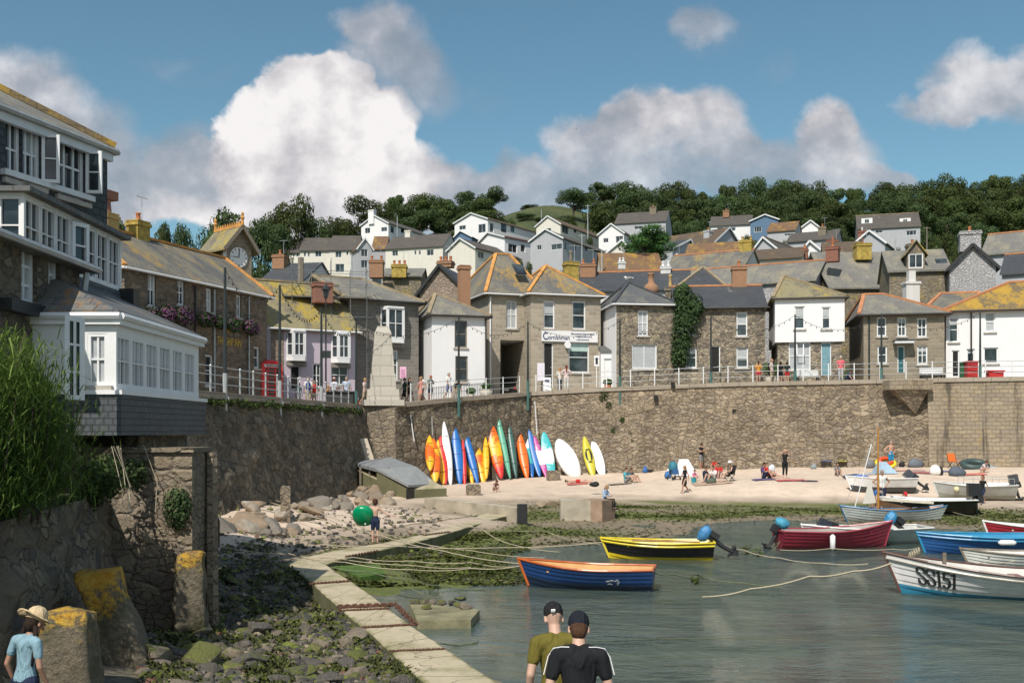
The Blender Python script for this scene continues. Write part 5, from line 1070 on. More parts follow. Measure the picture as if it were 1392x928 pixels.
RD = rockmat('shore_rock', [(.09,.083,.075),(.15,.13,.105),(.065,.063,.065),(.21,.175,.13),(.12,.107,.09),(.24,.195,.14)], (.12,.135,.022), .655)
RP = rockmat('pale_rock', [(.34,.28,.215),(.24,.21,.18),(.42,.37,.31),(.30,.215,.14),(.20,.185,.165),(.36,.27,.18)], (.10,.105,.04), 1.05)
PR = [rock_mesh(k) for k in range(8)]; RDm = []; RPm = []
for p in PR: q = p.copy(); q.materials.append(RD); RDm.append(q); q = p.copy(); q.materials.append(RP); RPm.append(q)
def edgeL(py): return interp(py, [(766,389),(792,424),(828,464),(866,510),(908,556),(980,634)])
nrock = 0
def rock(px, py, s, mset, label, group, z=None, squash=1.0, idx=None):
    global nrock; nrock += 1; g = G(px, py, .55); zz = bz(g.x, g.y); g = G(px, py, zz); zz = bz(g.x, g.y)
    o = bpy.data.objects.new('boulder', mset[nrock % 8 if idx is None else idx]); COL.objects.link(o); o.location = (g.x, g.y, zz+s*.22 if z is None else z); o.rotation_euler = (rnd.uniform(-.4,.4), rnd.uniform(-.4,.4), rnd.uniform(0,6.28)); o.scale = (s*rnd.uniform(.8,1.25), s*rnd.uniform(.8,1.2), s*rnd.uniform(.65,1.0)*squash)
    return tag(o, label, 'boulder', group)
n_ = 0; rr = random.Random(21)
while n_ < 158:
    px, py = rr.uniform(205, 560), rr.uniform(768, 955)
    if px > edgeL(py)-8 or px < 285-(py-790)*1.0: continue
    near_ = (py-760)/160; s = rr.choice([.10,.12,.14,.17,.22])*(1.1 if rr.random() < .92 else 1.4)
    zone = 'by the causeway' if px > edgeL(py)-70 else ('under the buttress wall' if px < 300 else 'mid rubble'); dep = 'nearest the photographer' if py > 860 else 'halfway up' if py > 810 else 'at the sandy end'
    rock(px, py, s, RDm, '%s dark mossy boulder %s, %s' % ('small' if s < .15 else 'medium' if s < .2 else 'large', zone, dep), 'boulders in the dark rubble'); n_ += 1
for (px, py, s, lb) in [(476,868,.36,'large dark block leaning on the causeway edge'),(420,862,.26,'pale green mossy boulder in the near rubble'),(350,858,.3,'dark split boulder in the middle rubble'),(226,800,.36,'tan boulder beside the right leaning post'),(258,860,.42,'orange brown boulder between the leaning posts'),(205,905,.42,'grey boulder at the foot of the middle leaning post'),(270,905,.5,'large dark boulder at the bottom left of the rubble'),(180,905,.3,'tan stone slab leaning against the nearest post'),(320,800,.3,'dark boulder at the top of the rubble'),(228,838,.26,'small rust coloured boulder under the right post'),(300,890,.34,'broad dark boulder right of the leaning posts'),(336,905,.3,'rounded grey boulder at the bottom of the rubble')]:
    rock(px, py, s, RDm if 'dark' in lb or 'grey' in lb or 'green' in lb else RPm, lb, None)
n_ = 0
while n_ < 92:
    px, py = rr.uniform(286, 570), rr.uniform(645, 728)
    if py < 690-(px-290)*.17 or py > 735-(px-290)*.20: continue
    s = rr.choice([.26,.32,.38,.46,.58,.7])*(.85 if px > 470 else 1); zone = 'left part of the pile' if px < 380 else 'middle of the pile' if px < 470 else 'under the concrete platform'
    rock(px, py, s, RPm, '%s pale weathered boulder below the quay wall, %s' % ('small' if s < .33 else 'medium' if s < .5 else 'large', zone), 'pale boulders below the quay wall'); n_ += 1
for (px, py, s, lb) in [(505,665,.8,'big wedge shaped boulder beside the concrete platform'),(330,716,.95,'large flat tan boulder at the foot of the pile'),(300,705,.7,'smooth cream boulder near the buttress post'),(385,700,.7,'brown upright boulder in the pale pile'),(735,692,.42,'round tan stone left of the low sea wall'),(750,690,.46,'round cream stone in the middle of three by the low sea wall'),(765,695,.38,'grey stone nearest the low concrete sea wall'),(727,690,.28,'small rounded stone beside the black gate board')]:
    rock(px, py, s, RPm, lb, None)
mb = MB(); mb.c = []; rr = random.Random(33)
def pebble(mb, x, y, z, s):
    i = len(mb.v); a = rr.uniform(0, 6.28); ca, sa = math.cos(a), math.sin(a)
    for q in ((1,0,0),(0,.75,0),(-1,0,0),(0,-.75,0)): mb.v.append(V((x+s*(q[0]*ca-q[1]*sa)*rr.uniform(.8,1.2), y+s*(q[0]*sa+q[1]*ca)*rr.uniform(.8,1.2), z+rr.uniform(-.15,.15)*s)))
    for q in ((.5,.2),(-.4,.25),(.05,-.45)): mb.v.append(V((x+s*(q[0]*ca-q[1]*sa), y+s*(q[0]*sa+q[1]*ca), z+s*rr.uniform(.4,.65))))
    mb.f += [(i,i+1,i+4),(i+1,i+5,i+4),(i+1,i+2,i+5),(i+2,i+6,i+5),(i+2,i+3,i+6),(i+3,i+4,i+6),(i+3,i,i+4),(i+4,i+5,i+6)]; c = rr.random(); mb.c += [(c,)*3]*7
k = 0
while k < 11500:
    px, py = rr.uniform(190, 660), rr.uniform(690, 985)
    if py > 762 and px > edgeL(py)-2: continue
    if py < 766 and (rr.random() < .6 or px > 600): continue
    if py > 762 and px < 285-(py-790)*1.1: continue
    g = G(px, py, .5); z = bz(g.x, g.y); g = G(px, py, z); s = rr.choice([.02,.03,.04,.055,.075,.10,.12]); pebble(mb, g.x, g.y, bz(g.x, g.y)+.02, s); k += 1
m, n, b = newmat('shingle_pebbles'); at = n.n('ShaderNodeAttribute', dict(attribute_name='col')).outputs['Fac']
fin_mat(n, b, n.ramp(at, [(0,(.045,.043,.04)),(.25,(.10,.09,.07)),(.42,(.085,.10,.022)),(.55,(.16,.13,.10)),(.68,(.055,.05,.045)),(.82,(.13,.15,.025)),(.93,(.25,.205,.155)),(.975,(.13,.06,.04))], 'CONSTANT'), .8); 
tag(mb.build('shingle', m, uv=False), 'loose shingle and small stones over the rubble shore', 'shingle', kind='stuff')
# seaweed on the sand, along the water and under the causeway
mb = MB(); mb.c = []; k = 0
while k < 16000:
    px, py = rr.uniform(400, 1400), rr.uniform(672, 800)
    g = G(px, py, .15); z = bz(g.x, g.y); g = G(px, py, z); z = bz(g.x, g.y)
    if z < -.04 or rr.random() > weedmask(g.x, g.y, z)**1.5: continue
    k += 1; s = rr.uniform(.03,.11); a = rr.uniform(0, 6.28); i = len(mb.v); ca, sa = math.cos(a)*s, math.sin(a)*s; t_ = rr.uniform(.01,.08)
    mb.v += [V((g.x-ca,g.y-sa,z+.02)), V((g.x+sa*.5,g.y-ca*.5,z+t_)), V((g.x+ca,g.y+sa,z+.03)), V((g.x-sa*.5,g.y+ca*.5,z+t_*.6))]; mb.f.append((i,i+1,i+2,i+3)); c = rr.random(); mb.c += [(c,)*3]*4
k = 0
while k < 6000:
    px, py = rr.uniform(200, 640), rr.uniform(745, 960)
    if px > edgeL(py)-3 or px < 285-(py-790)*1.1: continue
    g = G(px, py, .45); z = bz(g.x, g.y); g = G(px, py, z)
    if mnoise.noise(V((g.x*1.6, g.y*1.1, 2))) < rr.uniform(-.2,.35): continue
    k += 1; z = bz(g.x, g.y)+.05; s = rr.uniform(.03,.09); a = rr.uniform(0, 6.28); i = len(mb.v); ca, sa = math.cos(a)*s, math.sin(a)*s; t_ = rr.uniform(.02,.09)
    mb.v += [V((g.x-ca,g.y-sa,z)), V((g.x+sa*.4,g.y-ca*.4,z+t_)), V((g.x+ca,g.y+sa,z+.01)), V((g.x-sa*.4,g.y+ca*.4,z+t_*.6))]; mb.f.append((i,i+1,i+2,i+3)); c = rr.random()*.8; mb.c += [(c,)*3]*4
tag(mb.build('seaweed', M['weed'], uv=False), 'green and brown seaweed strewn along the waterline', 'seaweed', kind='stuff')
# ================================================================== CAUSEWAY, SLABS, LOW WALLS
m, n, b = newmat('mossy_concrete'); co = n.n('ShaderNodeTexCoord').outputs['Object']
f1 = n.noise(co, 1.3, 7, .65).outputs[0]; f2 = n.noise(co, 12, 5, .65).outputs[0]
x = n.mix(n.ramp(f1, [(.35, 0), (.7, 1)]), (.50,.43,.31), (.39,.335,.225)); x = n.mix(n.ramp(n.noise(co, .8, 6, .7).outputs[0], [(.5, 0), (.68, .75)]), x, (.185,.185,.075))
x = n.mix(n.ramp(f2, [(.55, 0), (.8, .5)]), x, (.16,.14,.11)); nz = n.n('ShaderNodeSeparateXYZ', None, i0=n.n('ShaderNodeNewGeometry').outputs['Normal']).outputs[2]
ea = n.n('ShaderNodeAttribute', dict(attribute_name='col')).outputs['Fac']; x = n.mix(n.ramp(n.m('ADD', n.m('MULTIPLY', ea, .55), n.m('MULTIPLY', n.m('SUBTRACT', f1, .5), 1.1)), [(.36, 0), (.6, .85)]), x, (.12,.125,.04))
crk = n.n('ShaderNodeTexVoronoi', dict(feature='DISTANCE_TO_EDGE'), Vector=n.n('ShaderNodeVectorMath', dict(operation='MULTIPLY_ADD'), i0=n.noise(co, 2.5, 4).outputs['Color'], i1=(.5,.5,.5), i2=co).outputs[0], Scale=.75).outputs['Distance']; x = n.mix(n.ramp(crk, [(0, .7), (.012, 0)]), x, (.07,.06,.04))
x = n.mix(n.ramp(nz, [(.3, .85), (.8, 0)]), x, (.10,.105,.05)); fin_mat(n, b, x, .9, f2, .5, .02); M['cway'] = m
CL = [G(*q, .42) for q in [(640,985),(556,908),(510,866),(464,828),(424,792),(389,765)]]; CRr = [G(*q, .42) for q in [(764,985),(648,908),(559,849),(498,803),(443,766.5)]]; CRr.append(CRr[-1])
UP = [G(*q, .42) for q in [(389,765),(412,757),(452,748),(515,738),(575,726),(620,712),(656,698),(696,692)]]; LO = [G(*q, .42) for q in [(443,766.5),(470,758),(505,750),(560,738),(610,724),(650,712),(683,702),(705,697)]]
def along(L, t_):
    k = t_*(len(L)-1); i = min(int(k), len(L)-2); return lerp(L[i], L[i+1], k-i)
mb = MB(); mb.c = []
def slabs(LA, LB, k, gap):
    ws = (0, .05, .16, .5, .84, .95, 1); es = (1, .75, .25, 0, .25, .75, 1); sub = 6
    for i in range(k):
        rows = []
        for j in range(sub+1):
            t_ = lerp(i/k+gap, (i+1)/k-gap, j/sub); a, b_ = along(LA, t_), along(LB, t_); L_ = (b_-a).length+.01; r_ = []
            for q, (w_, e_) in enumerate(zip(ws, es)):
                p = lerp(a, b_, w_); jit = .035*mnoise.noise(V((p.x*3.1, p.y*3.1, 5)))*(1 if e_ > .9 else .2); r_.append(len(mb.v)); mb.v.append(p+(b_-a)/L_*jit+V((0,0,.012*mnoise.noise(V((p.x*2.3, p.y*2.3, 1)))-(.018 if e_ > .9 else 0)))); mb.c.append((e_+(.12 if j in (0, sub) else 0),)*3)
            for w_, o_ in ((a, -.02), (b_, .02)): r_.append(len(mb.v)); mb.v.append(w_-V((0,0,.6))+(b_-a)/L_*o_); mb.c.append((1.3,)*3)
            rows.append(r_)
        for A, B in zip(rows, rows[1:]):
            for q in range(6): mb.f.append((A[q], A[q+1], B[q+1], B[q]))
            mb.f.append((A[7], A[0], B[0], B[7])); mb.f.append((A[6], A[8], B[8], B[6]))
slabs(CL[:5]+[CL[5]], CRr[:4]+[lerp(CRr[3],CRr[4],.5),CRr[4]], 12, .0006); slabs(UP, LO, 10, .0006)
tag(mb.build('causeway', M['cway'], uv=False), kind='structure')
def chain(name, p, q, nl, r, label, sag=.0):
    mb = MB(); p, q = V(p), V(q); d = (q-p)/nl; ax = d.normalized(); up = V((0,0,1)); sd_ = ax.cross(up).normalized(); up2 = sd_.cross(ax)
    for k in range(nl):
        c = p+d*(k+.5)+V((rnd.uniform(-.006,.006), rnd.uniform(-.012,.012), -sag*math.sin(math.pi*(k+.5)/nl)+r)); a, b_ = (sd_, up2) if k % 2 else (up2, sd_); L = d.length*.72; pts = [c+ax*math.cos(t_)*L+a*math.sin(t_)*L*.55 for t_ in [2*math.pi*j/9 for j in range(10)]]; mb.tube(pts, r, 5, cap=False)
    return tag(mb.build(name, M['iron'], uv=False), label, 'chain', 'rusty chains across the causeway')
for (x0,y0,x1,y1,nl,r,lb) in [(421,794,476,790,22,.016,'rusty chain across the causeway just below its bend'),(460,826,538,823,16,.026,'heavy rusty chain lying across the middle of the causeway'),(462,830,530,827,30,.012,'thin rusty chain just in front of the heavy one'),(492,853,562,849,34,.014,'thin rusty chain across the causeway below the heavy one'),(530,885,605,882,34,.010,'lowest thin chain line across the near causeway'),(470,757,515,749,22,.014,'rusty chain across the upper arm near the boy'),(574,728,612,723,18,.014,'dark chain across the far end of the causeway')]:
    chain('chain', G(x0,y0,.43), G(x1,y1,.43), nl, r, lb)
p = [G(*q, .66) for q in [(450,775),(500,808),(560,852)]]
ch_ = MB()
chain('chain', G(538,823,.42), G(565,850,.3), 12, .022, 'heavy chain running down the water side of the causeway')
# stone edged planter block in the water
pb = MB(); q = [G(566,845,.30), G(651,845,.30), G(652,822,.42), G(566,826,.42)]
q = [V((a.x, a.y, .17)) for a in (G(567,843,.17), G(640,842,.17), G(652,828,.17), G(556,818,.17))]; pb.prism([v-V((0,0,1.3)) for v in q], (0,0,1.3)); mk = tag(pb.build('mooring_block', plain((.21,.195,.115), .9, .45, 2.2, .6), uv=False), 'mossy concrete mooring block with stones on top in the shallows', 'concrete block')
for i, (px, py, s) in enumerate([(566,811,.17),(578,811,.16),(588,811,.17),(600,812,.15),(614,812,.15),(622,815,.14),(632,818,.2),(626,806,.18),(580,818,.16)]):
    g = G(px, py+9, .17); o = bpy.data.objects.new('boulder', RDm[i % 8]); COL.objects.link(o); o.location = (g.x, g.y, .21); o.scale = (s,s*.9,s*.8); o.rotation_euler.z = i; tag(o, 'weedy stone lying on the mooring block in the shallows', 'boulder', 'stones on the mooring block')
# mossy green slab beside the causeway
gs = MB(); q = [G(452,769,.30), G(490,784,.30), G(523,779,.30), G(516,766,.30)]; gs.prism([v-V((0,0,.6)) for v in q], (0,0,.6)); tag(gs.build('mossy_slab', plain((.07,.13,.02), .9, .35, 3, .6), uv=False), 'bright green algae covered slab beside the causeway bend', 'slab')
# concrete platform with the grey deck
pf = empty('boat_ramp', (0,0,0), 0, 'concrete platform with a sloping grey deck below the monument', 'ramp')
d0 = 57; q = [P(478,628,58.5), P(531,621,60), P(566,634,57.5), P(512,637,55.5)]; mb = MB().prism([v-V((0,0,.16)) for v in q], (0,0,.16)); mb.build('deck', M['galv_dk'] if 'galv_dk' in M else plain((.22,.235,.25), .6, .15, 3, .2), pf)
q2 = [P(512,637,55.5), P(566,634,57.5), P(594,657,55.5), P(555,659,53)]; mb = MB().prism([v-V((0,0,.12)) for v in q2], (0,0,.12)); mb.build('ramp_board', plain((.26,.275,.28), .6, .15, 3, .2), pf)
mb = MB(); a, b_, c, e = [V((v.x,v.y,0)) for v in (P(512,637,55.6), P(478,628,58.4), P(566,634,57.6), P(555,659,53.2))]
def zq(v, z): return V((v.x, v.y, z))
mb.prism([zq(b_,.4), zq(a,.4), zq(a,1.35), zq(b_,1.9)], (1.6,1.0,0)); mb.prism([zq(a,.4), zq(e,.4), zq(e,.95), zq(a,1.75)], (1.9,1.3,0)); mb.build('concrete_base', M['cway'], pf)
e2 = [P(555,661,52.9), P(595,659,55.4)]; mb = MB().prism([V((e2[0].x,e2[0].y,.35)), V((e2[1].x,e2[1].y,.35)), V((e2[1].x,e2[1].y,1.0)), V((e2[0].x,e2[0].y,1.0))], (-.1,-.1,0)); mb.build('end_board', M['black'], pf)
for k in range(4): v = lerp(P(490,640,57), P(528,640,56), k/3); MB().tube([(v.x,v.y,.6),(v.x,v.y,2.0)], .06, 6).build('post', M['oldwood'], pf)
wb = MB(); v = P(497,610,60.5); wb.obox(v, (.30,.05,0), (0,.06,0), (-.22,.1,.62)); tag(wb.build('leaning_board', plain((.52,.45,.36), .8, .15, 3, .2)), 'pale plank leaning against the corner pier', 'plank')
# low walls
def lowwall(pts, z1, th, m_, label, z0=-.2):
    mb = MB()
    for (x0,y0),(x1,y1) in zip(pts, pts[1:]):
        a, b_ = G(x0,y0,z1), G(x1,y1,z1); d = (b_-a).normalized(); nn = V((-d.y,d.x,0))*th; q = [a,b_,b_+nn,a+nn]; mb.prism([V((v.x,v.y,z0)) for v in q], (0,0,z1-z0))
    return tag(mb.build('low_wall', m_), label, 'low wall')
M['conc'] = plain((.40,.355,.28), .9, .3, 1.2, .5)
lowwall([(577,676),(702,690)], .80, .5, M['conc'], 'low concrete slipway wall running from the ramp to the gate board')
lowwall([(762,680),(818,680)], .95, 1.1, M['conc'], 'low stained concrete sea wall the seated girl uses as a bench'); lowwall([(818.5,680.3),(836,678)], .96, 1.1, plain((.30,.21,.15), .9, .3, 2, .5), 'rusty brown end block of the low sea wall')
g = G(703,705,.35); mb = MB(); mb.box(g.x,g.y,-.1,g.x+.42,g.y+.35,.95); gb = mb.build('gate_board', M['black']); tag(gb, 'black tarred timber sluice board at the end of the causeway', 'board')
for (px, py, wd, hh, lb, m_) in [(643.5,676,.7,.65,'square granite mooring stub in front of the yellow kayaks',M['butt']),(673.5,652,.55,1.0,'tall stone mooring post in front of the orange kayak',M['mon']),(752,651,.75,.5,'low square stone beside the white dinghy',M['butt']),(388,700,.35,1.0,'leaning stone post in the pale boulder pile',M['butt']),(290,739,.35,.7,'short rusty mooring stub behind the timber post',M['iron'])]:
    g = G(px, py, bz(*G(px,py,.6).xy)); mb = MB(); mb.prism([(-wd/2,-wd/2,-.3),(wd/2,-wd/2,-.3),(wd/2,wd/2,-.3),(-wd/2,wd/2,-.3)], (0,0,hh+.3)); mb.prism([(-wd*.42,-wd*.42,hh),(wd*.42,-wd*.42,hh),(wd*.42,wd*.42,hh),(-wd*.42,wd*.42,hh)], (.02,0,.06)); o = mb.build('mooring_post', m_); o.location = (g.x,g.y,g.z); o.rotation_euler.z = .2; tag(o, lb, 'mooring post')
# leaning lichen-gold posts
def leanpost(px, py, d, wd, dp, h, lean, rot, seed, label):
    h += .2
    bm = bmesh.new(); bmesh.ops.create_cube(bm, size=1); bmesh.ops.subdivide_edges(bm, edges=bm.edges[:], cuts=9, use_grid_fill=True)
    for v in bm.verts:
        z = v.co.z+.5; q = V(v.co); tp = lerp(1.12, .86, z); r_ = 1-.10*max(0, (abs(q.x)*2)**6*(abs(q.y)*2)**6)
        v.co = V((q.x*wd*tp*r_, q.y*dp*tp*r_, z*h))
        nn = V((q.x, q.y, 0)).normalized() if (abs(q.x)+abs(q.y)) > .01 else V(); o_ = mnoise.fractal(v.co*3+V((seed,0,0)), 1, 2, 5); v.co += nn*o_*.055+V((0,0,(mnoise.noise(v.co*2.2+V((0,seed,0)))*.12) if z > .9 else 0))
        v.co.x += lean[0]*z*h; v.co.y += lean[1]*z*h
    me = bpy.data.meshes.new('stone_post'); bm.to_mesh(me); bm.free(); me.polygons.foreach_set('use_smooth', [True]*len(me.polygons)); me.materials.append(M['gpost'])
    o = bpy.data.objects.new('stone_post', me); COL.objects.link(o); g = P(px, py, d); o.location = (g.x, d, g.z-.32); o.rotation_euler.z = rot; return tag(o, label, 'stone post', 'leaning lichened mooring posts')
m, n, b = newmat('lichened_granite'); co = n.n('ShaderNodeTexCoord').outputs['Object']; f1 = n.noise(co, 3, 7, .7).outputs[0]; f2 = n.noise(co, 14, 6, .7).outputs[0]
sz = n.n('ShaderNodeSeparateXYZ', None, i0=co).outputs[2]
x = n.mix(n.ramp(f2, [(.3, 0), (.7, 1)]), (.10,.085,.06), (.235,.20,.145)); lic = n.m('ADD', n.m('MULTIPLY', sz, .30), n.m('ADD', n.m('MULTIPLY', f1, .8), n.m('MULTIPLY', f2, .35)))
x = n.mix(n.ramp(n.noise(co, 2, 5).outputs[0], [(.5, 0), (.65, .8)]), x, (.06,.065,.02)); x = n.mix(n.ramp(lic, [(.90, 0), (1.0, .95)]), x, n.mix(n.ramp(f2, [(.4, 0), (.6, 1)]), (.52,.25,.015), (.56,.36,.05))); fin_mat(n, b, x, .95, n.m('ADD', f2, f1), 1.0, .06); M['gpost'] = m
leanpost(258, 830, 17.6, .52, .5, 1.10, (.0,.05), .25, 1, 'farthest leaning stone post with a sunlit golden top')
leanpost(182, 893, 14.0, .60, .55, 1.28, (-.33,.1), .2, 2, 'middle stone post leaning left with golden lichen')
leanpost(96, 935, 12.0, .60, .55, 1.02, (-.02,.05), .1, 3, 'nearest knobbly stone post behind the girl in the straw hat')
# ================================================================== MONUMENT, PHONE BOX, RAILINGS, POLES
mn = empty('monument', (XY(520,62.9).x, 63.0, 5.5), .16, 'pale granite obelisk monument on the quay corner', 'monument')
mb = MB()
def frust(mb, z0, w0, z1, w1):
    p = [(-w0,-w0,z0),(w0,-w0,z0),(w0,w0,z0),(-w0,w0,z0)]; q = [(-w1,-w1,z1),(w1,-w1,z1),(w1,w1,z1),(-w1,w1,z1)]
    for k in range(4): mb.poly([p[k], p[(k+1) % 4], q[(k+1) % 4], q[k]])
    mb.poly(q)
frust(mb, 0, 1.25, .35, 1.25); frust(mb, .35, .98, 1.0, .94); mb.build('plinth', M['mon'], mn)
mb = MB(); frust(mb, 1.0, .78, 1.95, .74); frust(mb, 1.95, .68, 2.7, .65); frust(mb, 2.7, .63, 3.5, .58); frust(mb, 3.5, .56, 4.45, .50); frust(mb, 4.45, .50, 4.85, .32); mb.build('shaft', M['mon'], mn)
kx = empty('phone_box', (XY(362.5,60).x, 60.3, 5.42), .62, 'red telephone kiosk at the far corner of the pub', 'phone box'); red = plain((.66,.025,.025), .4, .08, 5, .05)
mb = MB(); R = .46
for x in (-R, R):
    for y in (-R, R): mb.box(x-.10,y-.10,0,x+.10,y+.10,2.02)
mb.box(-R-.1,-R-.1,-.02,R+.1,R+.1,.12); mb.box(-R-.08,-R-.08,2.0,R+.08,R+.08,2.27)
for k in range(9):
    z = .35+k*.19
    mb.box(-R,-R-.02,z-.025,R,-R+.02,z+.025); mb.box(R-.02,-R,z-.025,R+.02,R,z+.025); mb.box(-R-.02,-R,z-.025,-R+.02,R,z+.025)
for u in (-.2,.2): mb.box(u-.03,-R-.022,.35,u+.03,-R+.022,2.0); mb.box(R-.022,u-.03,.35,R+.022,u+.03,2.0)
mb.box(-R,-R-.03,.1,R,-R+.03,.35); mb.box(R-.03,-R,.1,R+.03,R,.35); mb.build('kiosk_frame', red, kx)
mb = MB(); mb.box(-R+.03,-R+.005,.3,R-.03,-R+.012,2.0); mb.box(R-.012,-R+.03,.3,R-.005,R-.03,2.0); mb.box(-R+.005,-R+.03,.3,-R+.012,R-.03,2.0); mb.build('pane', M['glass'], kx)
mb = MB(); mb.lathe([(.62,2.275),(.60,2.33),(.5,2.40),(.3,2.46),(0,2.48)], n=20); mb.build('dome', red, kx, smooth=True)
mb = MB(); mb.box(-.4,-R-.1,2.06,.4,-R-.083,2.2); mb.box(R+.083,-.4,2.06,R+.1,.4,2.2); so_ = mb.build('sign_panel', M['white'], kx)
letters('TELEPHONE', .13, Face((-.34,-R-.1,2.085), (1,0,0), (0,1,0)), 0, 0, M['black'], so_, .68, -.004, .003); letters('TELEPHONE', .13, Face((R+.1,-.34,2.085), (0,1,0), (-1,0,0)), 0, 0, M['black'], so_, .68, -.004, .003)
kx.scale = (1.15, 1.15, 1.1)
def railing(name, pts, z_of, spacing, hgt, rails, pm, rm, label, off=.25, r=.03):
    L = [0]; 
    for a, b_ in zip(pts, pts[1:]): L.append(L[-1]+(b_-a).length)
    k = int(L[-1]/spacing); root = empty(name, (pts[0].x, pts[0].y, z_of(pts[0].x)), 0, label, 'railing'); o0 = V(root.location); me = MB().tube([(0,0,0),(0,0,hgt-.02)], r*1.25, 6).ell((0,0,hgt), r*1.7, 6, 4).mesh('post', pm); P3 = []
    for i in range(k+1):
        s = i*spacing; j = max(q for q in range(len(L)) if L[q] <= s+1e-6); j = min(j, len(pts)-2); p = lerp(pts[j], pts[j+1], (s-L[j])/(L[j+1]-L[j])); d = (pts[j+1]-pts[j]).normalized(); p = p+V((-d.y,d.x))*off; P3.append(V((p.x,p.y,z_of(p.x)+.03))); o = bpy.data.objects.new('post', me); COL.objects.link(o); o.parent = root; o.location = P3[-1]-o0
    for h in rails: MB().tube([q+V((0,0,h))-o0 for q in P3], r*.62, 5).build('rail', rm, root)
railing('railing', [lerp(QL[1],QL[2],-.1), lerp(QL[1],QL[2],.99)], zr, 1.55, 1.05, (.35,.70,1.03), M['galv'], M['galv'], 'grey three bar railing along the quay in front of the pub')
railing('railing', [lerp(PIER1,KINK,.12), KINK], zr, 1.75, 1.12, (.38,.75,1.1), M['paintw2'], M['galv'], 'railing on the rising quay behind the monument')
railing('railing', [KINK+V((.3,0)), QR], zr, 1.65, 1.12, (.38,.75,1.1), M['paintw'], M['galv'], 'long railing with white posts along the harbour wall')
def qpos(px):                                       # point on the coping line under a picture column
    best = None
    for a, b_ in zip([QL[0],QL[1],QL[2],PIER1,KINK], [QL[1],QL[2],PIER1,KINK,QR]):
        for k in range(101):
            p = lerp(a, b_, k/100); e = abs(CX+p.x/p.y*F-px)
            if best is None or e < best[0]: best = (e, p)
    return best[1]
PL = [(307,5.0,'thin pole on the dark quay wall nearest the sun room'),(381,5.2,'black pole standing just right of the phone box'),(438,4.9,'black pole between the two lilac oriel windows'),(484,4.9,'greenish pole at the left foot of the monument'),(623,5.2,'black pole in front of the small white cottage'),(718,4.9,'black pole at the car entry of the shop'),(843,4.6,'black pole in front of the hipped rubble cottage'),(962,4.6,'faint slim pole in front of the climber cottage'),(1077,4.5,'black pole before the jutting white house'),(1191,4.4,'black pole left of the porch cottage windows'),(1328,4.3,'black pole before the white house at the right end')]
tops = []; BULB = MB().ell((0,0,0), (.034,.034,.06), 6, 4).mesh('bulb', M['black'], True, False)
for px, h, lb in PL:
    p = qpos(px); z = zr(p.x); r_ = empty('festoon_pole', (p.x+.02, p.y-.16, z-1.1), 0, lb, 'pole', 'festoon light poles along the quay')
    MB().tube([(0,0,1.0),(0,0,2.4),(0,0,1.1+h)], [.085,.075,.05], 8).build('shaft', M['pole'], r_); MB().tube([(0,0,-.15),(0,0,1.9)], .095, 8).box(-.16,-.02,.75,.16,.12,.95).build('socket', M['verd'] if px > 480 else M['galv'], r_); tops.append(V((p.x+.02,p.y-.16,z+h-.05)))
for i, (a, b_) in enumerate(zip(tops, tops[1:])):
    nm = ['between the sun room and the phone box','between the phone box and the lilac cottage','from the lilac cottage to the monument','from the monument to the small white cottage','from the white cottage to the car entry','from the car entry to the hipped cottage','from the hipped cottage to the climber','from the climber to the jutting white house','from the jutting white house to the porch cottage','from the porch cottage to the right end house'][i]
    r_ = empty('festoon_cable', tuple(a), 0, 'sagging festoon light cable '+nm, 'festoon lights', 'festoon cables'); pts = [lerp(a,b_,k/16)-a-V((0,0,1.0*4*(k/16)*(1-k/16))) for k in range(17)]; MB().tube(pts, .012, 4).build('cable', M['black'], r_)
    for k in range(1, 16): o = bpy.data.objects.new('bulb', BULB); COL.objects.link(o); o.parent = r_; o.location = pts[k]-V((0,0,.09))
# street lamp in front of the lilac house
p = XY(443,63.3); r_ = empty('street_lamp', (p.x, p.y, 5.55), 0, 'old lantern street lamp in front of the lilac cottage', 'street lamp'); MB().tube([(0,0,0),(0,0,6.6)], [.06,.04], 8).build('lamp_post', M['pole'], r_); mb = MB(); mb.lathe([(.06,6.55),(.12,6.6),(.22,7.05),(.25,7.08),(.1,7.3),(.04,7.42)], n=8); mb.build('lantern', M['glass'], r_); mb = MB(); mb.lathe([(.27,7.06),(.28,7.12),(.10,7.34),(.03,7.5)], n=8); mb.box(-.3,-.03,2.9,.3,.03,3.35); mb.build('lantern_cap', M['pole'], r_)
# small street things
def sign_post(px, d, hgt, wd, hh, pm, sm, label, name='sign_post'):
    p = XY(px, d); r_ = empty(name, (p.x,p.y,zr(p.x)), 0, label, 'sign'); MB().tube([(0,0,0),(0,0,hgt)], .035, 6).build('post', pm, r_); f = MB().box(-wd/2,-.05,hgt-hh*.2,wd/2,-.015,hgt+hh*.8); o = f.build('sign_panel', sm, r_); return r_, o
r_, o = sign_post(811, 72.4, 1.75, .36, .75, M['paintw'], M['paintw'], 'white pay machine sign on a white post by the shop window'); MB().box(-.08,-.075,1.75,.08,-.052,2.2).build('symbol', M['black'], o)
r_, o = sign_post(548, 66.2, 1.9, .42, .75, M['paintw2'], plain((.75,.45,.62), .6, .1, 4, .05), 'pink notice board on a post right of the monument'); mb = MB()
for k in range(4): mb.box(-.13,-.06,1.85+k*.13,.13,-.052,1.9+k*.13)
mb.build('print', plain((.45,.12,.25), .6), o)
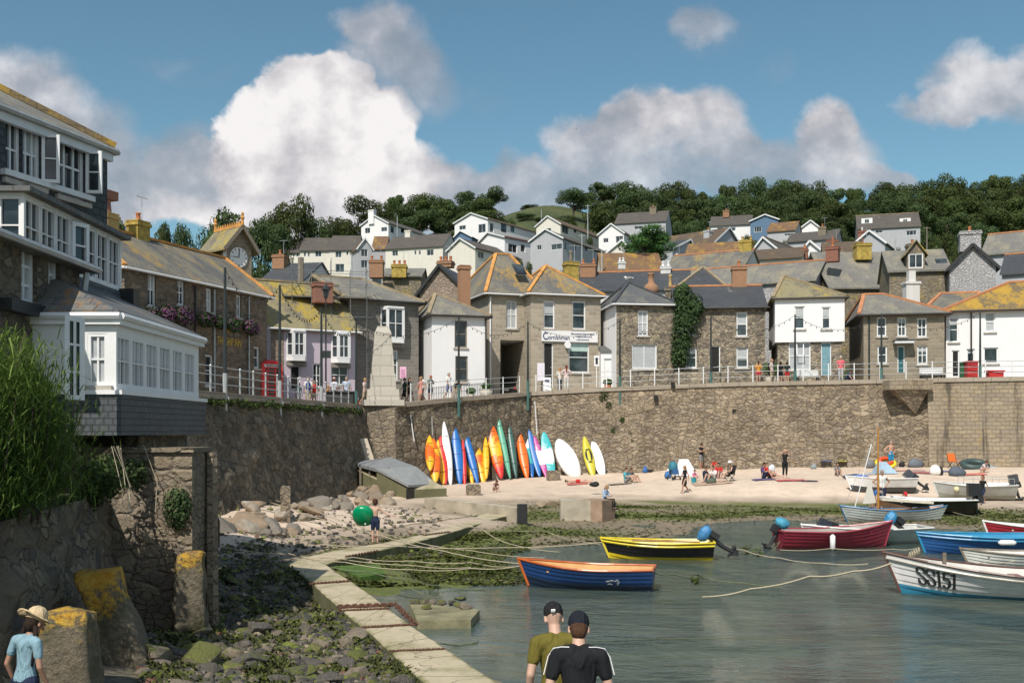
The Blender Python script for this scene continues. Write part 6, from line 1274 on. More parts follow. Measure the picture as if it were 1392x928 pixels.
p = XY(743.5,72.6); r_ = empty('a_board', (p.x,p.y,zr(p.x)), .1, 'white pavement board outside the shop door', 'pavement sign'); mb = MB(); mb.obox((0,-.12,.5),(.27,0,0),(0,.02,0),(0,.1,.5)); mb.obox((0,.12,.5),(.27,0,0),(0,.02,0),(0,-.1,.5)); mb.build('board', M['white'], r_); mb = MB(); mb.obox((0,-.15,.33),(.14,0,0),(0,.006,0),(0,.033,.17)); mb.obox((0,-.09,.78),(.16,0,0),(0,.006,0),(0,.018,.09)); mb.build('print', navy, r_)
p = XY(735.5,75.2); 
mb = MB().box(p.x-.28,p.y-.14,zr(p.x)+.9,p.x+.25,p.y-.06,zr(p.x)+2.2); tag(mb.build('notice_board', plain((.70,.66,.74), .6, .05)), 'pale lilac notice panel left of the shop door', 'notice')
# car in the vault, only its tail shows: body, glass, plate, lights
p = sh.M @ V(((sh.onv(697,520)[0]), 1.6, 0)); cr_ = empty('parked_car', (p.x,p.y,zr(p.x)+.02), sh.ang, 'dark car parked inside the car entry of the shop', 'car'); mb = MB()
sec = [(-.85,.28),(-.88,.62),(-.84,.9),(-.70,.97),(.70,.97),(.84,.9),(.88,.62),(.85,.28)]
mb.prism([(x,0,z) for x, z in sec], (0,4.0,0)); mb.prism([(-.72,.25,.97),(.72,.25,.97),(.56,.85,1.45),(-.56,.85,1.45)], (0,2.0,0)); mb.build('body', plain((.015,.017,.02), .25, .1, 3, 0), cr_)
mb = MB().poly([(-.66,.30,1.0),(.66,.30,1.0),(.52,.80,1.40),(-.52,.80,1.40)]); mb.xf(Matrix.Translation((0,-.02,.01))); mb.build('rear_window', M['glass'], cr_); MB().box(-.26,-.03,.55,.26,-.005,.66).build('number_plate', M['white'], cr_)
for s_ in (-1,1): MB().box(s_*.62,-.03,.68,s_*.84,.1,.84).build('tail_light', plain((.35,.02,.02), .3), cr_); MB().tube([(s_*.80,.55,.31),(s_*.60,.55,.31)], .31, 14).build('wheel', M['black'], cr_)
# bins, planters, benches on the right pavement
for (px, d, c, lb, w_, h_) in [(1310,68.6,(.03,.13,.06),'dark green wheeled bin by the white house at the right end',.6,1.1),(1320,68.0,(.45,.03,.03),'red barrier stand between the bins at the right end',.8,1.15),(1352,67.6,(.50,.03,.03),'red low banner board at the far right pavement',1.1,.5)]:
    p = XY(px, d); r_ = empty('wheeled_bin' if 'bin' in lb.split('by')[0] else 'barrier_board', (p.x,p.y,zr(p.x)), 0, lb, 'bin' if 'wheeled' in lb else 'barrier'); mb = MB(); mb.prism([(-w_/2*.85,-.28,.05),(w_/2*.85,-.28,.05),(w_/2*.85,.25,.05),(-w_/2*.85,.25,.05)], (0,0,h_-.1)); mb.build('body', plain(c, .5), r_); MB().box(-w_/2,-.33,h_-.05,w_/2,.3,h_+.04).build('lid' if 'wheeled' in lb else 'top_rail', plain(c, .4, .2), r_)
for (px, d, lb) in [(661,71.0,'grey stone flower trough in front of the white cottage'),(640,70.5,'small grey flower pot near the white cottage door'),(1048,72.6,'round clipped green bush in a tub by the stone corner'),(826,73.5,'terracotta flower pot by the narrow gateway')]:
    p = XY(px, d); r_ = empty('planter', (p.x,p.y,zr(p.x)), 0, lb, 'planter'); sz = .55 if 'trough' in lb or 'tub' in lb else .3; MB().lathe([(sz*.6,0),(sz*.75,.1),(sz*.85,sz),(sz*.9,sz),(sz*.7,sz-.05)], n=12).build('pot', M['mon'] if 'terra' not in lb else M['terra'], r_, smooth=True); r2 = .75 if 'bush' in lb else .35; leaves(MB(), (0,0,sz+r2*.6), (r2,r2,r2*(.9 if 'bush' in lb else .7)), 420, .08, px, shell=.3).build('foliage', M['leaf_br'], r_, uv=False)
# iron fence before the white cottage, low garden wall before the climber cottage
railing('garden_fence', [XY(582,68.6), XY(672,72.3)], zr, .14, 1.0, (.1,.95), M['black'], M['black'], 'black bar fence in front of the small white cottage', 0, .014)
gw = MB(); a, b_ = XY(917,73.2), XY(1052,72.4); gw.prism([(a.x,a.y,6.8),(b_.x,b_.y,6.8),(b_.x,b_.y+.4,6.8),(a.x,a.y+.4,6.8)], (0,0,1.35)); tag(gw.build('garden_wall', M['granite']), 'low rubble garden wall before the climber cottage', 'wall')
for (px, d, lb) in [(1098,71.2,'white slatted bench under the big window of the jutting house'),(1268,70.0,'grey bench outside the porch cottage')]:
    p = XY(px, d); r_ = empty('bench', (p.x,p.y,zr(p.x)), 0, lb, 'bench'); mb = MB()
    for k in range(3): mb.box(-.8,-.2+k*.15,.42,.8,-.08+k*.15,.46)
    mb.build('seat', M['paintw2'], r_); mb = MB()
    for k in range(3): mb.box(-.8,.26,.55+k*.14,.8,.3,.65+k*.14)
    mb.build('backrest', M['paintw2'], r_)
    for x in (-.7,.7): MB().box(x-.04,-.2,0,x+.04,-.12,.42).box(x-.04,.22,0,x+.04,.3,.55).build('leg', M['black'], r_)
# television aerials and tall poles on the hill
for i, (px, y0, y1, d, lb) in enumerate([(799,278,305,214,'slim pole by the field edge bungalow'),(736,285,304,240,'short pole standing in the field'),(791,318,350,160,'tall pole in front of the grey gabled house'),(818,340,366,120,'grey pole left of the orange tiled roof'),(1260,308,335,160,'telegraph pole right of the dormer house'),(1217,325,352,120,'street lamp post below the dormer house'),(540,293,318,215,'pole in front of the white bungalow'),(478,345,400,90,'tall thin aerial pole above the grey hipped roof'),(409,350,390,88,'stout grey post left of the scaffolding')]):
    r_ = MB(); h = (y1-y0)/F*d; r_.tube([(0,0,-3),(0,0,h)], [.12 if i != 8 else .3, .07 if i != 8 else .26], 6); r_.box(-.5,-.04,h*.92,.5,.04,h*.92+.08) if i in (0,2,4) else None; o = tag(r_.build('utility_pole', M['oldwood'] if i in (4,8) else M['galv']), lb, 'pole'); o.location = P(px, y1, d)
# gull on the hipped roof and one in the sky
def gull(loc, rz, label, fly=False, s=1.0):
    r_ = empty('gull', loc, rz, label, 'gull'); mb = MB(); mb.ell((0,0,.16), (.22,.09,.09)); mb.ell((.2,0,.25), (.06,.05,.055)); mb.tube([(.12,0,.19),(.2,0,.25)], [.06,.045], 7); mb.tube([(.25,0,.25),(.32,0,.235)], [.018,.005], 5); mb.tube([(-.18,0,.16),(-.36,0,.15)], [.05,.015], 5); mb.build('body', M['white'], r_, smooth=True); wg = MB()
    if fly:
        for s_ in (-1,1): wg.prism([(.1,s_*.05,.18),(-.1,s_*.05,.18),(-.08,s_*.4,.3),(-.14,s_*.72,.22),(.02,s_*.4,.31)], (0,0,.015))
    else:
        for s_ in (-1,1): wg.ell((-.08,s_*.075,.18), (.22,.03,.06), 8, 5)
    wg.build('wing', plain((.30,.31,.33), .7), r_); lg_ = MB()
    for s_ in (-.04,.04): lg_.tube([(0,s_,.1),(0,s_,0)], .01, 4)
    lg_.build('leg', M['potyel'], r_); r_.scale = (s,s,s)
gull(tuple(sq.M @ (sq.r1+V((0,0,.12)))), 2.6, 'gull perched on top of the hipped slate roof', s=1.25); gull(tuple(P(783,176,260)), .4, 'tiny dark bird flying high in front of the right cloud', True)
# ================================================================== BOARDS AND KAYAKS AGAINST THE QUAY
def kayak(name, tp, bt, w_, cols, label, cat, d=68.4, lean=2.2, th=.28, tip=.7, cockpit=False, patch=None):
    b0 = P(*bt, d); b0.z = min(b0.z, bz(b0.x, b0.y)+.12) if abs(b0.z-bz(b0.x, b0.y)) < .5 else b0.z
    t0 = P(*tp, b0.y+lean); ax = (t0-b0); L = ax.length; ax.normalize(); W2 = w_/F*b0.y/2*1.04; nn = V((.12,-1,0)); nn = (nn-ax*nn.dot(ax)).normalized(); sd_ = ax.cross(nn).normalized()
    root = empty(name, tuple(b0), 0, label, cat, 'kayaks and boards leaning on the quay wall'); mb = MB(); N, K = 26, 14; rows = []
    for i in range(N+1):
        t_ = i/N; f_ = max(.02, math.sin(math.pi*min(1, max(0, t_)))**tip); rk = .10*L*.12*((t_-.5)*2)**4*4; r_ = []
        for k in range(K):
            a = 2*math.pi*k/K; x = math.cos(a); y = math.sin(a); y = y if y > 0 else y*.55
            r_.append(len(mb.v)); mb.v.append(sd_*x*W2*f_+nn*(y*th*.5*f_**.6+rk*.3)+ax*(t_*L))
        rows.append(r_)
    for a, b_ in zip(rows, rows[1:]):
        for k in range(K): mb.f.append((a[k], a[(k+1) % K], b_[(k+1) % K], b_[k]))
    mb.f.append(tuple(reversed(rows[0]))); mb.f.append(tuple(rows[-1]))
    o = mb.build('hull', boardmat(cols, L, ax), root, smooth=True, uv=False)
    if cockpit:
        c = MB(); r_ = []
        pts = [ax*(L*.52+math.cos(t_)*L*.14)+sd_*math.sin(t_)*W2*.62+nn*(th*.47) for t_ in [2*math.pi*k/18 for k in range(19)]]; c.tube(pts, .025, 5, cap=False); c.build('cockpit_rim', M['black'], root); c = MB().poly(pts[:-1]); c.build('cockpit', M['dark'], root)
        for q in (.36,.66): MB().tube([ax*L*q+sd_*W2*.4+nn*th*.52, ax*L*q-sd_*W2*.4+nn*th*.52], .03, 5).build('strap', M['black'], root)
    else:
        rl = MB()
        if name == 'kayak':
            for q in (.25,.5,.75): rl.tube([ax*L*q+sd_*W2*.5*s_+nn*th*.48 for s_ in (-1,-.4,.4,1)], .014, 4)
            rl.tube([ax*L*.03, ax*L*.0+nn*.12, ax*L*.03+nn*.1], .015, 4); rl.build('deck_line', M['black'], root)
    return root
def boardmat(cols, L, ax):
    m, n, b = newmat('moulded_plastic'); co = n.n('ShaderNodeTexCoord').outputs['Object']; dt = n.n('ShaderNodeVectorMath', dict(operation='DOT_PRODUCT'), i0=co, i1=tuple(ax)).outputs['Value']; t_ = n.m('DIVIDE', dt, L)
    if len(cols) == 1: x = n.mix(n.ramp(n.noise(co, 2, 6, .7).outputs[0], [(.35, 0), (.75, 1)]), cols[0], tuple(min(1, c*1.18+.01) for c in cols[0]))
    else:
        t_ = n.m('ADD', t_, n.m('MULTIPLY', n.m('SUBTRACT', n.noise(co, 2.6, 4, .6).outputs[0], .5), .55 if len(cols) > 2 else .2)); k = len(cols)
        x = n.ramp(t_, [p for i, c in enumerate(cols) for p in ((max(0, (i+.12)/k), c), (min(1, (i+.88)/k), c))])
    fin_mat(n, b, x, .38, n.noise(co, 3, 3).outputs[0], .1, .02); return m
OR, YE, RE, BL_, WHI, SG, DG, CY, MA, OL = (.72,.13,.01), (.80,.42,.02), (.62,.03,.03), (.015,.13,.42), (.74,.74,.75), (.11,.36,.25), (.04,.11,.10), (.05,.42,.46), (.42,.05,.26), (.50,.44,.04)
KY = [('kayak',(584,592),(585,641),13,[YE,OR,YE],'faded yellow and orange kayak, leftmost in the row'),('kayak',(598,591),(606,660),12,[RE],'red kayak mostly hidden behind the left yellow one'),('kayak',(589,596),(592,657),16,[YE,OR,OR,YE,OR],'orange and yellow mottled kayak second from the left'),('kayak',(594,594),(603,660),13,[YE],'plain yellow kayak beside the white board'),('kayak',(603,572),(613,662),12,[WHI],'tall white kayak between yellow and blue ones'),('kayak',(617,577),(626,661),15,[BL_],'broad plain blue kayak left of the thin red one'),('kayak',(628,576),(650,660),12,[BL_],'narrow leaning blue kayak behind the thin red one'),('kayak',(629,597),(632,664),7,[RE],'thin red kayak between the two blue ones'),('kayak',(632,606),(643,662),9,[YE],'slim yellow kayak leaning over the second blue one'),('kayak',(660,594),(661,652),9,[YE],'narrow yellow kayak behind the mottled one'),('kayak',(644,598),(658,659),16,[YE,YE,OR,YE,YE],'yellow kayak with dark orange splashes in its seat'),
 ('kayak',(663,566),(682,652),18,[RE,OR,YE,OR,OR],'big orange kayak with red and yellow lower half'),('kayak',(674,556),(694,653),9,[SG],'tallest sea green kayak in the row'),('kayak',(690,569),(702,652),10,[DG],'dark green kayak right of the sea green one'),('kayak',(705,585),(717,653),13,[OR],'plain orange kayak right of the dark green one'),('surfboard',(715,586),(724,650),10,[BL_,CY,WHI],'white to blue shaded surfboard behind the orange kayak'),('surfboard',(719,584),(734,649),10,[BL_],'deep blue surfboard leaning right'),('surfboard',(726,592),(744,651),9,[MA,WHI,MA],'magenta and white surfboard'),('surfboard',(739,587),(751,651),16,[CY,WHI,CY],'turquoise and white surfboard at the end of the row'),
 ('kayak',(794,593),(807,651),14,[OL],'olive yellow kayak with an open cockpit'),('surfboard',(806,599),(820,649),15,[WHI],'white paddle board right of the olive kayak')]
for i, (nm, tp, bt, w_, cs, lb) in enumerate(KY): kayak(nm, tp, bt, w_, cs, lb, nm, d=qpos(bt[0]).y-2.1-(i*7 % 5)*.12, lean=1.9, th=.34 if nm == 'kayak' else .1, tip=.62 if nm == 'kayak' else .5, cockpit='cockpit' in lb)
kayak('dinghy', (758,597), (786,653), 27, [WHI], 'white dinghy hull tipped up against the quay wall', 'dinghy', qpos(786).y-2.6, 1.6, .75, .55)
for (pts, lb) in [(((558,564,62.9),(563,600,62.7)),'bent white pipe on the shaded wall left of the kayaks'),(((587,566,64.2),(588,592,64.0)),'grey pole leaning above the leftmost kayak'),(((727,545,71.4),(730,590,71.0)),'thin white pole leaning against the wall at the bend')]:
    q = [P(*z) for z in pts]; tag(MB().tube(q, .03, 5).build('pole', M['galv'] if 'grey' in lb else M['paintw2']), lb, 'pole')
# ================================================================== BOATS
def fb(t_): return interp(t_, [(0,.74),(.15,.88),(.35,1),(.55,.98),(.72,.82),(.86,.52),(.95,.22),(1,.02)])
def boat(label, c, L, B, fbd, heading, hullm, botm, inm, gunm, split=.25, draft=.14, sheer=.35, rake=.28, thw=3, thm=None, band=None, ground=False, pitch=0, roll=0, double=False, cat='boat', group=None, name='rowing_boat', clinker=True):
    root = empty(name, c, heading, label, cat, group); root.rotation_euler = (roll, pitch, heading); N, K = 30, 12
    def wid(t_): return (math.sin(math.pi*min(1, max(0, .04+.94*t_)))**.62*B/2) if double else fb(t_)*B/2
    def shz(t_): return fbd*(1+.10*(1-t_)**2+sheer*max(0, (t_-.35)/.65)**2+(sheer*.8*max(0, (.3-t_)/.3)**2 if double else 0))
    def kel(t_): return -draft+(.0 if t_ < .8 else (t_-.8)/.2*draft*.8)
    def pt(t_, s, ins=0.0, side=1):
        z0, z1 = kel(t_), shz(t_); st = s**.9; y = max(0, wid(t_)*(s**.42)*(1-.10*(1-s))-ins)
        if clinker and not ins: y += .022*(.5-((s*6-.001) % 1))*(1 if t_ < .97 else 0)
        x = L*(t_-.5)+rake*s*max(0, (t_-.6)/.4)**2-(rake*s*max(0, (.3-t_)/.3)**2 if double else .05*s*(1-t_)**6)
        return V((x, y*side, z0+(z1-z0)*st))
    S1 = sorted([0, .03, .08, 1.0]+[k/6+e for k in range(1, 6) for e in (-.002, .004)]+[(k+.5)/6 for k in range(6)])
    def shell(smin, smax, ins=0.0, flip=False):
        mb = MB(); Ss = sorted({smin, smax, *[s for s in S1 if smin < s < smax]})
        for side in (1, -1):
            g = [[len(mb.v)+i*len(Ss)+j for j in range(len(Ss))] for i in range(N+1)]
            for i in range(N+1):
                t_ = i/N
                for s in Ss: mb.v.append(pt(t_, s, ins, side))
            for i in range(N):
                for j in range(len(Ss)-1):
                    f_ = (g[i][j], g[i+1][j], g[i+1][j+1], g[i][j+1]); mb.f.append(f_ if (side < 0) != flip else tuple(reversed(f_)))
        if not flip and not double:
            tr = [pt(0, s, ins, 1) for s in Ss]+[pt(0, s, ins, -1) for s in reversed(Ss)]; mb.poly(tr)
        return mb
    ho = shell(split, 1.0).build('hull', hullm, root, smooth=True, uv=False); ho.data.set_sharp_from_angle(angle=.35); bo = shell(0, split).build('bottom', botm, root, smooth=True, uv=False); bo.data.set_sharp_from_angle(angle=.35)
    if band: 
        mb = MB()
        for side in (1,-1):
            mb.tube([pt(i/N, .86, -.012, side) for i in range(N+1)], .035, 6)
        mb.build('rubbing_band', band, root)
    inn = shell(.30, .985, .035, True); inn.build('interior', inm, root, smooth=True, uv=False)
    fl = MB()
    fl.poly([pt(i/N, .33, .03, 1) for i in range(N+1)]+[pt(i/N, .33, .03, -1) for i in reversed(range(N+1))]); fl.build('floor', inm, root, uv=False)
    gw = MB()
    for side in (1,-1): gw.tube([pt(i/N, 1.0, .0, side)+V((0,0,.012)) for i in range(N+1)], .032, 6)
    if not double: gw.bar(pt(0,1.0,0,1)+V((0,0,.01)), pt(0,1.0,0,-1)+V((0,0,.01)), .05, .06)
    gw.bar(pt(1.0,.05,0,1), pt(1.0,1.0,0,1)+V((.02,0,.05)), .05, .06); gw.build('gunwale', gunm, root)
    for k in range(thw):
        t_ = lerp(.2, .78, k/max(1, thw-1)); a = pt(t_, .78, .03, 1); MB().box(a.x-.12, -a.y, a.z-.02, a.x+.12, a.y, a.z+.02).build('thwart', thm or gunm, root)
    return root, pt
def outboard(root, x, z, cov, cols, tilt=.9, s=1.0, flip=-1):
    o = MB(); o.ell((0,0,.27), (.23,.14,.17), 22, 14) if cov else o.prism([(-.2,-.13,.12),(.16,-.13,.12),(.2,-.11,.45),(-.16,-.11,.5)], (0,.24,0)); 
    sh_ = MB(); sh_.tube([(0,0,.15),(-.02,0,-.35),(0,0,-.62)], [.075,.06,.05], 8); sh_.prism([(-.12,-.02,-.62),(.14,-.02,-.62),(.05,-.02,-.8),(-.02,-.02,-.8)], (0,.04,0)); sh_.tube([(-.18,0,-.58),(.15,0,-.58)], [.03,.06], 8); sh_.prism([(.16,-.15,-.6),(.18,-.15,-.56),(.18,.15,-.56),(.16,.15,-.6)], (.02,0,0))
    sh_.box(.05,-.12,-.1,.2,.12,.14)
    if cov: o.v = [v+v.normalized()*.07*mnoise.fractal(v*9+V((x,z,0)), 1, 2, 3) for v in o.v]
    a = sh_.xf(Matrix.Translation((x,0,z)) @ Matrix.Rotation(math.pi, 4, 'Z') @ Matrix.Rotation(tilt, 4, 'Y') @ Matrix.Scale(s, 4)).build('outboard', M['black'], root)
    b_ = o.xf(Matrix.Translation((x,0,z)) @ Matrix.Rotation(math.pi, 4, 'Z') @ Matrix.Rotation(tilt, 4, 'Y') @ Matrix.Scale(s, 4)).build('engine_cover', cols, a, smooth=cov); return a
pm = lambda c, r=.35: plain(c, r, .12, 3, .08)
TARP = plain((.05,.20,.42), .5, .15, 6, .4)
def at_water(px, py, z=0): g = G(px, py, z); return (g.x, g.y, z)
# blue and orange dinghy, bow left, stern a little nearer
navyb = pm((.012,.05,.17), .4)
b1, p1 = boat('navy blue dinghy with an orange gunwale and peach interior', at_water(802,799), 3.15, 1.36, .50, math.pi-.22, navyb, pm((.010,.022,.05)), pm((.55,.31,.12), .75), pm((.45,.10,.02)), .42, sheer=.38, thw=3, thm=pm((.60,.33,.12)))
mb = MB()
for k in range(26): t_ = .30+rnd.uniform(-.05,.05); s = .55+rnd.uniform(-.12,.1); q = p1(t_, s, -.006, 1); mb.ell(q, (.02+rnd.random()*.02,.004,.012), 6, 4)
mb.build('scuffed_mark', pm((.35,.38,.42)), b1)
b2, p2 = boat('black and yellow rowing boat with a blue covered outboard', at_water(898,759), 3.15, 1.4, .50, math.pi-.10, pm((.012,.012,.013)), pm((.62,.46,.02)), pm((.60,.50,.10)), pm((.68,.54,.03)), .30, sheer=.25, band=pm((.68,.54,.03)), thm=pm((.55,.46,.10)))
outboard(b2, -1.62, .62, True, TARP, -1.0, 1.15); MB().tube([(-1.2,.25,.56),(.9,.3,.6)], .03, 6).build('oar', M['wood'], b2); MB().tube([p2(.02,.02,-.02,1)+V((0,0,.02)),p2(.5,.02,-.02,1)+V((0,0,.02)),p2(.97,.02,-.02,1)], .03, 5).build('keel_stripe', pm((.30,.07,.03)), b2)
b3, p3 = boat('maroon clinker boat with a white fender and blue covered engine', at_water(1131,744), 3.8, 1.55, .56, .14, pm((.26,.022,.045), .4), pm((.16,.015,.03)), pm((.30,.27,.25)), pm((.33,.05,.07)), .25, sheer=.55)
outboard(b3, -1.95, .60, True, plain((.06,.30,.45), .5, .15, 6, .4), -.55, 1.1)
def fender(root, pt, t_, side, m_, r=.09, L=.42): q = pt(t_, .95, -.11, side); MB().tube([q+V((0,0,.0)), q-V((0,0,.06)), q-V((0,0,.06+L)), q-V((0,0,.12+L))], [.02,r,r,.03], 9).build('fender', m_, root, smooth=True)
fender(b3, p3, .40, -1, M['white'])
b4, p4 = boat('pale grey open boat moored behind the maroon one', at_water(1178,738), 4.25, 1.7, .52, math.pi+.10, pm((.42,.47,.46), .5), pm((.28,.33,.33)), pm((.45,.45,.43)), pm((.68,.68,.66)), .35, sheer=.30)
outboard(b4, -1.15, .65, True, plain((.04,.22,.42), .5, .15, 6, .4), -.9, 1.25); e_ = outboard(b4, 1.25, .52, False, pm((.03,.035,.05)), -1.2, 1.15)
b5, p5 = boat('bright blue clinker boat with a white fender at the right', at_water(1358,752), 4.7, 1.7, .55, math.pi-.05, pm((.015,.09,.28), .4), pm((.012,.06,.2)), pm((.03,.22,.40)), pm((.03,.26,.46)), .25, sheer=.22, band=pm((.02,.20,.40)))
q = p5(.52,.8,-.1,1); MB().tube([q-V((.28,0,0)),q-V((.2,0,0)),q+V((.2,0,0)),q+V((.28,0,0))], [.03,.09,.09,.03], 9).build('fender', M['white'], b5, smooth=True)
b6, p6 = boat('little white tender behind the numbered white boat', at_water(1380,772), 2.5, 1.25, .42, math.pi-.12, pm((.70,.69,.66)), pm((.6,.6,.58)), pm((.6,.58,.54)), M['oldwood'], .2, sheer=.3, thw=2, name='tender')
b7, p7 = boat('white boat numbered SS151 with brown gunwale and red buoy', at_water(1386,811), 5.4, 2.0, .54, math.pi-.20, pm((.70,.69,.69), .45), pm((.03,.20,.33)), pm((.55,.53,.50)), pm((.10,.05,.04)), .24, sheer=.85, rake=.42, band=pm((.40,.38,.34)), thm=pm((.20,.05,.04)))
# number wraps along the bow plating (port side faces the camera)
def hull_letters(word, root, pt, side, t0, s0, hgt, length, m_):
    mb = MB(); n_ = len(word); x = 0; G5 = {'S': (.62, [[(.58,.80),(.55,.95),(.31,1.0),(.08,.93),(.04,.76),(.16,.60),(.44,.46),(.58,.30),(.55,.10),(.31,0),(.08,.06),(.03,.22)]], [((.58,.68),(.58,.98)),((.03,.02),(.03,.33))]),
      '1': (.42, [[(.22,0),(.22,1)],[(.22,.98),(.05,.84)]], [((.04,.02),(.40,.02))]), '5': (.60, [[(.52,.97),(.12,.97),(.10,.56),(.33,.62),(.53,.50),(.55,.24),(.38,.02),(.14,.03),(.04,.18)]], [((.04,.12),(.15,.12))])}
    tot = sum(G5[c][0]+.08 for c in word)
    def place(u, v): t_ = t0-u/tot*length/5.4; return pt(t_, min(.985, s0+v*hgt), -.014, side)
    for c in word:
        w_, st, sf = G5[c]
        for L_ in st:
            for a, b_ in zip(L_, L_[1:]):
                k = 3
                for j in range(k):
                    p, q = [tuple(lerp(V(a), V(b_), f_)) for f_ in (j/k, (j+1)/k)]; pa, pb = place(x+p[0],p[1]), place(x+q[0],q[1]); d = pb-pa; thick = .062 if abs(d.z) > abs(d.x)*.8 else .042
                    mb.bar(pa-d*.08, pb+d*.08, .012, thick) if abs(d.x) > abs(d.z) else mb.obox((pa+pb)/2, (thick/2,0,0), (0,.007,0), d*.58)
        for a, b_ in sf:
            pa, pb = place(x+a[0],a[1]), place(x+b_[0],b_[1]); d = pb-pa
            if abs(d.z) > abs(d.x): mb.obox((pa+pb)/2, (.018,0,0), (0,.007,0), d*.5)
            else: mb.bar(pa, pb, .012, .035)
        x += w_+.08
    return mb.build('boat_number', m_, root)
hull_letters('SS151', b7, p7, 1, .912, .34, .46, .76, M['black'])
o = MB(); o.ell((-.6,.82,.62), .13, 12, 9); o.tube([(-.6,.82,.72),(-.6,.82,.88)], .02, 5); o.build('buoy', pm((.62,.10,.02)), b7, smooth=True)
mb = MB(); mb.box(-.9,-.62,.38,.9,.62,.43); mb.build('foredeck_locker', pm((.60,.57,.53)), b7); MB().tube([(1.75,.25,.4),(1.75,.25,1.05)], .05, 7).build('bollard_post', M['oldwood'], b7)
mb = MB()
for k in range(5): mb.tube([V((2.5-.05*k, .10*math.cos(t_), .93+.03*k+.08*math.sin(t_))) for t_ in [2*math.pi*j/10 for j in range(11)]], .02, 4, cap=False)
mb.build('coiled_rope', M['rope'], b7)
b8, p8 = boat('dark red boat with white deck cut by the right edge', at_water(1413,738), 3.3, 1.5, .55, math.pi-.1, pm((.30,.02,.03), .4), pm((.2,.015,.02)), pm((.66,.64,.62)), pm((.72,.70,.68)), .2, sheer=.4)
# small sailing boat with mast
b9, p9 = boat('pale double ended sailing boat with a wooden mast', at_water(1213,709), 3.95, 1.55, .50, math.pi, pm((.50,.53,.52), .45), pm((.30,.32,.30)), pm((.42,.20,.07)), pm((.05,.17,.32)), .3, sheer=.42, rake=.35, double=True, thm=M['wood'], name='sailing_boat')
mx_ = .62; MB().tube([(mx_,0,0),(mx_,0,4.15)], [.055,.04], 8).build('mast', plain((.42,.20,.04), .45, .15, 5, .1), b9)
MB().tube([(1.75,.2,.5),(.95,.1,3.4)], .022, 6).build('spar', M['white'], b9); MB().prism([(1.35,.15,.8),(.75,.12,.85),(1.05,.12,1.9)], (0,.02,0)).build('furled_sail', M['cream'], b9)
mb = MB(); mb.prism([(.55,-.28,.95),(-1.7,-.28,.80),(-1.7,.28,.80),(.55,.28,.95)], (0,0,.10)); mb.prism([(.5,-.5,.62),(-1.2,-.5,.55),(-1.2,-.42,.55),(.5,-.30,.93)], (0,-.02,0)); mb.build('boom_cover', plain((.62,.57,.47), .8, .12, 4, .4), b9)
MB().tube([(mx_,0,4.1),(.2,-.45,.55)], .008, 4).tube([(mx_,0,4.1),(2.1,0,.75)], .008, 4).build('stay', M['galv'], b9)
# motor boats drawn up on the sand
g = G(1200,676,.42); b10, p10 = boat('white motor boat with dark bottom lying on the sand', (g.x,g.y,bz(g.x,g.y)+.14), 3.3, 1.5, .55, math.pi-.06, pm((.72,.72,.72), .4), pm((.05,.055,.06)), pm((.68,.68,.68)), pm((.75,.75,.75)), .36, sheer=.35, name='motor_boat', clinker=False, roll=.08)
outboard(b10, -1.65, .60, False, pm((.05,.055,.065)), -.9, 1.2)
g = G(1261,697,.15); b11, p11 = boat('white topped boat with black sides and a big black outboard', (g.x,g.y,bz(g.x,g.y)+.12), 4.0, 1.7, .5, math.pi-.16, pm((.015,.018,.025), .35), pm((.02,.022,.03)), pm((.66,.66,.65)), pm((.74,.74,.73)), .2, sheer=.3, name='motor_boat', clinker=False)
outboard(b11, -2.1, .55, False, pm((.012,.012,.014)), -.12, 1.6); mb = MB(); mb.prism([(.1,-.65,.53),(1.6,-.35,.66),(1.6,.35,.66),(.1,.65,.53)], (0,0,.05)); mb.build('foredeck', M['white'], b11)
g = G(1327,678,.5); b12, p12 = boat('grey aluminium boat with rails aground at the right', (g.x,g.y,bz(g.x,g.y)+.16), 3.6, 1.6, .60, math.pi-.22, pm((.44,.45,.43), .45), pm((.30,.31,.27)), pm((.52,.52,.50)), pm((.62,.62,.60)), .3, sheer=.25, name='motor_boat', clinker=False, roll=-.05)
outboard(b12, -1.85, .6, False, pm((.05,.055,.06)), -.3, 1.2); mb = MB()
for side in (1,-1):
    pts = [p12(t_, 1.0, .03, side)+V((0,0,.35)) for t_ in (.05,.25,.5,.7)]; mb.tube(pts, .015, 5)
    for q in pts: mb.tube([q, q-V((0,0,.35))], .012, 4)
mb.build('grab_rail', M['galv'], b12); q = p12(.78,.7,-.1,1); MB().ell(q, .14, 10, 7).build('fender', pm((.62,.60,.36)), b12)
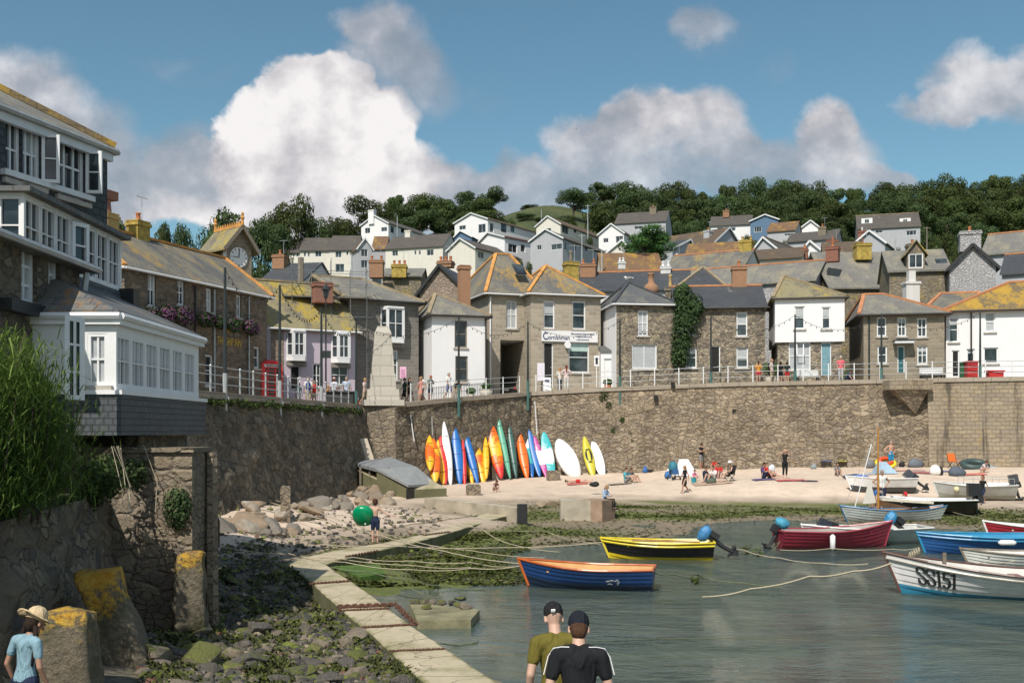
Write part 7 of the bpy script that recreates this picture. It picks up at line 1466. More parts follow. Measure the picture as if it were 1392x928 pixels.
# ================================================================== MOORING ROPES
RP_ = [([(318,664,1.25),(372,684,1.0),(440,706,.85),(470,716,.8),(520,728,.7),(600,748,.55),(708,766,.55)],.022,'pale mooring rope from the boulder pile to the navy dinghy',0),([(350,672,1.2),(420,690,.95),(480,712,.75),(560,735,.5),(640,748,.3),(740,758,.06)],.018,'pale rope across the sand into the shallows',0),([(392,752,.45),(470,764,.6),(560,774,.45),(640,772,.4),(706,769,.56)],.018,'rope from the causeway bend to the navy dinghy bow',0),([(440,740,.6),(540,742,.5),(680,744,.35),(818,737,.5)],.02,'long pale rope reaching the black and yellow boat',0),
 ([(300,742,.75),(380,752,.5),(450,757,.46),(560,768,.4),(640,771,.3)],.016,'thin rope from the timber post over the causeway',0),([(450,770,.5),(500,776,.42),(560,787,.3),(600,795,.1),(660,800,.03)],.018,'green weedy rope beside the algae slab',1),([(575,690,.8),(622,706,.7),(655,719,.5),(690,738,.12),(760,750,.05)],.018,'rope crossing the causeway end into the water',0),([(560,700,.8),(640,716,.6),(740,722,.15),(816,740,.45)],.016,'thin rope along the weed to the yellow boat',0),
 ([(886,777,.45),(915,780,.3),(960,785,.08),(1010,792,.02),(1062,799,.01)],.020,'rope from the navy dinghy stern into the water',1),([(955,811,.02),(1020,800,.15),(1100,783,.5),(1160,776,.7),(1212,765,.9)],.028,'thick taut rope from the numbered boat bow toward the left',0),([(985,740,.4),(1010,747,.2),(1060,758,.06),(1120,765,.05),(1180,766,.05)],.018,'rope from the yellow boat outboard to the right',0),([(1060,747,.12),(1130,745,.15),(1215,746,.2),(1250,744,.25)],.016,'pale waterline rope along the maroon boat',0),
 ([(1285,692,.3),(1330,703,.2),(1380,714,.1)],.018,'rope from the black sided boat to the right edge',0),([(1262,732,.3),(1300,722,.2),(1345,712,.2)],.016,'rope rising right from the grey open boat',0),([(1290,764,.35),(1310,764,.4),(1340,763,.33),(1380,762,.3)],.018,'rope from the numbered boat bow along the blue boat',0),([(330,690,1.0),(410,706,.8),(500,722,.7),(560,712,.52),(650,700,.46)],.016,'dark rope snaking over the sand behind the boy',1),([(1040,742,.1),(1060,736,.3),(1048,748,.05)],.014,'short rope under the maroon boat engine',1),
 ([(700,770,.5),(640,764,.3),(560,762,.35),(480,757,.5),(396,760,.45)],.016,'second rope from the dinghy bow to the causeway',0),([(540,808,.35),(600,812,.1),(560,800,.2)],.016,'weedy rope end by the mooring block',1),([(650,872,.02),(600,874,.1),(560,860,.3)],.024,'dark weedy rope lying off the causeway',1),([(700,872,.01),(760,872,.01),(900,868,.01),(1100,866,.01)],.007,'faint dark rope lying on the near water',1)]
for pts, r_, lb, gr in RP_:
    q = [G(x, y, z) for x, y, z in pts]; fine_ = []
    for a, b_ in zip(q, q[1:]):
        for k in range(6): v = lerp(a, b_, k/6); v = v-V((0,0,.05*math.sin(math.pi*k/6))); v.z = max(v.z, bz(v.x, v.y)+.03, .012); fine_.append(v)
    fine_.append(q[-1]); tag(MB().tube(fine_, r_*.8, 5).build('mooring_rope', M['rope_gr'] if gr else M['rope'], uv=False), lb, 'rope')
for (px, py, s, lb) in [(1013,747,.22,'weed tuft hanging on the rope right of the yellow boat'),(1030,750,.16,'second weed tuft on the rope toward the maroon boat'),(947,787,.14,'pale weed clump on the navy dinghy stern rope'),(588,792,.2,'dark weed streamer on the rope near the causeway'),(665,776,.16,'weed streamer on the bow rope of the navy dinghy'),(572,771,.14,'weed tuft on the ropes before the causeway bend')]:
    g = G(px, py, .15); mb = MB(); leaves(mb, (0,0,0), (s*1.3,s*.5,s), 60, .05, px, shell=.1); o = tag(mb.build('weed_tuft', M['weed'], uv=False), lb, 'seaweed', 'weed tufts on the ropes'); o.location = g
# ================================================================== PEOPLE
def cap_(mb, p, r0, q, r1, flat=1.0, right=V((1,0,0)), n=12):       # tapered capsule, optionally flattened along the body's front-back
    p, q = V(p), V(q); a = q-p; L = max(a.length, 1e-4); a = a/L; r = right-a*right.dot(a)
    if r.length < .05: r = V((0,1,0))-a*a.y
    r.normalize(); f = a.cross(r); i = len(mb.v); rows = []
    prof = [(-r0*math.cos(t_), r0*math.sin(t_)) for t_ in (.35,.8,1.2)]+[(0, r0), (L*.5, (r0+r1)/2), (L, r1)]+[(L+r1*math.cos(t_), r1*math.sin(t_)) for t_ in (1.2,.8,.35)]
    for (h, w_) in prof:
        rows.append(len(mb.v)); mb.v += [p+a*h*(1 if 0 <= h <= L else 1)+(r*math.cos(x)+f*math.sin(x)*flat)*w_ for x in [2*math.pi*k/n for k in range(n)]]
    for A, B in zip(rows, rows[1:]):
        for k in range(n): mb.f.append((A+k, A+(k+1) % n, B+(k+1) % n, B+k))
    mb.f.append(tuple(rows[0]+k for k in reversed(range(n)))); mb.f.append(tuple(rows[-1]+k for k in range(n)))
POSE = {}
def pose(**k): return k
STD = dict(pel=(0,0,.93), che=(0,.0,1.25), nek=(0,.01,1.47), hed=(0,-.02,1.63), sL=(.18,.01,1.40), sR=(-.18,.01,1.40), eL=(.24,.04,1.13), eR=(-.24,.04,1.13), wL=(.25,-.06,.89), wR=(-.25,-.06,.89), hL=(.09,0,.90), hR=(-.09,0,.90), kL=(.10,-.02,.49), kR=(-.10,-.02,.49), aL=(.10,.02,.08), aR=(-.10,.02,.08))
POSE['stand'] = STD
POSE['walk'] = {**STD, 'kL':(.09,-.18,.52), 'aL':(.09,-.26,.10), 'kR':(-.09,.06,.50), 'aR':(-.09,.34,.16), 'eL':(.25,.12,1.15), 'wL':(.25,.12,.92), 'eR':(-.25,-.06,1.15), 'wR':(-.24,-.24,.96)}
POSE['phone'] = {**STD, 'eL':(.24,-.06,1.17), 'wL':(.08,-.30,1.28), 'eR':(-.24,-.06,1.17), 'wR':(-.08,-.30,1.27), 'hed':(0,-.06,1.61)}
POSE['head'] = {**STD, 'eL':(.36,-.06,1.52), 'wL':(.12,-.12,1.63), 'eR':(-.36,-.06,1.52), 'wR':(-.12,-.12,1.63)}
POSE['hips'] = {**STD, 'eL':(.42,.10,1.18), 'wL':(.19,-.04,1.0), 'eR':(-.42,.10,1.18), 'wR':(-.19,-.04,1.0)}
POSE['carry'] = {**STD, 'eR':(-.42,.02,1.20), 'wR':(-.72,.02,1.12), 'eL':(.26,-.06,1.16), 'wL':(.20,-.28,1.10)}
SIT = dict(pel=(0,.0,.12), che=(0,.06,.45), nek=(0,.02,.67), hed=(0,-.05,.82), sL=(.17,.03,.60), sR=(-.17,.03,.60), eL=(.24,-.12,.40), eR=(-.24,-.12,.40), wL=(.16,-.38,.46), wR=(-.16,-.38,.46), hL=(.09,-.02,.12), hR=(-.09,-.02,.12), kL=(.14,-.40,.46), kR=(-.14,-.40,.46), aL=(.14,-.62,.08), aR=(-.14,-.62,.08))
POSE['sit'] = SIT
POSE['sitlean'] = {**SIT, 'che':(0,.14,.43), 'nek':(0,.20,.64), 'hed':(0,.17,.79), 'sL':(.17,.20,.57), 'sR':(-.17,.20,.57), 'eL':(.25,.32,.34), 'eR':(-.25,.32,.34), 'wL':(.26,.38,.08), 'wR':(-.26,.38,.08), 'kL':(.12,-.46,.22), 'kR':(-.12,-.42,.40), 'aL':(.12,-.88,.08)}
POSE['chair'] = dict(pel=(0,0,.44), che=(0,.10,.74), nek=(0,.16,.95), hed=(0,.12,1.11), sL=(.18,.14,.88), sR=(-.18,.14,.88), eL=(.27,-.02,.66), eR=(-.27,-.02,.66), wL=(.18,-.25,.62), wR=(-.18,-.25,.62), hL=(.09,-.03,.43), hR=(-.09,-.03,.43), kL=(.11,-.46,.48), kR=(-.11,-.46,.48), aL=(.11,-.56,.08), aR=(-.11,-.60,.08))
POSE['bench'] = {**POSE['chair'], 'che':(0,-.02,.74), 'nek':(0,-.06,.96), 'hed':(0,-.14,1.10), 'sL':(.17,-.03,.89), 'sR':(-.17,-.03,.89), 'eL':(.22,-.14,.66), 'eR':(-.22,-.14,.66), 'wL':(.05,-.34,.68), 'wR':(-.05,-.34,.68)}
POSE['lie'] = dict(pel=(0,0,.12), che=(0,.34,.13), nek=(0,.58,.13), hed=(0,.74,.15), sL=(.18,.50,.12), sR=(-.18,.50,.12), eL=(.34,.36,.07), eR=(-.34,.40,.07), wL=(.30,.12,.06), wR=(-.30,.62,.06), hL=(.09,-.03,.11), hR=(-.09,-.03,.11), kL=(.10,-.44,.20), kR=(-.10,-.44,.10), aL=(.11,-.86,.08), aR=(-.11,-.88,.08))
POSE['bend'] = {**STD, 'pel':(0,.10,.88), 'che':(0,-.14,1.05), 'nek':(0,-.36,1.08), 'hed':(0,-.52,1.06), 'sL':(.18,-.30,1.04), 'sR':(-.18,-.30,1.04), 'eL':(.2,-.34,.76), 'eR':(-.2,-.34,.76), 'wL':(.16,-.42,.52), 'wR':(-.16,-.42,.52), 'hL':(.09,.10,.86), 'hR':(-.09,.10,.86)}
POSE['crouch'] = {**SIT, 'pel':(0,.1,.26), 'che':(0,-.06,.52), 'nek':(0,-.22,.68), 'hed':(0,-.34,.78), 'sL':(.15,-.16,.62), 'sR':(-.15,-.16,.62), 'eL':(.18,-.34,.42), 'eR':(-.18,-.34,.42), 'wL':(.12,-.5,.2), 'wR':(-.12,-.5,.2), 'hL':(.09,.08,.24), 'hR':(-.09,.08,.24), 'kL':(.16,-.26,.36), 'kR':(-.16,-.26,.36), 'aL':(.14,.04,.07), 'aR':(-.14,.04,.07)}
POSE['stroll'] = {**STD, 'che':(0,-.02,1.24), 'nek':(0,-.06,1.46), 'hed':(0,-.14,1.60), 'sL':(.195,-.02,1.395), 'sR':(-.195,-.02,1.395), 'eL':(.27,.05,1.11), 'eR':(-.27,.0,1.11), 'wL':(.27,-.05,.86), 'wR':(-.26,-.12,.87), 'kL':(.10,-.16,.50), 'aL':(.10,-.20,.08), 'kR':(-.10,.05,.49), 'aR':(-.10,.26,.12)}
SKIN = {'a': (.46,.27,.19), 'b': (.40,.22,.15), 'c': (.52,.33,.25), 'd': (.33,.18,.12)}
def remesh(mb, name, m_, parent, vox, loops=4):
    o = mb.build(name, m_, parent, uv=False); md = o.modifiers.new('skin', 'REMESH'); md.mode = 'VOXEL'; md.voxel_size = vox; md.use_smooth_shade = True
    sm = o.modifiers.new('soft', 'SMOOTH'); sm.iterations = loops; sm.factor = .5; return o
def person(label, loc, face, pz, h=1.72, skin='a', top=None, sleeve=.5, bot=None, leg=.5, hair=None, hairlen=0, hat=None, brim=False, shoe=None, vox=.019, dress=False, bag=None, child=False, female=False, cap=None, fing=True, group=None, wide=1.0):
    J = {k: V(v) for k, v in POSE[pz].items()}; s = h/1.75; hs = 1.22 if child else 1.0; root = empty('person', loc, face, label, 'person', group); root.scale = (s*wide if False else s, s, s)
    up = (J['nek']-J['che']).normalized(); rt = (J['sL']-J['sR']).normalized(); fw = rt.cross(up).normalized(); fw = -fw if fw.dot(V((0,-1,0))) < 0 and pz != 'lie' else fw
    b = MB(); sw = .86 if female or child else 1.0
    hd = J['hed']; hu = (hd-J['nek']).normalized(); hf = (V((0,-1,0))-hu*hu.dot(V((0,-1,0)))).normalized() if pz != 'lie' else V((0,0,1))
    def hp(x, y, z): return hd+rt*x*hs+hf*y*hs+hu*z*hs
    cap_(b, hp(0,-.01,.035), .088*hs, hp(0,.012,-.05), .062*hs, 1.18, rt); cap_(b, hp(0,.02,-.03), .058*hs, hp(0,.035,-.085), .038*hs, 1.0, rt)
    cap_(b, hp(0,.095,.012), .010*hs, hp(0,.118,-.025), .016*hs, 1.0, rt, 8); cap_(b, hp(0,.085,-.062), .018*hs, hp(0,.088,-.064), .018*hs, .6, rt, 8)
    for e in (-1, 1): cap_(b, hp(e*.086,-.005,.015), .016*hs, hp(e*.088,-.008,-.03), .012*hs, 1.4, rt, 8)
    cap_(b, J['nek']-up*.06, .068*sw, hd-hu*.05, .058*sw, 1.0, rt)
    for k in 'LR': cap_(b, J['nek']-up*.01, .045*sw, lerp(J['nek'],J['s'+k],.75), .042*sw)
    cap_(b, J['che']+up*.06, .155*sw, J['che']-(J['che']-J['pel'])*.45, .125*sw, .66, rt); cap_(b, J['pel'], .145, J['pel']+(J['che']-J['pel'])*.45, .122*sw, .70, rt)
    cap_(b, J['sL']-up*.0, .062*sw, J['sR']-up*.0, .062*sw, 1, up); cap_(b, J['nek']-up*.06, .075*sw, lerp(J['sL'],J['sR'],.5)-up*.03, .105*sw, .8, rt)
    for k in 'LR':
        sd_ = 1 if k == 'L' else -1
        cap_(b, J['s'+k], .056*sw, J['e'+k], .041*sw); cap_(b, J['e'+k], .042*sw, J['w'+k], .028*sw)
        cap_(b, J['h'+k], .092, J['k'+k], .056); cap_(b, J['k'+k], .056, lerp(J['k'+k],J['a'+k],.35), .055); cap_(b, lerp(J['k'+k],J['a'+k],.35), .055, J['a'+k], .036)
        ft = V((0,-1,0)) if pz != 'lie' else V((0,-.3,1)).normalized(); cap_(b, J['a'+k]-V((0,0,.03)) if pz != 'lie' else J['a'+k], .040, J['a'+k]+ft*.15-(V((0,0,.045)) if pz != 'lie' else V()), .030, .8)
        hdn = (J['w'+k]-J['e'+k]).normalized(); hn = V((0,1,0)) if abs(hdn.y) < .8 else V((0,0,1)); hs_ = hdn.cross(hn).normalized(); hw = J['w'+k]; cap_(b, hw, .028, hw+hdn*.07, .036, .45, hs_)
        for q in range(4): o_ = hs_*(q-1.5)*.021; L_ = (.060,.072,.068,.052)[q]; cap_(b, hw+hdn*.08+o_, .0095, hw+hdn*(.08+L_*.6)+o_*1.1, .009, 1, hs_, 6); cap_(b, hw+hdn*(.08+L_*.6)+o_*1.1, .009, hw+hdn*(.08+L_)+o_*1.1+fw*.015, .008, 1, hs_, 6)
        cap_(b, hw+hdn*.03-hs_*.03, .011, hw+hdn*.085-hs_*.062, .009, 1, hs_, 6)
    body = remesh(b, 'body', skinmat(SKIN[skin]), root, vox, 3)
    e_ = MB()
    for x in (-.032,.032): e_.ell(hp(x,.090,.018), .009*hs, 6, 5)
    e_.build('eyes', M['dark'], body)
    if top is not None:
        t_ = MB(); g = .022; cap_(t_, J['che']+up*.06, (.155+g)*sw, J['che']-(J['che']-J['pel'])*.45, (.128+g)*sw, .68, rt); cap_(t_, J['pel']+(J['che']-J['pel'])*(.02 if not dress else -.1), .150+g*.8, J['pel']+(J['che']-J['pel'])*.5, (.124+g)*sw, .74, rt)
        cap_(t_, J['sL']-up*.01, .066*sw+g*.4, J['sR']-up*.01, .066*sw+g*.4, 1, up); cap_(t_, J['nek']-up*.06, .082*sw, lerp(J['sL'],J['sR'],.5)-up*.04, .13*sw, .8, rt)
        for k in 'LR': cap_(t_, J['nek']-up*.018, .058*sw, lerp(J['nek'],J['s'+k],.8)+up*.008, .062*sw)
        if dress: cap_(t_, J['pel'], .165, lerp(J['pel'], (J['kL']+J['kR'])/2, .75), .20, .75, rt)
        if sleeve > 0:
            for k in 'LR':
                e = J['e'+k]; cap_(t_, J['s'+k], .062*sw+g*.5, lerp(J['s'+k], e, min(1, sleeve)), .056*sw+g*.4)
                if sleeve > 1: cap_(t_, e, .044+g*.5, lerp(e, J['w'+k], sleeve-1), .036+g*.3)
        remesh(t_, 'top', clothmat(top), root, vox, 3 if vox > .01 else 34)
    if bot is not None:
        t_ = MB(); cap_(t_, J['pel']-up*.02, .158, J['pel']+(J['che']-J['pel'])*.22, .142, .76, rt)
        for k in 'LR':
            kn = J['k'+k]; cap_(t_, J['h'+k], .108, lerp(J['h'+k], kn, min(1, leg)), .084 if leg <= 1 else .068)
            if leg > 1: cap_(t_, kn, .068, lerp(kn, J['a'+k], leg-1), .054)
        remesh(t_, 'trousers' if leg > 1 else 'shorts', clothmat(bot), root, vox, 3)
    if hair is not None:
        t_ = MB(); cap_(t_, hp(0,-.022,.045 if hat is None else .0), (.097 if hat is None else .089)*hs, hp(0,-.032,-.01 if hat is None else -.035), (.082 if hat is None else .074)*hs, 1.08, rt)
        if hairlen: cap_(t_, hp(0,-.06,0), .07*hs, hp(0,-.085,-.12-hairlen), .045*hs, .6, rt)
        remesh(t_, 'hair', clothmat(hair), root, vox*.8, 2)
    if hat is not None:
        t_ = MB(); cap_(t_, hp(0,-.012,.065), .100*hs, hp(0,-.012,.078), .097*hs, 1.12, rt)
        if brim: 
            pts = [hp(math.cos(a)*.185, math.sin(a)*.20-.01, .045-.022*math.cos(2*a)) for a in [2*math.pi*k/20 for k in range(20)]]; t_.prism(pts, hu*.012)
        else: cap_(t_, hp(-.05,.09,.055), .018, hp(.05,.09,.055), .018, 1, rt); t_.prism([hp(-.07,.08,.05), hp(-.055,.17,.03), hp(.055,.17,.03), hp(.07,.08,.05)], hu*.015)
        (remesh(t_, 'hat', clothmat(hat), root, vox*.6, 2) if not brim else t_.build('hat', clothmat(hat), root, smooth=True, uv=False))
    if shoe is not None:
        t_ = MB()
        for k in 'LR': cap_(t_, J['a'+k]-V((0,-.02,.035)), .046, J['a'+k]+V((0,-.16,-.05)), .036, .85)
        t_.build('shoes', clothmat(shoe), root, smooth=True, uv=False)
    if bag is not None:
        t_ = MB(); c = J['che']-fw*.20; cap_(t_, c+up*.10, .14, c-up*.16, .15, .55, rt); remesh(t_, 'backpack', clothmat(bag), root, vox, 2)
    return root
def skinmat(c): return plain(c, .55, .08, 6, .05)
def clothmat(c):
    if ('cl', c) in MC: return MC['cl', c]
    m, n, b = newmat('cloth'); co = n.n('ShaderNodeTexCoord').outputs['Object']; f1 = n.noise(n.mapping(co, (1, 1, .45)), 7, 3, .55, 1.6).outputs[0]
    x = n.mix(n.ramp(f1, [(.3, 0), (.7, 1)]), tuple(k*.85 for k in c), tuple(min(1, k*1.12+.004) for k in c)); fin_mat(n, b, x, .88, f1, .9, .045); b.inputs['Specular IOR Level'].default_value = .2; MC['cl', c] = m; return m
def on_beach(px, py, z=.9): g = G(px, py, z); 
def beach(px, py):
    a, c = 25.0, qpos(px).y-1.1
    for _ in range(24):
        m_ = (a+c)/2; g = P(px, py, m_)
        if g.z > bz(g.x, g.y): a = m_
        else: c = m_
    g = P(px, py, c); z = bz(g.x, g.y)
    return V((g.x, g.y, z))
def road(px, d): p = XY(px, d); return V((p.x, p.y, zr(p.x)+.02))
PI = math.pi; K_, W_h, NV, GY, RD_, PK, BLU, TEAL, OLV, BEI = (.015,.015,.017), (.70,.69,.68), (.02,.03,.07), (.22,.22,.23), (.50,.03,.03), (.60,.20,.24), (.04,.13,.36), (.18,.36,.36), (.10,.10,.03), (.42,.34,.25)
BRN, DBR, BLD, ORA, GRE = (.07,.035,.02), (.025,.016,.012), (.36,.24,.11), (.60,.25,.04), (.04,.08,.06)
# --- on the beach
person('woman in black swimsuit with raised elbows standing on the sand', beach(1067,650), .2, 'head', 1.68, 'c', K_, 0, K_, 1.6, BLD, .0, female=True)
person('man in black vest and grey shorts standing against the wall drinking', beach(953,635), .9, 'phone', 1.75, 'b', K_, .3, GY, .8, DBR)
person('small girl in black dress walking toward the left', beach(931,670), -1.2, 'walk', 1.5, 'b', K_, 0, None, 0, BLD, .05, dress=True, female=True)
person('toddler in pink sitting by the windbreak', beach(944,653), .4, 'sit', 1.15, 'c', (.68,.10,.26), .5, None, 0, BRN, child=True)
person('woman in white sun hat lounging in a folding chair', beach(990,654), -1.0, 'chair', 1.65, 'c', (.16,.12,.09), 0, K_, .3, BRN, hat=W_h, brim=True, female=True)
person('person in red top sitting behind the family group', beach(977,650), -.5, 'sit', 1.75, 'b', RD_, .8, GY, .9, DBR)
person('child in red swimsuit kneeling at the back of the group', beach(971,640), -.4, 'sit', 1.5, 'b', RD_, 0, RD_, .2, DBR, child=True)
person('person in white top sitting with bent knees in the family group', beach(970,655), -1.0, 'sit', 1.75, 'a', W_h, .6, GY, .8, BRN)
person('person in navy top and blue trousers sitting on the sand', beach(959,655), .9, 'sit', 1.7, 'b', NV, .7, (.10,.25,.42), 1.4, BRN)
person('man in turquoise shirt sitting hunched near the wall', beach(851,656), 1.0, 'sit', 1.75, 'c', (.09,.36,.42), .7, GY, .8, BRN, shoe=GRE)
person('companion in dark top sitting beside the turquoise shirt', beach(858,655), .8, 'sit', 1.65, 'b', (.10,.12,.14), .7, BEI, .8, BRN)
person('person in purple wrap sitting with a beach bag', beach(1038,650), .9, 'sit', 1.7, 'b', (.09,.06,.16), 1.2, NV, .8, DBR)
person('bare armed sunbather sitting beside the purple wrap', beach(1046,650), .9, 'sitlean', 1.7, 'c', RD_, 0, K_, .3, BRN)
person('girl in pale blue shirt reading on the low sea wall', V((*G(822,678,.95).xy, .95-.44)), .9, 'bench', 1.55, 'c', (.30,.42,.58), 1.2, K_, 1.9, BLD, .05, shoe=K_, female=True)
person('sunbather lying on a towel below the white dinghy', beach(786,656), 1.45, 'lie', 1.7, 'c', None, 0, RD_, .25, BRN, female=True)
person('child crouching by the stone mooring post', beach(673,668), .4, 'crouch', 1.25, 'b', (.22,.12,.12), .5, GY, .5, BRN, child=True)
person('man in bright blue shorts with hand on hip by the wall', beach(1211,637), .3, 'hips', 1.78, 'a', None, 0, (.02,.22,.42), .85, GY)
person('child in grey top sitting alone on the sand', beach(1138,646), 0, 'sit', 1.35, 'b', GY, .7, GY, .6, DBR, child=True)
person('bare backed person leaning on a dark ring at right', beach(1318,634), .8, 'sit', 1.7, 'b', None, 0, RD_, .3, BRN)
person('child in pale top crouching at the right of the beach', beach(1336,642), .5, 'crouch', 1.3, 'c', (.62,.55,.58), .8, None, 0, BRN, child=True)
person('red haired boy in dark wetsuit walking past the grey boat', beach(1336,685), -1.1, 'walk', 1.35, 'b', K_, .2, NV, .7, (.20,.05,.02), child=True)
person('man in white vest with hands on hips among the boats', beach(1199,688), .1, 'hips', 1.75, 'b', W_h, 0, NV, 1.0, (.30,.26,.22))
person('crouching boater with a red cap behind the sailing boat', beach(1222,692), .6, 'crouch', 1.6, 'b', K_, 1.0, K_, 1.8, DBR, hat=RD_)
person('person in blue top stooping at the sailing boat bow', beach(1188,694), .4, 'bend', 1.5, 'b', BLU, .5, GY, .8, GY)
# boy with the green inflatable
bl = G(510,738,.425); person('bare backed boy in navy shorts carrying a green inflatable', bl, PI-.1, 'carry', 1.38, 'c', None, 0, NV, .75, BRN, child=True, vox=.014)
r_ = empty('inflatable_ball', (bl.x-.38, bl.y+.02, bl.z+.87), 0, 'big shiny green inflatable held by the boy', 'inflatable'); mb = MB(); grn = plain((.0,.26,.11), .25, .06, 2, .05); n0 = 0
for i in range(17):
    rows = None
prof = [(max(.001, math.sin(math.pi*k/14))**.8*.37, -math.cos(math.pi*k/14)*.37) for k in range(15)]; mb.lathe(prof, n=40)
for i, v in enumerate(mb.v): a = math.atan2(v.y, v.x); k = 1+.035*abs(math.cos(a*5)); mb.v[i] = V((v.x*k*.92, v.y*k*.48, v.z))
mb.xf(Matrix.Rotation(.5, 4, 'X')); mb.build('body', grn, r_, smooth=True, uv=False); MB().tube([(.1,-.25,-.22),(.1,-.3,-.26)], .02, 6).build('valve', M['white'], r_)
# --- foreground strollers, seen from behind
def big(label, px, d, topz, h, **kw): p = XY(px, d); return person(label, (p.x, p.y, .65), kw.pop('face', PI), 'stroll', h, vox=.0085, **kw)
m1 = big('man in olive t-shirt and black cap walking away at the bottom', 757, 9.7, 0, 1.70, top=(.135,.115,.022), sleeve=.55, bot=K_, leg=.9, hat=K_, skin='c', face=PI+.18, shoe=K_)
m2 = big('man in black t-shirt with white shoulder piping and navy cap', 787, 9.1, 0, 1.715, top=(.012,.013,.016), sleeve=.62, bot=GY, leg=.9, hat=(.012,.014,.022), skin='c', face=PI-.05, hair=BRN, shoe=W_h)
J = POSE['stroll']
for e, k in ((1,'L'),(-1,'R')):
    s_, el = V(J['s'+k]), V(J['e'+k]); nk = V(J['nek'])-V((0,0,.03)); q = [lerp(nk, s_, .45)+V((0,.05,.055)), lerp(nk, s_, .8)+V((0,.03,.068)), s_+V((e*.035,.015,.06)), lerp(s_, el, .12)+V((e*.075,.01,.02)), lerp(s_, el, .6)+V((e*.078,.01,.0))]; MB().tube(q, .005, 5).build('shirt_piping', M['white'], m2)
for mm in (m1,):
    mb = MB(); hd = V(J['hed']); mb.obox(hd+V((.03,.108,.10)), (.020,0,0), (0,.006,-.004), (0,.004,.011)); mb.build('cap_badge', M['white'], mm)
gp = XY(34, 10.6); g1 = person('child in pale blue t-shirt, plaits and a wide straw hat', (gp.x, gp.y, .66), PI-.5, 'stroll', 1.47, 'b', (.22,.36,.44), .55, NV, .9, DBR, 0, hat=(.58,.45,.28), brim=True, child=True, vox=.0095, shoe=W_h)
mb = MB(); hd = V(J['hed'])
for e in (-1,1): mb.tube([hd+V((e*.09,.06,-.02)), hd+V((e*.13,.10,-.18)), hd+V((e*.14,.13,-.36)), hd+V((e*.13,.14,-.50))], [.03,.026,.022,.010], 8)
mb.build('plait', clothmat(DBR), g1, smooth=True)
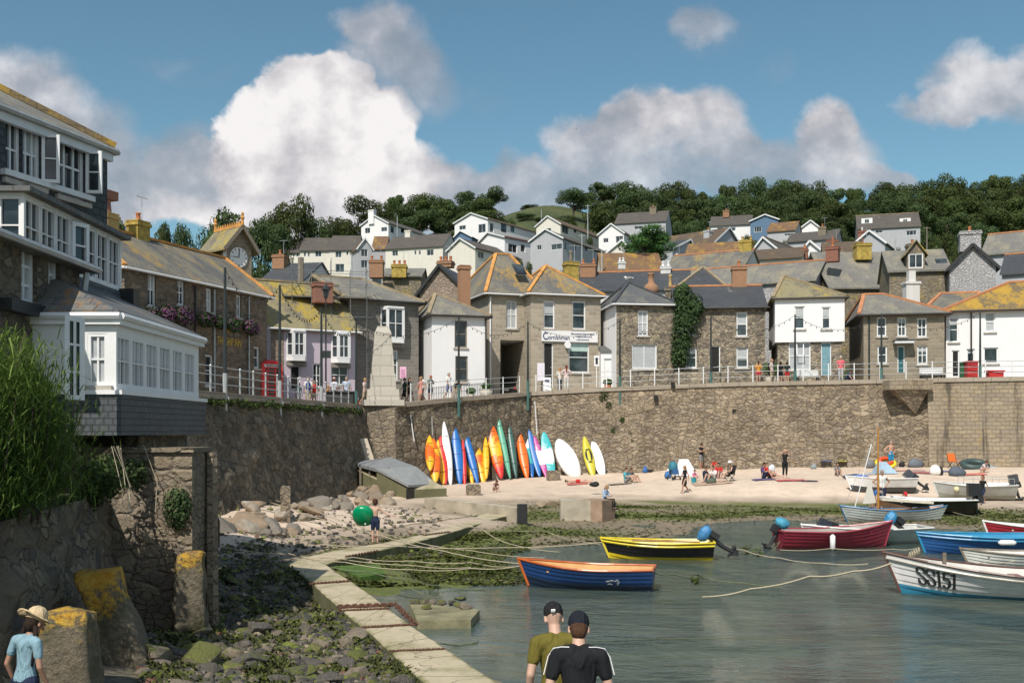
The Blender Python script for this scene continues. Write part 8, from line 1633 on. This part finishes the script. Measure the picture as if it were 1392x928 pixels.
# --- on the promenade
PP = [(352,60.9,'walk',1.62,dict(top=(.45,.45,.50),bot=RD_,leg=1.2,hair=BLD,bag=K_),'pedestrian with a black rucksack beside the phone box',.5),(359,60.4,'stand',1.70,dict(top=GY,bot=K_,leg=1.9,hair=DBR),'grey haired pedestrian in grey beside the phone box',-.4),
 (406,62.6,'stand',1.42,dict(top=TEAL,bot=(.55,.55,.55),leg=.6,hair=DBR,child=True),'child in mint t-shirt leaning at the quay railing',PI),(419,62.8,'stand',1.78,dict(top=W_h,bot=BEI,leg=.9,hair=(.3,.25,.2),bag=(.02,.06,.24)),'man in white with a bright blue rucksack at the railing',PI+.2),(427,63.4,'stand',1.62,dict(top=RD_,bot=BEI,leg=.8,hair=BRN),'pedestrian in dark red beside the blue rucksack',.3),
 (446,63.0,'walk',1.25,dict(top=ORA,bot=W_h,leg=.6,hair=BLD,child=True),'small child in orange near the street lamp',1.2),(454,62.8,'stand',1.70,dict(top=(.60,.62,.70),bot=K_,leg=1.8,hair=BRN,hat=(.6,.35,.35)),'pedestrian in pale lilac shirt by the dark stall table',PI-.3),(471,62.6,'stand',1.72,dict(top=(.42,.48,.60),bot=K_,leg=1.8,hair=GY),'pedestrian in pale blue shirt left of the monument',.3),(496,64.5,'walk',1.72,dict(top=(.60,.50,.48),bot=BEI,leg=.9,hair=BLD),'pedestrian in patterned shirt emerging behind the monument',1.3),
 (550,65.5,'walk',1.70,dict(top=GRE,bot=K_,leg=.8,hair=DBR,shoe=W_h),'woman in dark green beside the pink notice',-1.2),(557,65.7,'walk',1.68,dict(top=K_,bot=BRN,leg=.6,hair=BRN,hairlen=.08),'woman in black with auburn hair beside the pink notice',1.2),(574,66.6,'walk',1.75,dict(top=W_h,bot=NV,leg=1.2,hair=DBR),'man in white walking behind the woman in the pink dress',-.9),(572,65.9,'walk',1.62,dict(top=(.62,.26,.22),dress=True,hair=BLD,hairlen=.06,female=True),'woman in pink patterned dress strolling by the white cottage',-.9),(585,66.2,'phone',1.66,dict(top=(.16,.20,.18),bot=NV,leg=.7,hair=(.35,.10,.03),skin='d'),'red haired pedestrian in green looking at a phone',.8),
 (610,67.6,'walk',1.74,dict(top=W_h,bot=(.12,.15,.28),leg=.8,hair=(.32,.3,.28)),'man in white polo and denim shorts by the white cottage',.9),(619,67.9,'bend',1.55,dict(top=K_,bot=BEI,leg=1.5,hair=DBR),'person in black bending over beside the black pole',.9),
 (761,72.9,'stand',1.64,dict(top=(.62,.55,.50),bot=(.03,.04,.07),leg=1.9,hair=(.42,.20,.09),hairlen=.08,female=True),'blonde woman in cream top and jeans outside the shop',PI),(770,72.7,'hips',1.76,dict(top=(.62,.48,.48),bot=(.66,.64,.62),leg=1.9,hair=(.16,.035,.02),hairlen=.22,female=True,shoe=BEI),'tall woman in white trousers with long auburn hair outside the shop',PI),
 (1031,71.9,'stand',1.60,dict(top=ORA,bot=(.55,.05,.10),leg=.45,hair=BRN,hairlen=.06,female=True),'girl in orange top and pink shorts at the white posts',PI-.2),(1049,71.9,'stand',1.72,dict(top=(.55,.45,.45),bot=BEI,leg=1.6,hair=(.40,.2,.12),bag=K_),'pedestrian in pale check shirt with a dark rucksack',1.0),(1061,71.8,'stand',1.48,dict(top=K_,bot=K_,leg=.7,hair=DBR,child=True),'teenager in black left of the black pole',PI+.2),(1070,71.8,'stand',1.48,dict(top=(.02,.03,.03),bot=RD_,leg=.6,hair=BRN,child=True),'teenager in black top and dark red shorts by the black pole',PI-.2),
 (1143,70.6,'stand',1.76,dict(top=(.62,.13,.16),bot=(.45,.45,.46),leg=1.8,hair=(.5,.47,.44),shoe=W_h),'bald man in coral shirt leaning on the white railing',-.3),(1153,71.0,'crouch',1.6,dict(top=(.03,.05,.13),bot=NV,leg=1.5,hair=DBR),'person in navy sitting low beside the coral shirt',.5)]
for px, d, pz, h, kw, lb, fc in PP: person(lb, road(px, d), fc, pz, h, kw.pop('skin', 'a'), **{**dict(sleeve=.6), **kw})
# stall table by the monument
p = road(462, 62.3); r_ = empty('stall_table', p, 0, 'dark covered stall table at the railing left of the monument', 'table'); MB().prism([(-.85,-.3,.0),(.85,-.3,.0),(.85,.3,.0),(-.85,.3,.0)], (0,0,.78)).build('cloth', plain((.03,.032,.035), .8, .2, 3, .4), r_); MB().box(-.95,-.4,.781,.95,.4,.84).build('table_top', M['black'], r_)
p = road(485, 62.6)
for i, (dx, lb) in enumerate([(0,'red and white traffic cone left of the monument foot')]):
    r_ = empty('traffic_cone', p+V((dx,0,0)), 0, lb, 'cone'); MB().lathe([(.16,0),(.13,.25),(.10,.45),(.05,.75),(.02,.78)], n=12).build('cone', plain((.65,.06,.02), .5), r_); MB().lathe([(.128,.30),(.098,.48)], n=12).build('band', M['white'], r_); MB().box(-.22,-.22,-.01,.22,.22,.03).build('base', M['black'], r_)
# ================================================================== BEACH THINGS
def chairb(px, py, c, lb, rz=0):
    p = beach(px, py); r_ = empty('folding_chair', p, rz, lb, 'chair'); mb = MB()
    for s_ in (-1,1): mb.bar((s_*.28,-.22,0),(s_*.28,.24,.42),.03); mb.bar((s_*.28,.24,0),(s_*.28,-.22,.42),.03); mb.bar((s_*.28,.2,.40),(s_*.28,.36,.92),.03)
    mb.bar((-.28,-.22,.2),(.28,.24,.2),.02); mb.build('frame', M['black'], r_); MB().obox((0,0,.41),(.27,0,0),(0,.24,0),(0,0,.012)).build('seat', plain(c, .8), r_); MB().obox((0,.28,.66),(.27,0,0),(0,.015,0),(0,.07,.25)).build('backrest', plain(c, .8), r_)
chairb(990,654,K_,'black folding chair under the lounging woman in the sun hat', -1.0); chairb(1123,634,(.04,.10,.38),'empty blue folding chair beneath the wall',.2); chairb(1145,634,(.50,.48,.06),'empty yellow green folding chair beneath the wall',-.2); chairb(1297,636,(.62,.14,.02),'low orange folding chair at the right of the beach',.2)
def lumps(name, px, py, parts, lb, cat, group=None):
    p = beach(px, py); r_ = empty(name, p, rnd.uniform(-.3,.3), lb, cat, group)
    for nm, (x,y,z), (a,b_,c), col in parts: mb = MB(); mb.ell((x,y,z), (a,b_,c), 12, 8); [mb.v.__setitem__(i, V((v.x*(1+.15*mnoise.noise(v*6)), v.y, max(0, v.z)*(1+.2*mnoise.noise(v*5+V((3,0,0))))))) for i, v in enumerate(mb.v)]; mb.build(nm, plain(col, .8, .2, 6, .3), r_, smooth=True, uv=False)
    return r_
lumps('beach_bag', 1049,641,[('body',(0,0,.2),(.22,.14,.26),(.55,.60,.66))],'pale bag beside the purple wrap','bag'); lumps('beach_bag', 877,637,[('body',(0,0,.16),(.2,.14,.2),BLU),('strap',(0,0,.38),(.10,.02,.08),BLU)],'small bright blue bag below the wall','bag'); lumps('rucksack', 884,638,[('body',(0,0,.1),(.2,.14,.12),K_)],'dark bag beside the small blue bag','bag'); lumps('rucksack', 808,672.5,[('body',(0,0,.14),(.28,.14,.15),K_)],'black rucksack on the low sea wall left of the reading girl','bag').location.z = .95
for (px,py,ps,lb) in [(1183,636,[('body',(0,0,.22),(.32,.2,.28),(.15,.16,.18))],'dark grey bag left of the inflatable boat'),(1245,635,[('body',(0,0,.2),(.55,.25,.34),(.12,.14,.17))],'wide dark rucksack heap under the wall'),(1226,634,[('body',(0,0,.16),(.22,.2,.24),K_)],'small black bag right of the blue shorts man'),(1272,645,[('body',(0,0,.2),(.36,.26,.34),W_h),('flap',(.22,0,.18),(.2,.2,.34),K_)],'white and black changing bag at the right'),(1301,647,[('body',(0,0,.2),(.5,.3,.32),(.08,.10,.13))],'dark slumped bag at the right of the beach'),(1160,650,[('body',(0,0,.1),(.6,.3,.16),(.05,.07,.12)),('towel',(.3,-.1,.1),(.5,.3,.13),(.08,.16,.42))],'heap of blue towels and dark clothes'),(1344,633,[('body',(0,0,.2),(.2,.2,.35),K_)],'black bag at the far right under the wall'),(1106,637,[('body',(0,0,.12),(.2,.15,.2),(.25,.28,.3))],'little grey bag left of the blue chair'),(908,650,[('body',(0,0,.2),(.25,.2,.26),(.04,.14,.34)),('pack',(.1,.1,.45),(.15,.12,.2),W_h)],'blue and white beach bags by the pushchair'),(967,657,[('body',(0,0,.12),(.3,.2,.2),(.08,.10,.07))],'dark green bag in front of the family group')]: lumps('beach_bag', px, py, ps, lb, 'bag')
def tent(px, py, w_, h_, c, lb, nm='windbreak'):
    p = beach(px, py); r_ = empty(nm, p, 0, lb, nm.replace('_',' ')); mb = MB(); mb.prism([(-w_,-.4,0),(w_,-.4,0),(w_*.3,.3,h_),(-w_*.5,.3,h_)], (0,.02,.0)); mb.prism([(-w_,-.4,0),(-w_*.5,.3,h_),(-w_,.5,0)], (.02,0,0)); mb.prism([(w_,-.4,0),(w_,.5,0),(w_*.3,.3,h_)], (-.02,0,0)); mb.build('canvas', plain(c, .7), r_)
tent(1203,643,.62,.65,(.30,.42,.52),'small blue and white pop up shelter','pop_up_shelter'); tent(1352,634,.55,.55,(.16,.34,.55),'little blue shelter at the far right under the wall','pop_up_shelter'); tent(932,646,.75,1.05,(.66,.66,.68),'white sloping sun sheet behind the toddler','sun_sheet')
p = beach(1204,637); r_ = empty('inflatable_boat', p, 0, 'red and yellow inflatable boat propped under the wall', 'inflatable'); 
def ring(rx, ry, z, r, tilt=0): return [V((math.cos(t_)*rx, math.sin(t_)*ry*math.cos(tilt), z+math.sin(t_)*ry*math.sin(tilt))) for t_ in [2*math.pi*k/24 for k in range(25)]]
MB().tube(ring(.58,.32,.36,.14,.9), .12, 8, False).build('tube', plain((.60,.50,.03), .4), r_, smooth=True); MB().tube(ring(.40,.22,.5,.12,.9), .11, 8, False).build('inner_tube', plain((.70,.08,.02), .4), r_, smooth=True)
p = beach(1325,637); r_ = tag(MB().tube(ring(.7,.5,.25,.2,.35), .2, 8, False).build('rubber_ring', plain((.04,.07,.07), .5), smooth=True), 'dark rubber ring beside the bare backed person', 'rubber ring'); r_.location = p
p = beach(916,652); r_ = empty('pushchair', p, .3, 'blue green pushchair with a rounded hood', 'pushchair'); MB().ell((0,.1,.75),(.28,.3,.36),12,8).build('hood', plain((.03,.17,.24), .7), r_, smooth=True); MB().obox((0,0,.5),(.2,0,0),(0,.25,0),(0,.05,.16)).build('seat', plain((.02,.09,.22), .7), r_); mb = MB()
for s_ in (-.22,.22): mb.bar((s_,-.35,.1),(s_,.2,.6),.03); mb.bar((s_,.35,.1),(s_,-.1,.6),.03)
mb.build('frame', M['black'], r_)
for x in (-.24,.24):
    for y in (-.36,.36): MB().tube([(x-.02,y,.1),(x+.02,y,.1)], .1, 10).build('wheel', M['black'], r_)
p = beach(943,656); r_ = empty('bucket', p, 0, 'turquoise toy bucket in front of the toddler', 'bucket'); MB().lathe([(.12,0),(.16,.28),(.175,.29),(.15,.27),(.10,.02)], n=14).build('bucket_body', plain((.02,.30,.38), .4), r_); MB().tube([V((math.cos(t_)*.16,0,.28+math.sin(t_)*.14)) for t_ in [math.pi*k/10 for k in range(11)]], .01, 4).build('handle', M['white'], r_)
for (px, py, w_, d_, rz, c, lb) in [(1222,640,.9,.5,.1,(.55,.06,.10),'red towel right of the blue shelter'),(1246,640,.8,.5,-.1,(.52,.10,.25),'pink towel before the dark rucksack heap'),(1100,654,.7,.28,.05,(.04,.04,.06),'black bodyboard lying alone on the sand'),(1075,653,1.2,.5,.0,(.45,.10,.10),'thin red towel beside the standing woman'),(1038,652,.9,.5,.1,(.10,.08,.18),'purple mat under the seated pair'),(785,658,.95,.5,.05,(.45,.12,.10),'red towel under the sunbather'),(1168,651,1.0,.5,.1,(.60,.20,.24),'pink striped towel beside the clothes heap'),(1255,643,1.3,.6,0,(.30,.08,.08),'dark red rug in the right crowd'),(1320,645,1.2,.5,.1,(.55,.16,.12),'salmon towel before the dark ring'),(968,657,1.6,.7,0,(.42,.30,.22),'tan rug under the family group'),(843,658,1.0,.5,.1,(.20,.17,.14),'brown towel left of the turquoise shirt'),(1285,641,.7,.4,.2,(.10,.14,.30),'navy towel near the orange chair'),(1188,644,.7,.4,-.2,(.35,.38,.42),'grey towel left of the blue shelter')]:
    p = beach(px, py); mb = MB(); k = 8; N_ = []
    for j in range(5):
        for i in range(k+1): x, y = lerp(-w_,w_,i/k)*.68, lerp(-d_,d_,j/4)*.8; q = Matrix.Rotation(rz,3,'Z') @ V((x,y,0)); X, Y = p.x+q.x, p.y+q.y; mb.v.append(V((X-p.x, Y-p.y, bz(X,Y)-p.z+.045+.03*mnoise.noise(V((X*3,Y*3,0))))))
    for j in range(4):
        for i in range(k): a = j*(k+1)+i; mb.f.append((a,a+1,a+k+2,a+k+1))
    o = tag(mb.build('beach_towel' if 'board' not in lb else 'bodyboard', plain(c, .9, .25, 5, .3), uv=False), lb, 'towel' if 'board' not in lb else 'bodyboard'); o.location = p
